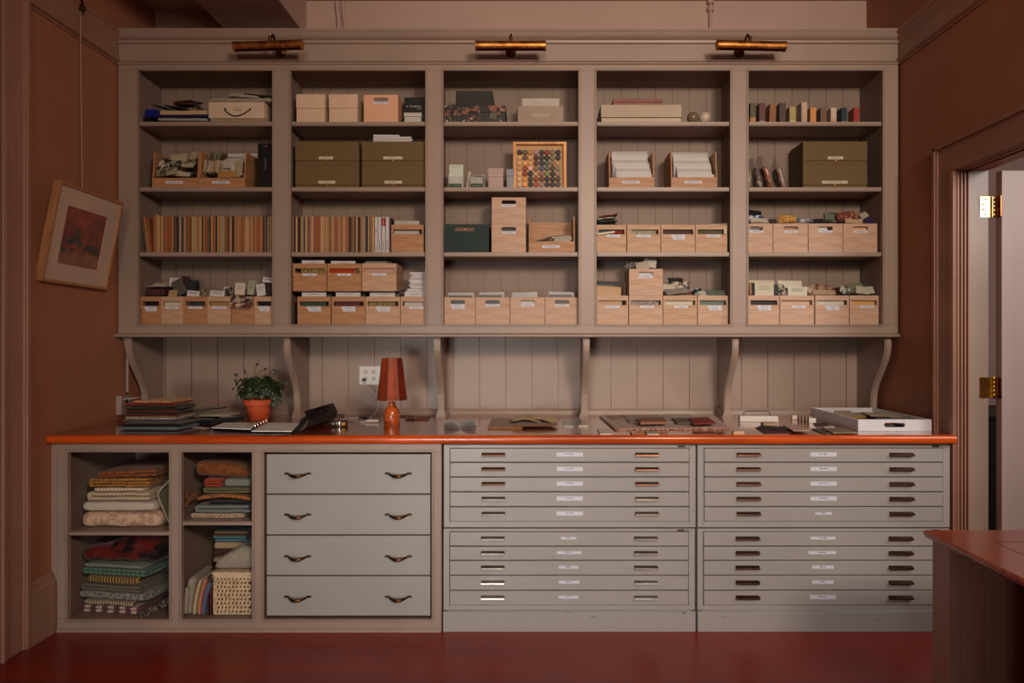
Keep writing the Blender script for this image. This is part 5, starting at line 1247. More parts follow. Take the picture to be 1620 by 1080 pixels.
# clear bags
z = FL[2]
for k, (pb, pt_, w_, c, c2, d) in enumerate(((1190, 1186, .10, (150, 140, 100), (60, 56, 50), 'first clear bag, pale green and black scraps, at the left end'), (1207, 1196, .13, (60, 52, 46), (196, 190, 180), 'second clear bag with black and white scraps'), (1224, 1207, .14, (176, 70, 34), (52, 30, 26), 'third clear bag with orange and dark scraps'), (1245, 1230, .13, (164, 138, 120), (120, 96, 84), 'fourth clear bag with pale pink-brown scraps'))):
    xb_, xt_ = X0(pb), X0(pt_); hh = .175 + .012*(k == 2); tilt = math.atan2(xb_-xt_, hh)
    t = thing('plastic_bag', d + ', far right bay', 'bag', (xb_, Y0+.015, z+.004), 0, 'clear bags of scraps leaning on the second shelf'); t.rotation_euler = (0, -tilt, 0)
    M_ = Matrix.Translation((0, .065, 0)) @ Matrix.Rotation(PI/2, 4, 'Z')
    def fn(p, hh=hh, k=k):
        u = p.z/hh; f = 1 - .85*abs(u*1.05-.35)**1.3; p = p.copy(); p.y *= max(.10, f); p.x *= 1 - .25*max(0, u-.6); p.z += .02*math.sin(p.x*30+k)*u; return p
    MB().soft(.13, .036, hh, 12, 6, 14, .014, .004, 25, k, fn, M_).build('film', clear('bag_film', (150, 130, 120), .30, .15), t)
    m2 = cloth(c, c2, 'blotch', 22 if k else 30)
    MB().soft(.10, .024, hh*.70, 10, 6, 12, .01, .007, 30, 7+k, None, Matrix.Translation((0, 0, .006)) @ M_).build('scraps', m2, t)
# third shelf hole crates
z = FL[3]
for i, (a, b, hx, fd, fcol) in enumerate(((1184.2, 1222.8, 1196.5, 'grey patterned folder', (150, 150, 148)), (1223.2, 1278.2, 1251.5, 'pink patterned folder', (206, 160, 136)), (1278.9, 1333.6, 1306, 'white folder', (200, 198, 196)), (1334, 1388.2, 1361.5, 'yellow-tan folder', (206, 164, 112)))):
    crate('hole', 5, 3, a, b, 353.4, ORD[i] + ' from left', m=PINE2, note='pale pine', hoff=X0(hx)-(X0(a)+X0(b))/2)
    filler(5, 3, ORD[i], X0(a)+.012, X0(b)-(.012 if i in (1, 3) else X0(b)-X0(hx)-.018), z, z+.152, Y0+.013, cloth(fcol, sc(fcol, .75), 'blotch', 80) if i < 2 else card(fcol), fd, th=.006)
T3 = (((24, 26, 30), None, 'weave', 1190, 340, .10, .05, .02, (60, 4, 0), 'black bundled strap', Y0+.08), ((186, 190, 190), (40, 70, 110), 'blotch', 1192, 345.5, .11, .035, .012, (75, 2, 0), 'white ticket-like card with dark bars', Y0+.03), ((120, 90, 74), None, 'weave', 1206, 345, .03, .06, .02, (60, -20, 0), 'brown rope end', Y0+.06), ((190, 184, 170), None, 'weave', 1199, 350, .10, .03, .012, (70, 0, 0), 'off-white cloth edge', Y0+.02),
      ((190, 150, 86), (160, 116, 60), 'blotch', 1243, 349, .11, .055, .02, (60, -4, 0), 'golden felt swatch', Y0+.06), ((206, 164, 104), None, 'weave', 1249, 351.5, .07, .03, .01, (70, 3, 0), 'tan folded felt at the front', Y0+.025), ((70, 62, 54), None, 'weave', 1222, 351, .045, .03, .014, (60, 0, 0), 'dark small pouch', Y0+.04), ((176, 172, 176), (90, 86, 110), 'blotch', 1271, 350.5, .09, .03, .008, (62, 2, 0), 'lilac-white paper scraps', Y0+.03),
      ((36, 34, 36), None, 'weave', 1292, 351, .09, .04, .01, (50, -6, 0), 'black cord bundle', Y0+.04), ((140, 150, 130), (30, 40, 36), 'stripe', 1310, 346, .06, .05, .025, (60, 8, 0), 'green and cream striped braid', Y0+.06), ((30, 66, 72), None, 'weave', 1320, 343.5, .08, .05, .02, (60, 6, 0), 'teal woven braid', Y0+.09), ((112, 58, 48), (160, 130, 104), 'dots', 1335, 345.5, .11, .055, .03, (60, -5, 0), 'dark red knotted braid', Y0+.07), ((150, 110, 84), (90, 60, 46), 'dots', 1352, 344, .10, .055, .03, (60, 4, 0), 'brown knotted braid', Y0+.08), ((170, 165, 150), None, 'weave', 1366, 342.5, .045, .04, .016, (60, -26, 0), 'white rope end', Y0+.06), ((196, 168, 134), None, 'weave', 1349, 351.5, .10, .03, .010, (62, 0, 0), 'cream swatch edge', Y0+.025), ((50, 36, 90), None, 'weave', 1374, 351.5, .05, .03, .014, (60, 4, 0), 'purple and brown trim', Y0+.03))
for k, (c, c2, pt, px, py, w_, h_, th, rot, d, yy) in enumerate(T3):
    over('trim_sample', d + ' over the crates', 'sample', cloth(c, c2, pt, 60 if pt != 'weave' else 300), px, py, w_, h_, th, rot, 5, 3, yy, True, 170+k)
t = thing('wire_ornament', 'tiny brass wire ornament on the golden felt, third shelf', 'ornament', (X0(1245), Y0+.06, Z0(345, 273)))
f = MB()
for k in range(5): f.tube([(0, 0, -.012), (-.008+.004*k, 0, .008), (-.024+.012*k, 0, .020-.002*abs(k-2))], .0011, 5)
f.build('wires', BRASS, t)
# bottom shelf slot crates
z = FL[4]
CR = [(1184.2, 1233), (1233.8, 1288.2), (1289.6, 1343.4), (1344, 1390.4)]
fc = [((16, 14, 16), 'black folder'), ((190, 160, 134), 'peach folder'), ((186, 186, 170), 'ivory folder'), ((196, 150, 84), 'ochre folder')]
for i, (a, b) in enumerate(CR):
    crate('slot', 5, 4, a, b, 467.2, ORD[i] + ' from left', m=PINE2, labels=2 if i in (0, 2) else 1, note='light pine', loff=(0, .01, 0, .015)[i])
    x0, x1 = X0(a)+.012, X0(b)-.012
    filler(5, 4, ORD[i], x0, x1-(.0, .006, .01, .004)[i], z, z+.150, Y0+.013, card(fc[i][0]), fc[i][1], th=.006)
B4 = (('card', (188, 182, 160), None, 1208.5, 458, .11, .075, .006, (86, 1, 0), 'large ivory card with small print in the first crate', Y0+.03, 1), ('card', (20, 18, 18), None, 1190, 458, .03, .075, .02, (84, 0, 0), 'black upright sample at left of the first crate', Y0+.05, 0), ('card', (20, 18, 18), None, 1226, 461, .025, .06, .02, (84, 0, 0), 'black upright sample right of the ivory card', Y0+.05, 0), ('card', (150, 104, 60), None, 1184.8, 459, .012, .07, .05, (84, 0, 0), 'brown edge sample at the far left', Y0+.06, 0), ('card', (186, 176, 152), None, 1205, 450, .15, .05, .004, (80, 0, 0), 'wide ivory sheet behind the first crate', Y0+.12, 0),
      ('card', (192, 184, 164), None, 1249, 450, .14, .045, .006, (80, 1, 0), 'wide ivory sheet behind the second crate', Y0+.12, 0), ('cloth', (60, 54, 44), (170, 164, 146), 1236, 459, .05, .07, .02, (70, -14, 0), 'dark green and white swatch curl in the second crate', Y0+.05, 0), ('card', (190, 186, 168), None, 1261, 461, .11, .055, .006, (84, 2, 0), 'ivory card with small print in the second crate', Y0+.03, 1), ('cloth', (184, 160, 140), (120, 96, 80), 1281, 458, .05, .06, .016, (70, -20, 0), 'pinkish swatch curl in the second crate', Y0+.05, 0),
      ('cloth', (150, 118, 92), (80, 56, 44), 1304, 458.5, .10, .05, .014, (60, 14, 0), 'rose-brown rolled swatch in the third crate', Y0+.05, 0), ('cloth', (176, 150, 124), None, 1303, 464.5, .13, .03, .01, (60, 2, 0), 'pink cloth edge in the third crate', Y0+.02, 0), ('cloth', (62, 30, 26), None, 1328, 461, .06, .05, .014, (60, 0, 0), 'dark maroon cloth in the third crate', Y0+.06, 0), ('cloth', (176, 176, 160), (60, 66, 56), 1336, 461, .06, .05, .014, (64, 22, 0), 'green and white scrap between third and fourth crates', Y0+.04, 0), ('cloth', (120, 124, 104), None, 1352, 457, .10, .06, .02, (60, -6, 0), 'sage green cloth in the fourth crate', Y0+.07, 0), ('cloth', (186, 186, 166), None, 1367, 460, .11, .05, .014, (56, 3, 0), 'ivory folded cloth in the fourth crate', Y0+.045, 0), ('cloth', (70, 80, 66), None, 1370, 456.5, .05, .045, .012, (56, -6, 0), 'dark green cloth at right of the fourth crate', Y0+.08, 0), ('cloth', (192, 186, 166), None, 1363, 466.5, .08, .02, .01, (60, 5, 0), 'small white fold at the front of the fourth crate', Y0+.015, 0))
for k, (kind, c, c2, px, py, w_, h_, th, rot, d, yy, ink) in enumerate(B4):
    over('sample_card' if kind == 'card' else 'fabric_swatch', d, 'sample', card(c) if kind == 'card' else cloth(c, c2, 'blotch' if c2 else 'weave', 40 if c2 else 300), px, py, w_, h_, th, rot, 5, 4, yy, kind == 'cloth', 200+k, ink or None)

# ================================================================ on the counter
def CP(px, py, z=0.0):
    """where a picture point lies on the counter (z above it)"""
    s = (py - VY) / (CZ - ZC - z); return Vector((wx(px, s), FPX / s, ZC + z))
def flat(name, label, cat, mat, pts, h=.003, z=.0006, group=None, ink=False, jag=0):
    """flat thing whose footprint is given by its corners on the counter"""
    P = [CP(px, py, z) for px, py in pts]; c = sum(P, Vector())/len(P)
    if jag:
        rnd = random.Random(int(c.x*999)); Q = []
        for i, p in enumerate(P):
            q = P[(i+1) % len(P)]; n = max(1, int((q-p).length/.012))
            for k in range(n): Q.append(p.lerp(q, k/n) + Vector((rnd.uniform(-jag, jag), rnd.uniform(-jag, jag), 0)))
        P = Q
    o = MB().prism([(p.x-c.x, p.y-c.y) for p in P], 'z', 0, h).build(name, mat, None, min(.0008, h*.3)); o.location = (c.x, c.y, ZC+z)
    return tag(o, label, cat, group)
def pile(px, py, z, w, d, h, mat, name, label, cat='fabric', rot=(0, 0, 0), amp=.002, seed=0, r=.006, group=None):
    p = CP(px, py)
    return slab(name, label, cat, mat, (p.x, p.y + d/2, ZC + z), (w, d, h), [R(v) for v in rot], amp, r, (14, 8, 2), seed, group=group)

# ---- pile of fabric samples at the left end
zz = .0015
LY = [('slate blue folded cloth at the bottom', (96, 112, 118), .34, .018), ('black cloth above the blue fold', (24, 22, 24), .33, .014), ('grey lace-edged cloth', (112, 104, 98), .31, .008), ('white and purple print cloth', (150, 140, 140), .29, .007),
      ('mustard tan cloth', (150, 118, 70), .29, .008), ('burgundy cloth, lower one', (96, 26, 26), .30, .010), ('dark green cloth', (46, 56, 38), .30, .008), ('deep red cloth in the middle', (112, 30, 26), .30, .009),
      ('olive black cloth', (44, 40, 26), .30, .012), ('brown-grey cloth', (64, 54, 38), .30, .009), ('bright red cloth near the top', (134, 34, 24), .29, .011), ('gold-edged brown swatch on top', (150, 106, 64), .23, .011)]
for k, (d, c, w_, h_) in enumerate(LY):
    pile(238 + ((k*13) % 5) - 2 + (4 if k == 11 else 0), 681.5 - (0 if k < 2 else 4), zz, w_*.92, .20, h_*.92, cloth(c, sc(c, 1.5) if k in (3, 11) else None, 'blotch' if k in (3, 11) else 'weave', 120 if k in (3, 11) else 300), 'fabric_sample', f"{d} of the tall sample pile by the left wall", rot=(0, 0, ((k*37) % 11) - 5), seed=300+k, amp=.0022, r=.004, group='fabric samples piled at the left end of the counter')
    zz += h_ + .0012
pile(205, 672, zz+.0, .07, .05, .004, PAPER, 'paper_label', 'small white paper label sticking out at the left of the pile', 'paper', (0, -6, 6), seed=330, amp=.0005, r=.001)
zb2 = .0015
for k, (px, py, w_, d_, h_, c, d) in enumerate(((302, 668, .17, .22, .016, (92, 88, 70), 'grey-green folder, lowest right of the fabric pile'), (303, 667, .16, .20, .014, (110, 104, 84), 'sage folder second right of the fabric pile'), (300, 666.5, .17, .18, .012, (120, 112, 92), 'grey sage folder third right of the fabric pile'), (297, 666, .15, .16, .014, (104, 98, 76), 'khaki folder fourth right of the fabric pile'), (298, 665.5, .15, .15, .008, (132, 120, 96), 'pale sage folder topmost right of the fabric pile'))):
    pile(px+3, py, zb2, w_*.85, d_*.8, h_, cloth(c), 'swatch_folder', d, 'folder', (0, 0, k*3-4), .0015, 340+k, .004); zb2 += h_+.001
zb3 = .0015
for k, (px, py, w_, d_, h_, c, d) in enumerate(((350, 671, .20, .16, .012, (120, 110, 88), 'tan-green sheet, lowest before the plant'), (352, 669.5, .19, .15, .010, (176, 168, 140), 'cream sheaf second before the plant'), (338, 668, .15, .11, .011, (136, 124, 100), 'khaki sheet third before the plant'), (338, 667, .14, .10, .012, (118, 112, 88), 'sage sheet fourth before the plant'), (345, 661, .15, .10, .008, (64, 34, 26), 'small maroon sheet topmost before the plant'))):
    pile(px-16, py, zb3, w_*.9, d_, h_, cloth(c), 'swatch_sheet', d, 'sample', (0, 0, 3-k*2), .0015, 350+k, .003); zb3 += h_+.001
pile(362, 671, .0015, .09, .10, .026, cloth((40, 38, 30)), 'swatch_folder', 'dark green folder leaning beside the terracotta pot', 'folder', (0, -3, -18), .002, 356, .004)

# ---- open ring binder
T = thing('ring_binder', 'open black ring binder of white sample sheets on the counter', 'binder', CP(395, 680, .001)); o_ = Vector(T.location)
def quadblock(pts, z0, z1, jit=0):
    P = [CP(px, py, z0) for px, py in pts]
    m = MB(); A = [m.bm.verts.new((p.x-o_.x, p.y-o_.y, z0)) for p in P]; B = [m.bm.verts.new((p.x-o_.x + jit, p.y-o_.y, z1)) for p in P]
    m.bm.faces.new(A[::-1]); m.bm.faces.new(B); n = len(P)
    for i in range(n): m.bm.faces.new((A[i], A[(i+1) % n], B[(i+1) % n], B[i]))
    return m
quadblock([(338, 679.5), (398, 683.5), (468, 684), (481, 671), (420, 670), (352, 671)], .0008, .004).build('back_cover', BLACKS, T)
def pages(nm, quad, z0, n, th, mats):
    for k in range(n):
        f = k*.5
        q = [(x + (k*7 % 3 - 1)*.5, y) for x, y in quad]
        quadblock(q, z0 + k*th, z0 + (k+1)*th - .0006).build(nm, mats[k % len(mats)], T, .0006)
pages('right_page_block', [(398, 683), (461, 683.5), (474, 670.5), (424, 670)], .0045, 5, .0052, [card((224, 226, 224)), card((186, 190, 188)), card((224, 226, 224)), card((176, 182, 182)), card((224, 226, 224))])
pages('left_page_block', [(334, 677.5), (397, 680), (408, 670), (356, 669.5)], .0045, 4, .0048, [card((186, 190, 192)), card((150, 156, 168)), PAPER, card((224, 226, 224))])
for k in range(5):
    m = MB(); p = CP(398 + k*4.5, 679.5 - k*2.2, .012) - o_
    m.tube([p + Vector((.020*math.cos(a), 0.004*k*0, .014 + .020*math.sin(a) - .004)) for a in [PI*j/8*1.0 for j in range(9)]], .0016, 6)
    m.build('ring', CHROME, T)
# fanned black sheets and lifted cover at the right
m = MB()
for k in range(6):
    a, b, c_, d_ = CP(461+k*2.2, 683-k*.6, .007) - o_, CP(477+k*2.2, 670.5-k*.6, .007) - o_, None, None
    h_ = .026 + k*.002
    m.tube([a, a + Vector((.012, .05, h_*.6)), b + Vector((0, 0, h_))], .0035, 5)
m.build('fanned_sheets', card((44, 46, 48)), T)
P = [CP(461, 683, .003) - o_, CP(479, 668, .003) - o_]
A = [P[0], P[1], P[1] + Vector((.025, 0, .02)), P[0] + Vector((.035, 0, .014))]
m = MB(); prof = [(0, .002), (.03, .003), (.055, .018), (.068, .055), (.045, .10)]
y0_, y1_ = P[0].y + .03, P[1].y - .02
for (xa_, za), (xb_, zb_) in zip(prof[:-1], prof[1:]):
    sk = .055
    v = [m.bm.verts.new(q) for q in ((P[0].x+xa_, y0_ + za*sk*10*.2, za), (P[0].x+xb_, y0_ + zb_*.3, zb_), (P[0].x+xb_+.055, y1_, zb_+.012), (P[0].x+xa_+.055, y1_, za+.012*(za > .01)))]
    w_ = [m.bm.verts.new(Vector(q.co) + Vector((.003, 0, -.002))) for q in v]
    m.bm.faces.new(v); m.bm.faces.new(w_[::-1])
    for i in range(4): m.bm.faces.new((v[i], v[(i+1) % 4], w_[(i+1) % 4], w_[i]))
m.build('lifted_cover', BLACKS, T)
flat('sample_sheet', 'thin white sheet edge left of the ring binder', 'paper', PAPER, [(297, 675.5), (322, 678.5), (332, 677), (306, 674)], .002)
p = CP(316, 674); slab('sample_case', 'small black soft case left of the ring binder', 'case', cloth((20, 20, 22)), (p.x, p.y+.05, ZC+.003), (.115, .09, .030), (0, 0, R(-8)), .003, .012, (10, 8, 3), 361)

# ---- potted ivy
pp = CP(409.5, 663.5); s_ = FPX/pp.y
T = thing('potted_ivy', 'small ivy plant in a terracotta pot on the counter', 'plant', (pp.x, pp.y, ZC))
TC = paint('terracotta', (196, 84, 42), .75, .06, 14)
MB().lathe([(0, 0), (.052, 0), (.055, .003), (.070, .082), (.074, .084), (.083, .086), (.086, .117), (.084, .119), (.078, .118), (.072, .098), (0, .098)], (0, 0, 0), 36).build('pot', TC, T)
MB().lathe([(0, .097), (.03, .101), (.0715, .0985), (.0, .096)], (0, 0, 0), 20).build('soil', card((40, 26, 18)), T)
leafm = paint('ivy_leaf', (34, 50, 24), .4, .25, 30); leafm2 = paint('ivy_leaf_light', (60, 78, 32), .4, .2, 30); stemm = paint('ivy_stem', (84, 52, 34), .6)
rnd = random.Random(12)
LP = [(0, 0), (.26, -.10), (.46, .06), (.30, .26), (.42, .52), (.16, .46), (0, .95), (-.16, .46), (-.42, .52), (-.30, .26), (-.46, .06), (-.26, -.10)]
def ivyleaf(m, p, nrm, up, size):
    nrm = nrm.normalized(); up = (up - nrm*up.dot(nrm)); up = up.normalized() if up.length > 1e-4 else nrm.orthogonal().normalized(); rt = up.cross(nrm)
    c = m.bm.verts.new(p + up*size*.28 + nrm*size*.06)
    vs = [m.bm.verts.new(p + rt*(a*size) + up*(b*size) - nrm*abs(a)*size*.22) for a, b in LP]
    for i in range(len(vs)): m.bm.faces.new((c, vs[i], vs[(i+1) % len(vs)]))
m1, m2, ms = MB(), MB(), MB()
for k in range(430):
    th, ph = rnd.uniform(0, 2*PI), rnd.uniform(-.25, 1.25)
    rr = rnd.uniform(.55, 1)**.6
    d = Vector((math.cos(th)*math.cos(ph), math.sin(th)*math.cos(ph), math.sin(ph)))
    p = Vector((.006, 0, .158)) + Vector((d.x*.128, d.y*.10, d.z*.098))*rr
    if p.z < .095 and Vector((p.x, p.y)).length < .09: p.z = .10
    n = (d + Vector((rnd.uniform(-.6, .6), rnd.uniform(-.8, .2), rnd.uniform(-.2, .7)))).normalized()
    ivyleaf(m2 if rnd.random() < .12 else m1, p, n, Vector((rnd.uniform(-1, 1), rnd.uniform(-1, 1), rnd.uniform(-1, .3))), rnd.uniform(.020, .034))
def sprig(pts, leaves):
    P_ = [Vector(((wx(a, s_) - pp.x), dy_, wz(b, s_) - ZC)) for a, b, dy_ in pts]
    Q = []
    for i in range(len(P_)-1):
        for k in range(4): Q.append(P_[i].lerp(P_[i+1], k/4))
    Q.append(P_[-1])
    for _ in range(2): Q = [Q[0]] + [(Q[i-1]+Q[i]*2+Q[i+1])/4 for i in range(1, len(Q)-1)] + [Q[-1]]
    ms.tube(Q, .0014, 5)
    for i in leaves:
        for q in range(3):
            ivyleaf(m1, Q[min(i, len(Q)-1)], Vector((rnd.uniform(-.4, .4), -1, .3)), Vector((math.cos(q*2.1+.4), 0, math.sin(q*2.1+.4))), rnd.uniform(.010, .016))
sprig([(402, 600, 0), (405, 588, -.02), (407, 578, -.02), (413, 570, -.02), (411, 567.5, -.02)], [9])
sprig([(390, 602, -.03), (384, 598, -.03), (376, 592, -.03)], [8, 7]); sprig([(392, 598, 0), (387, 586, 0)], [3, 4])
sprig([(407, 595, -.02), (413, 587, -.02), (422, 583, -.02)], [8]); sprig([(425, 592, 0), (432, 584, 0), (437, 587, 0)], [5, 8, 7]); sprig([(432, 598, -.02), (436, 588, -.02), (438, 592, -.02)], [8])
sprig([(440, 602, -.03), (448, 611, -.04), (455, 614, -.05), (459, 609, -.05), (457, 602, -.05)], [16, 15, 14])
sprig([(384, 619, -.03), (379, 632, -.05), (382, 640, -.06), (388, 643, -.07)], []); sprig([(378, 612, -.03), (372, 614, -.03)], [4])
for k in range(26):
    p = Vector((wx(rnd.uniform(433, 449), s_) - pp.x, rnd.uniform(-.07, .0), wz(rnd.uniform(622, 638), s_) - ZC)); ivyleaf(m1, p, Vector((.3, -1, .3)), Vector((rnd.uniform(-1, 1), 0, -1)), rnd.uniform(.018, .026))
for k in range(14):
    p = Vector((wx(rnd.uniform(377, 392), s_) - pp.x, rnd.uniform(-.05, .03), wz(rnd.uniform(598, 612), s_) - ZC)); ivyleaf(m1, p, Vector((-.3, -1, .3)), Vector((rnd.uniform(-1, 1), 0, rnd.uniform(-1, 1))), rnd.uniform(.018, .026))
f1 = m1.build('foliage', leafm, T); f1['kind'] = 'stuff'
f2 = m2.build('young_foliage', leafm2, T); f2['kind'] = 'stuff'
ms.build('stems', stemm, T)

# ---- lamp
lp = CP(620, 672)
T = thing('table_lamp', 'small wooden table lamp with a tapered veneer shade', 'lamp', (lp.x, lp.y, ZC))
LW = wood('lamp_teak', (176, 84, 36), (120, 48, 18), .25, (8, 8, 40), .2, .4)
MB().lathe([(0, 0), (.040, 0), (.0425, .004), (.0425, .072), (.040, .077), (.030, .094), (.019, .106), (.019, .112), (.0215, .114), (.0215, .120), (.012, .123), (0, .123)], (0, 0, 0), 36).build('base', LW, T)
MB().lathe([(.009, .122), (.009, .150), (.015, .152), (.015, .18), (0, .18)], (0, 0, 0), 16).build('socket', BRASS, T)
SHM = wood('shade_veneer', (140, 60, 28), (110, 40, 18), .45, (30, 30, 2), .15, 0, .15); SHM2 = wood('shade_veneer_dark', (112, 38, 22), (92, 28, 16), .45, (30, 30, 2), .15, 0, .15)
zb_, zt_ = .137, .360; rb, rt = .080, .053; n = 7
for k in range(n):
    a0, a1 = 2*PI*k/n - PI/2 - .18, 2*PI*(k+1)/n - PI/2 - .18
    pc = []
    m = MB()
    bA, bB = Vector((rb*math.cos(a0), rb*math.sin(a0), zb_)), Vector((rb*math.cos(a1), rb*math.sin(a1), zb_))
    tA, tB = Vector((rt*math.cos(a0), rt*math.sin(a0), zt_)), Vector((rt*math.cos(a1), rt*math.sin(a1), zt_))
    tM = (tA+tB)/2*1.0 + Vector((0, 0, .004)); bM = (bA+bB)/2 - Vector((0, 0, .003))
    out = [bA, bM, bB, tB, tM, tA]; inn = [v*1.0 - Vector((v.x, v.y, 0)).normalized()*.003 for v in out]
    V1 = [m.bm.verts.new(v) for v in out]; V2 = [m.bm.verts.new(v) for v in inn]
    m.bm.faces.new(V1); m.bm.faces.new(V2[::-1])
    for i in range(6): m.bm.faces.new((V1[i], V1[(i+1) % 6], V2[(i+1) % 6], V2[i]))
    m.build('shade_panel', SHM2 if k in (1, 5) else SHM, T)
m = MB()
for k in range(n):
    a0 = 2*PI*k/n - PI/2 - .18
    m.tube([(rb*math.cos(a0)*1.01, rb*math.sin(a0)*1.01, zb_), (rt*math.cos(a0)*1.02, rt*math.sin(a0)*1.02, zt_)], .0018, 5)
    a1 = a0 + 2*PI/n
    for j in range(4):
        for u0, u1, h0, h1 in ((j/4, (j+.5)/4, .004, .022), ((j+.5)/4, (j+1)/4, .022, .004)):
            A_ = Vector((math.cos(a0), math.sin(a0), 0)).lerp(Vector((math.cos(a1), math.sin(a1), 0)), u0)*(rb - h0*.12) ; B_ = Vector((math.cos(a0), math.sin(a0), 0)).lerp(Vector((math.cos(a1), math.sin(a1), 0)), u1)*(rb - h1*.12)
            m.tube([(A_.x*1.01, A_.y*1.01, zb_+h0), (B_.x*1.01, B_.y*1.01, zb_+h1)], .0009, 4)
m.build('lacing', card((70, 26, 14)), T)
MB().tube([(-rt*.9, 0, .345), (rt*.9, 0, .345)], .0018, 6).tube([(0, 0, .17), (0, 0, .345)], .0018, 6).tube([(0, -rt*.9, .345), (0, rt*.88, .345)], .0018, 6).build('shade_carrier', DBRASS, T)
# cords
def smooth(pts, it=4, sub=5):
    Q = []
    for i in range(len(pts)-1):
        for k in range(sub): Q.append(Vector(pts[i]).lerp(Vector(pts[i+1]), k/sub))
    Q.append(Vector(pts[-1]))
    for _ in range(it*2): Q = [Q[0]] + [(Q[i-1]+Q[i]*2+Q[i+1])/4 for i in range(1, len(Q)-1)] + [Q[-1]]
    return Q
WHC = paint('white_cable', (190, 184, 176), .4)
p0 = Vector((wx(577, SW), YW-.022, wz(600.5, SW)))
cz = .005
pts = [p0, p0 + Vector((.004, -.03, -.004)), (wx(583, 256), 4.27, wz(612, 256)), (wx(597, 262), 4.2, wz(627, 262)), (wx(600, 264), 4.16, wz(640, 264)), CP(592, 659.5, cz), CP(576, 661, cz), CP(566, 664, cz), CP(572, 666.5, cz), CP(590, 663, cz), CP(589, 660.5, cz+.004), CP(560, 660, cz), CP(540, 664, cz), CP(521, 668, cz)]
T = thing('power_cable', 'white power cord from the wall outlet down to the counter', 'cord', p0)
MB().tube([v - p0 for v in smooth(pts)], .0028, 8).build('cable', WHC, T)
MB().lathe([(0, -.030), (.006, -.028), (.011, -.018), (.013, -.004), (.013, .001), (0, .001)], (0, .012, 0), 14, 'y').build('plug', card((60, 58, 56)), T)
q = CP(576, 661.5, .006) - p0
MB().soft(.055, .016, .014, 8, 5, 3, .006, 0, M=Matrix.Translation(q + Vector((0, -.004, -.004)))).build('inline_switch', BLACK, T)
q0 = CP(548, 664, cz)
T = thing('charging_cable', 'second white cable with a pale flat plug left of the lamp', 'cord', q0)
MB().tube([v - q0 for v in smooth([q0, CP(556, 665.5, cz), CP(566, 668, cz), CP(580, 667.5, cz)])], .003, 8).build('cable', WHC, T)
q = CP(590, 667.5, .002) - q0
MB().soft(.075, .03, .016, 8, 5, 3, .005, 0, M=Matrix.Translation(q)).build('plug_block', card((196, 186, 172)), T)
flat('power_strip', 'dark slotted strip along the wall behind the cables', 'strip', card((90, 76, 68)), [(503, 659), (545, 659), (545, 657), (503, 657)], .010)
flat('white_card', 'pale card lying beside the lifted binder cover', 'card', card((176, 158, 144)), [(496, 667), (516, 666), (524, 658.5), (504, 658.5)], .004)
p = CP(536, 675.5)
T = thing('tape_measure', 'small chrome and yellow tape measure on the counter', 'tape measure', p)
MB().soft(.078, .045, .034, 10, 6, 4, .010, .0, M=Matrix.Translation((0, .022, 0))).build('case', card((50, 42, 34)), T)
MB().soft(.030, .010, .030, 6, 4, 4, .005, 0, M=Matrix.Translation((-.004, -.002, .002))).build('chrome_front', CHROME, T)
MB().box(.014, .034, -.0035, .004, .008, .026).build('yellow_tape', card((190, 140, 50)), T, .002)
MB().box(-.036, -.022, -.002, .003, .010, .024).build('belt_clip', CHROME, T, .001)
# flat pieces by the lamp and bracket
for k, (pts, c, d) in enumerate((([(632, 660), (646, 660.5), (650, 657.5), (636, 657)], (56, 34, 28), 'black-brown leather chip'), ([(640, 663.5), (656, 664), (658, 660), (645, 659.8)], (104, 40, 30), 'dark red leather chip'), ([(657, 665), (677, 665.5), (682, 658.5), (660, 658.5)], (110, 38, 26), 'larger red-brown leather chip'))):
    flat('leather_sample', d + ' between lamp and bracket', 'leather', card(c, .4), pts, .004, group=None)
# open booklet
p = CP(728, 677); 
T = thing('open_booklet', 'small white booklet lying open on the counter before a bracket', 'booklet', p)
for sx, nm in ((-1, 'left_pages'), (1, 'right_pages')):
    for k in range(4):
        m = MB(); prof = []
        for j in range(8):
            u = j/7; prof.append((sx*u*.082, .002 + .003*k + (.004 + .026*(.25*k + .25))*math.sin(u*PI*.55)*(1 - .35*u)))
        back = [(x, z+.0008) for x, z in prof]
        m.prism(prof + back[::-1], 'y', -.001*k*0 + .0, .115 - .003*k)
        m.bm.transform(Matrix.Shear('XY', 4, (0, 0)))
        for v in m.bm.verts: v.co.x += v.co.y*(-.10)
        m.build(nm, card((196 + 6*k, 196 + 6*k, 198 + 6*k)), T)
for v_ in (0,):
    m = MB().prism([(-.086, 0), (.086, 0), (.086, .0015), (-.086, .0015)], 'y', -.002, .116)
    for v in m.bm.verts: v.co.x += v.co.y*(-.10)
    m.build('cover', card((150, 146, 146)), T)
# brown suede pieces
flat('leather_folder', 'brown suede leather piece folded flat, left half of the pair', 'leather', cloth((150, 106, 66)), [(771.5, 678), (826, 678.5), (832, 664.5), (778, 664)], .010, .0006, jag=.0012)
flat('leather_sheet', 'wide dark brown leather sheet under the tan ones', 'leather', cloth((116, 78, 48)), [(812, 678.5), (878, 677.5), (882, 674.5), (870, 670), (826, 667)], .008, .0006, jag=.001)
p = CP(834, 674); slab('leather_sheet', 'tan suede sheet curling over the dark brown leather', 'leather', cloth((180, 148, 100)), (p.x, p.y+.05, ZC+.011), (.155, .13, .005), (R(6), R(2), R(-6)), .002, .002, (12, 8, 1), 371, lambda q: q + Vector((0, 0, .010*math.cos(q.x*26))))
p = CP(862, 674); slab('leather_sheet', 'pale tan suede flap at the right of the pile', 'leather', cloth((196, 164, 118)), (p.x, p.y+.045, ZC+.013), (.12, .12, .004), (R(3), R(9), R(-16)), .002, .002, (10, 8, 1), 372, lambda q: q + Vector((0, 0, .006*math.cos(q.x*30))))
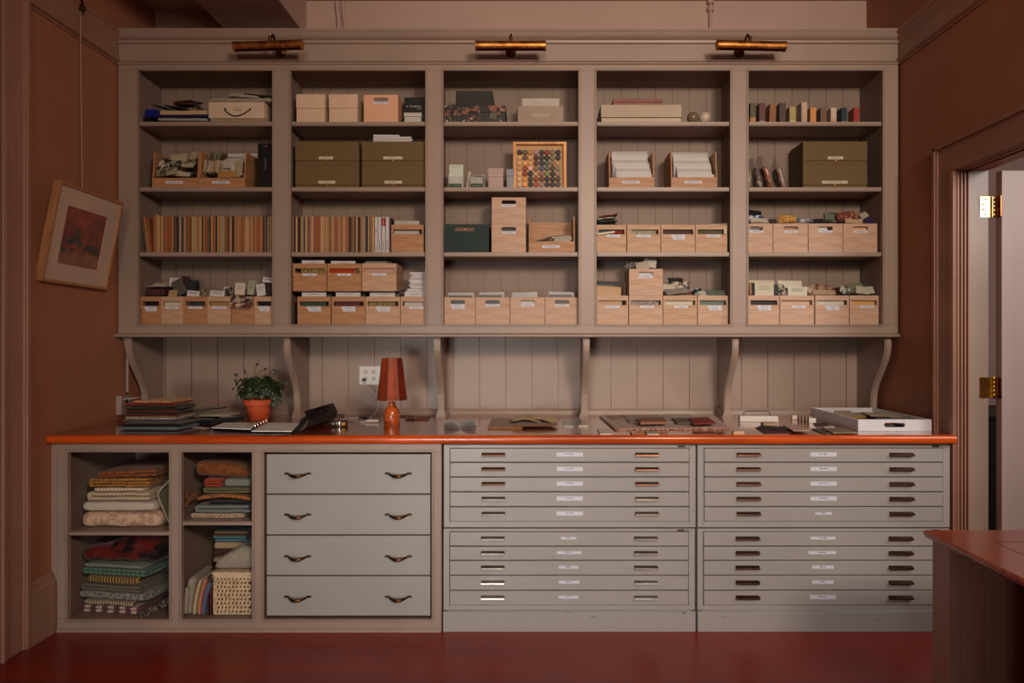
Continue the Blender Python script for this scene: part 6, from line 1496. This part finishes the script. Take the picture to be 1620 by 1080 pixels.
# small tiles
def tile(pts, c1, c2, lab, h=.007, name='tile_sample'):
    P = [CP(*q) for q in pts]; c = sum(P, Vector())/4; T = thing(name, lab, 'tile', c, 0)
    MB().prism([(q.x-c.x, q.y-c.y) for q in P], 'z', .0005, h).build('tile_body', card(c1), T, .0008)
    MB().prism([((q.x-c.x)*.98, (q.y-c.y)*.98) for q in P], 'z', h+.0002, h+.0014).build('glazed_face', paint('glaze_%d_%d_%d' % c2, c2, .2, .12, 40), T)
tile([(892, 675.5), (907.5, 675.5), (905, 666), (890.5, 666)], (176, 170, 160), (140, 146, 146), 'grey marbled square tile, left of the pair before the bracket')
tile([(915, 675.5), (930.5, 675.5), (927, 666.5), (912.5, 666.5)], (186, 178, 160), (112, 112, 92), 'green-grey square tile, right of the pair before the bracket', .010)
tile([(949, 688), (967.5, 688), (961, 679.5), (944.5, 680)], (184, 178, 170), (160, 150, 140), 'white triangular patterned tile near the counter edge')
tile([(1000, 688.5), (1018, 688.5), (1016, 684), (996, 683.5)], (150, 72, 44), (168, 84, 54), 'terracotta strip tile near the counter edge', .006)
tile([(1024, 688.5), (1043, 688.5), (1041, 683.5), (1020, 684)], (190, 176, 160), (128, 118, 104), 'beige strip tile beside the terracotta one', .007)
# patterned board and things on it
WV = fabric('terrazzo_board', (176, 146, 130), (130, 84, 66), 90, .8, 'blotch')
flat('patterned_board', 'large speckled pinkish board lying on the counter', 'board', WV, [(973.5, 681), (1153, 678.5), (1130, 659), (948.5, 659.5)], .010)
zt = .011
for k, (pts, h, c, d, z_) in enumerate((([(972, 664.5), (1003, 664), (990, 657.2), (958, 657.5)], .003, (150, 128, 116), 'pale rectangular card at the left on the board', zt), ([(996, 669), (1052, 667.5), (1042, 656.5), (985, 657)], .004, (156, 136, 124), 'large grey-pink paper sheet on the board', zt+.0035),
    ([(1013, 675), (1056, 674), (1050, 667), (1007, 668)], .014, (132, 88, 62), 'thick brown cork block on the board', zt+.0002), ([(1053, 668.5), (1100, 667), (1092, 655.5), (1046, 656)], .003, (172, 158, 148), 'white paper sheet right of centre on the board', zt), ([(1072, 671), (1106, 670), (1098, 663), (1062, 663.5)], .008, (90, 82, 70), 'grey-green card on the board', zt+.0035), ([(1098, 672.5), (1133, 671), (1120, 661.5), (1090, 663)], .006, (124, 42, 30), 'dark red card on the board', zt+.0115))):
    flat('swatch_card', d, 'card', WV if k == 2 and False else card(c), pts, h, z_)
# right-hand group
def sbox(px0, px1, pf, hpx, dep, c, name, lab, cat='box', bev=.001, yaw=0):
    p = CP((px0+px1)/2, pf); s = FPX/p.y; w = (px1-px0)/s; h = hpx/s
    o = MB().box(-w/2, w/2, 0, dep, 0, h).build(name, card(c) if isinstance(c, tuple) else c, None, bev); o.location = (p.x, p.y, ZC+.0005); o.rotation_euler = (0, 0, yaw)
    return tag(o, lab, cat)
p = CP(1201, 667.5); s = FPX/p.y
T = thing('wire_handled_box', 'long white box with a thin dark wire handle on the counter', 'box', p, R(-6))
MB().box(-.105, .105, 0, .05, .0005, .034).build('body', card((206, 200, 192)), T, .002)
MB().tube([(-.08, .025, .034), (-.078, .025, .050), (-.068, .025, .058), (.05, .025, .060), (.062, .025, .055), (.066, .025, .034)], .0022, 6).build('wire_handle', DBRASS, T)
sbox(1160, 1177.8, 687.5, 5.5, .030, (196, 156, 124), 'wood_block', 'small pale wood block near the counter edge', 'block')
sbox(1208, 1230, 673.5, 4.5, .05, (160, 130, 96), 'wood_block', 'tan block behind the dark red cards', 'block')
sbox(1253, 1262, 664, 7, .02, (196, 180, 160), 'small_cup', 'tiny white cup-like piece behind the cards', 'cup', .003)
for k in range(4): sbox(1264.5+k*5.2, 1269+k*5.2, 664+k*1.0, 8, .03, (172+6*(k % 2), 150+8*(k % 2), 138+8*(k % 2)), 'grey_block', f"{['first', 'second', 'third', 'last'][k]} of four small pink-grey blocks in a row, left of the white tray", 'block')
sbox(1280, 1291, 669.5, 8, .03, (204, 196, 184), 'white_block', 'white block in front of the row of small blocks', 'block')
for k, (pts, h, c, d) in enumerate((([(1209, 685.5), (1262, 684), (1240, 675), (1195, 676.5)], .003, (70, 24, 22), 'dark red paper sheet in front'), ([(1198, 677), (1245, 681), (1250, 678), (1205, 673.5)], .005, (40, 38, 36), 'black card crossing the dark red sheet'), ([(1255, 684.5), (1282, 684), (1262, 675.5), (1238, 675)], .004, (176, 146, 132), 'pink marbled card'), ([(1282, 674.5), (1318, 673.5), (1308, 667.5), (1276, 668)], .006, (64, 44, 34), 'dark brown tile with pale edge'), ([(1305, 678.5), (1321, 678), (1319, 675), (1304, 675.5)], .005, (204, 192, 180), 'small white tag'),
    ([(1306, 687), (1345, 686), (1322, 678.5), (1284, 679)], .004, (88, 84, 72), 'green-grey card at the front'), ([(1318, 686), (1357, 685.5), (1338, 678.5), (1300, 679)], .007, (124, 108, 86), 'khaki card under the white tray corner'))):
    flat('swatch_card', d + ', left of the white tray', 'card', card(c), pts, h, .0006 + (.0035 if k in (1, 2) else .0045 if k in (4, 6) else 0))
# white tray with grip hole
pf = CP(1357.5, 682); pr_ = CP(1472, 681.5); pbk = 4.12
x0, x1 = pf.x, pr_.x; yf = pf.y; w = x1-x0; d = pbk - yf; h = .059
T = thing('white_tray', 'large white tray with an oval grip hole at the right of the counter', 'tray', ((x0+x1)/2, yf, ZC+.0005))
m = MB().panel_hole([(-w/2, 0), (w/2, 0), (w/2, h), (-w/2, h)], stadium(-.054, .052, .020, .042), 0, .011); TW_ = paint('tray_white', (206, 208, 212), .3, .01)
m.build('front_wall', TW_, T, .001)
m = MB().panel_hole([(-w/2, 0), (w/2, 0), (w/2, h), (-w/2, h)], stadium(-.054, .052, .020, .042), d-.011, d); m.build('back_wall', TW_, T, .001)
MB().box(-w/2, -w/2+.011, .011, d-.011, 0, h).build('side_wall', TW_, T, .001)
MB().box(w/2-.011, w/2, .011, d-.011, 0, h).build('side_wall', TW_, T, .001)
MB().box(-w/2+.011, w/2-.011, .011, d-.011, 0, .008).build('base', TW_, T)
for k, (dx, dyy, w_, d_, h_, z_, c, rz, dsc) in enumerate(((-.03, .30, .26, .42, .012, .010, (104, 108, 96), 0, 'grey-green sheet on the bottom'), (-.06, .22, .20, .24, .012, .0235, (140, 44, 28), -8, 'red-brown swatch'), (-.04, .33, .22, .16, .014, .037, (140, 112, 50), 14, 'mustard swatch on top'), (.06, .26, .16, .18, .008, .036, (150, 128, 92), -10, 'tan swatch'), (.07, .40, .18, .16, .010, .0235, (70, 84, 80), 6, 'dark teal swatch'), (-.10, .45, .12, .12, .012, .0235, (186, 176, 160), 0, 'white swatch at the back'), (.10, .13, .10, .14, .008, .010, (172, 168, 160), 4, 'pale grey swatch near the grip'), (.02, .14, .05, .14, .006, .0235, (30, 28, 28), 0, 'black strap'))):
    o = slab('fabric_swatch', f"{dsc} in the white tray", 'fabric', cloth(c), (T.location.x + dx, yf + dyy, ZC + z_), (w_, d_, h_), (0, 0, R(rz)), .0015, .004, (10, 8, 2), 400+k)

# ================================================================ in the base cabinet cubbies
ZS1, ZS2, ZF = Bz(841.5)+.001, Bz(825.5)+.001, Bz(979)-.0015
YC = YB + .075; SC_ = FPX/YC
def tex(name, label, px0, px1, z, h, mat, depth=.34, yaw=0, layers=1, seed=0, amp=.004, sag=None, y=None, r=None, fold=True, extra=None, roll=0):
    s = FPX/(y or YC); x0, x1 = wx(px0, s), wx(px1, s); w = x1-x0; T = None
    m = MB(); hl = h/layers
    for k in range(layers):
        m.soft(w - (0.006*(k % 2)), depth, hl*.97, 22, 10, 3, r or hl*.48, amp, 16, seed+k, sag, Matrix.Translation((0, depth/2, k*hl)))
    if fold and layers > 1:                              # rounded fold edge joining the layers at the left
        for k in range(layers-1):
            m.soft(hl*1.1, depth*.98, hl*1.7, 4, 10, 4, hl*.5, amp*.5, 16, seed+k+50, None, Matrix.Translation((-w/2+hl*.35, depth/2, k*hl+hl*.12)))
    o = m.build(name, mat); o.location = ((x0+x1)/2, y or YC, z); o.rotation_euler = (0, R(roll), R(yaw)); tag(o, label, 'textile')
    return o
WHT = cloth((196, 186, 168), (170, 158, 140)); 
z = ZS1
tex('folded_towel', 'thick pink-beige quilted towel at the bottom of the upper left cubby', 126, 253, z, .076, cloth((198, 168, 142), (172, 138, 112), 'blotch', 30), seed=1, amp=.006, layers=1, r=.03); z += .078
tex('folded_towel', 'white folded towel second from below in the upper left cubby', 128.5, 245, z, .054, WHT, seed=2, layers=1, amp=.005, r=.024); z += .056
tex('folded_towel', 'cream striped waffle cloth third from below, upper left cubby', 137, 238, z, .044, cloth((200, 186, 158), (156, 136, 108), 'stripe_z', 30), seed=3, layers=2, amp=.004); z += .046
tex('folded_towel', 'small cream gauze cloth under the gold ones, upper left cubby', 147.5, 228, z, .020, cloth((204, 192, 170), (180, 150, 130), 'stripe', 18), seed=4, amp=.003); z += .023
GOLD = cloth((182, 128, 52), (120, 74, 30), 'blotch', 120)
tex('folded_cloth', 'gold woven cloth, lower of the two gold ones', 140.5, 238, z, .042, GOLD, seed=5, layers=3, amp=.003); z += .046
tex('folded_cloth', 'rust and gold cloth topmost in the upper left cubby', 155, 249, z, .032, cloth((150, 84, 40), (110, 60, 26), 'blotch', 80), seed=6, layers=2, amp=.003, roll=-2)
# olive cushion-like cloth at the right with pale piping
T = thing('piped_cushion', 'grey-green cushion with pale piping at the right, upper left cubby', 'cushion', (wx(268, SC_)-.012, YC+.03, ZS1))
GGC = cloth((84, 82, 62))
m = MB(); pth = [(.040, .275), (-.005, .225), (-.052, .175), (-.062, .155), (-.045, .115), (-.020, .060), (-.002, .018), (.024, .004)]
Q = [(x, zz2) for x, zz2 in pth]
m.prism(Q + [(.0265, .004), (.0265, .29)], 'y', .0, .26); m.build('cover', GGC, T, .008)
MB().tube(smooth([(x-.001, -.004, zz2+.002) for x, zz2 in pth], 3, 4), .0052, 8).build('piping', cloth((168, 156, 138)), T)

z = ZF
def tilt(p, a=.0): return p
tex('folded_blanket', 'white and purple plaid blanket at the bottom of the lower left cubby', 120.5, 228, z, .036, cloth((176, 160, 148), (96, 56, 60), 'stripe', 5), seed=11, layers=2, yaw=-7); z += .038
tex('folded_blanket', 'cream fringed blanket with rope edge, second from below', 127, 215, z, .024, cloth((190, 176, 146), (90, 74, 54), 'stripe', 22), seed=12, yaw=-8); z += .026
tex('folded_blanket', 'navy and white herringbone blanket, third from below', 115.5, 238, z, .044, cloth((132, 130, 120), (28, 36, 50), 'dots', 90), seed=13, layers=1, yaw=-9, depth=.36); z += .046
tex('folded_blanket', 'plain grey felt blanket in the lower left cubby', 121, 228, z, .030, cloth((112, 104, 90)), seed=14, layers=2, yaw=-9); z += .032
tex('folded_blanket', 'dark brown blanket with gold stripes, lower left cubby', 131, 222, z, .044, cloth((66, 46, 26), (156, 132, 76), 'stripe', 20), seed=15, yaw=-8, layers=1, r=.02); z += .046
tex('folded_blanket', 'teal woven blanket in the lower left cubby', 123, 238, z, .034, cloth((92, 124, 108), (66, 96, 84), 'stripe', 12), seed=16, layers=2, yaw=-9); z += .036
tex('folded_blanket', 'pale blue-grey blanket above the teal one', 128, 230, z, .020, cloth((126, 136, 128)), seed=17, yaw=-8); z += .023
def rs(p):
    return p + Vector((0, 0, .028*math.sin(p.x*14+.8)*(p.z/.12) ))
tex('velvet_throw', 'rumpled red and black velvet throw on top, lower left cubby', 122, 258, z, .105, fabric('velvet_red', (92, 22, 14), (20, 8, 8), 9, .6, 'blotch'), seed=19, amp=.016, r=.048, yaw=-3, sag=rs)
m = MB(); rnd = random.Random(4)
for k in range(44):
    u = k/44; x = .0 + .11*u; 
    m.tube([(x, .16*u, .052*u), (x+.012+rnd.uniform(-.006, .006), .16*u-.012, .040*u-.002+rnd.uniform(-.008, .008)), (x+.024+rnd.uniform(-.01, .01), .16*u-.02, .03*u-.004+rnd.uniform(-.012, .012))], .0024, 5)
o = m.build('blanket_fringe', cloth((150, 140, 122), (60, 50, 60), 'blotch', 60)); o.location = (wx(228, SC_)+.006, YC-.045, ZF+.014); tag(o, 'knotted pale fringe hanging at the right ends of the blankets, lower left cubby', 'fringe', kind='stuff')
# second cubby, upper
z = ZS2
tex('folded_cloth', 'beige boucle cloth at the bottom of the upper second cubby', 302, 386, z, .022, cloth((182, 160, 134), (120, 92, 76), 'dots', 110), seed=21, layers=2, amp=.002); z += .024
tex('folded_cloth', 'blue-grey wool cloth second from below, upper second cubby', 308, 396, z, .040, cloth((116, 122, 120)), seed=22, layers=2, amp=.003); z += .042
tex('folded_cloth', 'black-navy cloth under the patterned one, upper second cubby', 330, 392, z, .016, cloth((28, 30, 34)), seed=23); z += .018
tex('patterned_throw', 'orange-brown patterned throw arching in the upper second cubby', 311, 396, z, .022, cloth((158, 96, 50), (78, 44, 26), 'dots', 110), seed=24, layers=1, amp=.003, sag=lambda p: p + Vector((0, 0, .018*math.cos((p.x)*11)-.004))); z += .032
m = MB(); rnd = random.Random(9)
for k in range(70):
    a = rnd.uniform(-.9, .9); x0_ = rnd.uniform(-.012, .012)
    m.tube([(x0_, rnd.uniform(0, .06), rnd.uniform(-.004, .018)), (x0_-.028, rnd.uniform(-.03, .0), rnd.uniform(-.02, .04)*(1+a*.3)), (x0_-.044+rnd.uniform(-.012, .01), rnd.uniform(-.05, -.02), rnd.uniform(-.06, .045))], .0022, 4)
o = m.build('throw_fringe', cloth((128, 84, 46), (70, 40, 22), 'blotch', 60)); o.location = (wx(311, SC_), YC-.012, z-.030); tag(o, 'brown tasselled fringe spilling left of the patterned throw', 'fringe', kind='stuff')
tex('folded_cloth', 'olive green wool fold in the upper second cubby', 321, 396, z, .032, cloth((104, 98, 66)), seed=25, layers=2, amp=.003); z += .034
tex('folded_cloth', 'orange-red folded cloth, left of the grey labelled one', 323, 352, z, .040, cloth((160, 62, 36)), seed=26, layers=3, amp=.002)
o = tex('folded_cloth', 'grey-green tweed fold with a white sewn label', 354, 396, z, .040, cloth((128, 134, 122)), seed=27, layers=1, amp=.002, r=.014)
z += .043
T = tex('suede_fold', 'large brown suede fold with dark green corner, top of the second cubby', 305, 392, z, .075, cloth((124, 74, 38), (104, 60, 30), 'blotch', 30), seed=28, layers=1, amp=.004, r=.034, roll=3, sag=lambda p: Vector((p.x, p.y, p.z*(1 - .35*max(0, p.x/.14)))))
# second cubby, lower: basket, upright cloths, pile behind
yb_ = FPX/320
x0, x1 = wx(337, 320), wx(397.5, 320); w = x1-x0
T = thing('woven_basket', 'square pale woven palm basket in the lower second cubby', 'basket', ((x0+x1)/2, yb_, ZF))
BSK = wood('palm_weave', (196, 172, 140), (168, 142, 108), .7, (20, 20, 60), .1)
hB = .212; d_ = .20; rows = 9
m = MB()
for r_ in range(rows):
    z0 = r_*hB*.86/rows; hh = hB*.86/rows*.60
    off = .003*(r_ % 2)
    m.soft(w, d_, hh, 18, 12, 3, hh*.48, .0012, 40, r_, None, Matrix.Translation((0, d_/2, z0)))
m.soft(w+.010, d_+.008, hB*.16, 18, 12, 3, .008, .0016, 40, 77, None, Matrix.Translation((0, d_/2, hB*.85)))
m.build('coils', BSK, T)
m = MB(); nst = 10
for r_ in range(rows):
    z0 = r_*hB*.86/rows
    for k in range(nst):
        x = -w/2 + w*(k+.5+.25*(r_ % 2))/nst
        if x > w/2-.006: continue
        m.soft(w/nst*.62, .010, hB*.86/rows*1.1, 3, 3, 3, .004, .0006, 40, k, None, Matrix.Translation((x, .002, z0+hB*.02)) @ Matrix.Rotation(R(14), 4, 'Y'))
        m.soft(.010, w/nst*.62, hB*.86/rows*1.1, 3, 3, 3, .004, .0006, 40, k, None, Matrix.Translation((-w/2+.001, .012+k*d_/nst, z0+hB*.02)))
m.build('stitches', BSK, T)['kind'] = 'stuff'
MB().box(-w/2+.014, w/2-.014, .014, d_-.014, .004, hB*.84).build('dark_inside', card((50, 34, 22)), T)
MB().tube([(-w/2-.006+.014*math.cos(a), -.001, hB*.86+.016*math.sin(a)) for a in [2*PI*k/14 for k in range(13)]], .0035, 6).build('cord_handle', BLACK, T)
def dr(p): 
    return Vector((p.x, p.y, p.z*(.35 + .65*min(1, max(0, (p.x+.10)/.13)))))
z = ZF + hB + .002
o = slab('linen_cloth', 'crumpled grey linen cloth piled on the woven basket', 'textile', cloth((158, 150, 134)), ((x0+x1)/2+.0, yb_+.105, z), (.185, .17, .115), (0, 0, 0), .009, .03, (18, 12, 8), 31, dr, None, 10)
YD = YB + .285; 
zq = ZF; cols_ = [((110, 76, 48), 'brown book'), ((176, 164, 140), 'cream cloth fold'), ((92, 60, 40), 'chestnut fold'), ((190, 176, 150), 'ivory fold'), ((150, 118, 86), 'tan thick fold'), ((70, 44, 30), 'dark brown fold'), ((180, 150, 116), 'peach beige fold'), ((86, 130, 148), 'blue cloth'), ((104, 142, 140), 'aqua cloth'), ((134, 92, 60), 'brown leather'), ((150, 124, 92), 'tan leather'), ((40, 60, 58), 'dark teal cloth')]
hq = .0375
for k, (c, d) in enumerate(cols_):
    hk = (.05, .045, .045, .045, .03, .04, .04, .016, .016, .010, .016, .012)[k]
    tex('folded_cloth', f"{d} in the pile behind the woven basket", 336 + (k*5 % 4), 393 - (k*3 % 5), zq, hk-.002, cloth(c), depth=.2, seed=500+k, amp=.002, y=YD, r=min(.012, hk*.4)); zq += hk
for k, (pa, w_, h_, c, d) in enumerate(((293.5, .044, .185, (156, 146, 128), 'grey folded cloth standing at the left'), (308, .018, .175, (196, 176, 132), 'cream cloth standing second'), (313.5, .018, .178, (200, 124, 96), 'peach cloth standing third'), (319.2, .022, .180, (96, 106, 138), 'blue boucle cloth standing fourth'), (330.2, .006, .165, (64, 22, 18), 'dark maroon board, left of the two'), (333.2, .008, .135, (84, 26, 20), 'dark red board nearest the basket'))):
    xx = wx(pa, 318) + w_/2
    m = MB(); sh = [.10, .16, .17, .19, .0, .02][k]
    def fn(p, sh=sh, h_=h_): 
        u = p.z/h_; return Vector((p.x + sh*.25*u*u*.8, p.y, p.z))
    m.soft(w_*.93, .20, h_, 5, 10, 16, w_*.42, .002 if k < 4 else .0004, 18, 520+k, fn, Matrix.Translation((0, .10, 0)))
    if k == 0: m.soft(w_*.5, .02, h_*.7, 4, 3, 12, .008, .002, 18, 530, fn, Matrix.Translation((-.004, -.008, .012)))
    o = m.build('upright_cloth' if k < 4 else 'upright_board', cloth(c) if k < 4 else card(c)); o.location = (xx, YB+.05, ZF+.0005); tag(o, d + ', lower second cubby', 'textile' if k < 4 else 'board')

# ================================================================ let loose samples rest clear of each other
def settle():
    from mathutils.bvhtree import BVHTree
    bpy.context.view_layer.update()
    loose = {'fabric_swatch', 'sample_card', 'trim_sample', 'leather_sample', 'swing_tag', 'envelope', 'folded_cloth', 'swatch_card', 'fabric_sample', 'swatch_sheet', 'swatch_folder', 'colour_card', 'sample_folder', 'catalogue', 'folded_blanket', 'folded_towel', 'fabric_bolt', 'sample_binder', 'velvet_throw', 'upright_cloth', 'upright_board', 'patterned_throw', 'leather_sheet', 'linen_cloth', 'plastic_bag', 'booklet', 'suede_fold', 'blanket_fringe', 'throw_fringe', 'sample_board', 'paper_bundle', 'leather_folder'}
    def leaves(o):
        r = [o] if o.type == 'MESH' else []
        for ch in o.children: r += leaves(ch)
        return r
    trees = []; todo = []
    def geo(o):
        V, F = [], []
        for l in leaves(o):
            mw = l.matrix_world; n0 = len(V)
            V += [mw @ v.co for v in l.data.vertices]; F += [[n0 + i for i in p.vertices] for p in l.data.polygons]
        return V, F
    def bb(V): return [min(v[i] for v in V) for i in range(3)], [max(v[i] for v in V) for i in range(3)]
    tops = [o for o in C.objects if o.parent is None and o.type in ('MESH', 'EMPTY')]
    for o in tops:
        V, F = geo(o)
        if not F: continue
        if o.name.split('.')[0] in loose: todo.append((o, V, F))
        else: trees.append((BVHTree.FromPolygons(V, F), *bb(V)))
    offs = [(0, 0, 0)] + sorted([(x, y, z_) for x in (-.006, 0, .006) for y in (-.02, -.01, 0, .01, .02, .03, .045, .06) for z_ in (0, .002, .004, .007, .011, .016, .022)], key=lambda d: abs(d[0])*1.5 + abs(d[1])*.6 + d[2])
    bad = 0
    for o, V, F in todo:
        lo, hi = bb(V)
        near = [t for t in trees if all(t[1][i] < hi[i]+.07 and t[2][i] > lo[i]-.07 for i in range(3))]
        done = False
        L0 = o.location.copy(); k_ = 1.0
        for k_, lim in ((1.0, 120), (.88, 70), (.76, 70), (.62, 70)):
            VK = [L0 + (v - L0)*k_ for v in V]; lk, hk_ = bb(VK)
            for d in offs[:lim]:
                D_ = Vector(d); l2, h2 = [lk[i]+d[i] for i in range(3)], [hk_[i]+d[i] for i in range(3)]
                cand = [t for t in near if all(t[1][i] < h2[i] and t[2][i] > l2[i] for i in range(3))]
                V2 = [v + D_ for v in VK]; tr = BVHTree.FromPolygons(V2, F)
                if not any(tr.overlap(t[0]) for t in cand): done = True; break
            if done: break
        if done and k_ < 1: o.scale = o.scale * k_; V = VK; lo, hi = lk, hk_; print('shrunk', k_, o.get('label'))
        if not done: d = (0, 0, 0); D_ = Vector(d); tr = BVHTree.FromPolygons(V, F); bad += 1; print('unsettled', o.name, o.get('label'))
        else: o.location = o.location + D_
        trees.append((tr, [lo[i]+D_[i] for i in range(3)], [hi[i]+D_[i] for i in range(3)]))
    print('settle: unresolved', bad, 'of', len(todo))
settle()
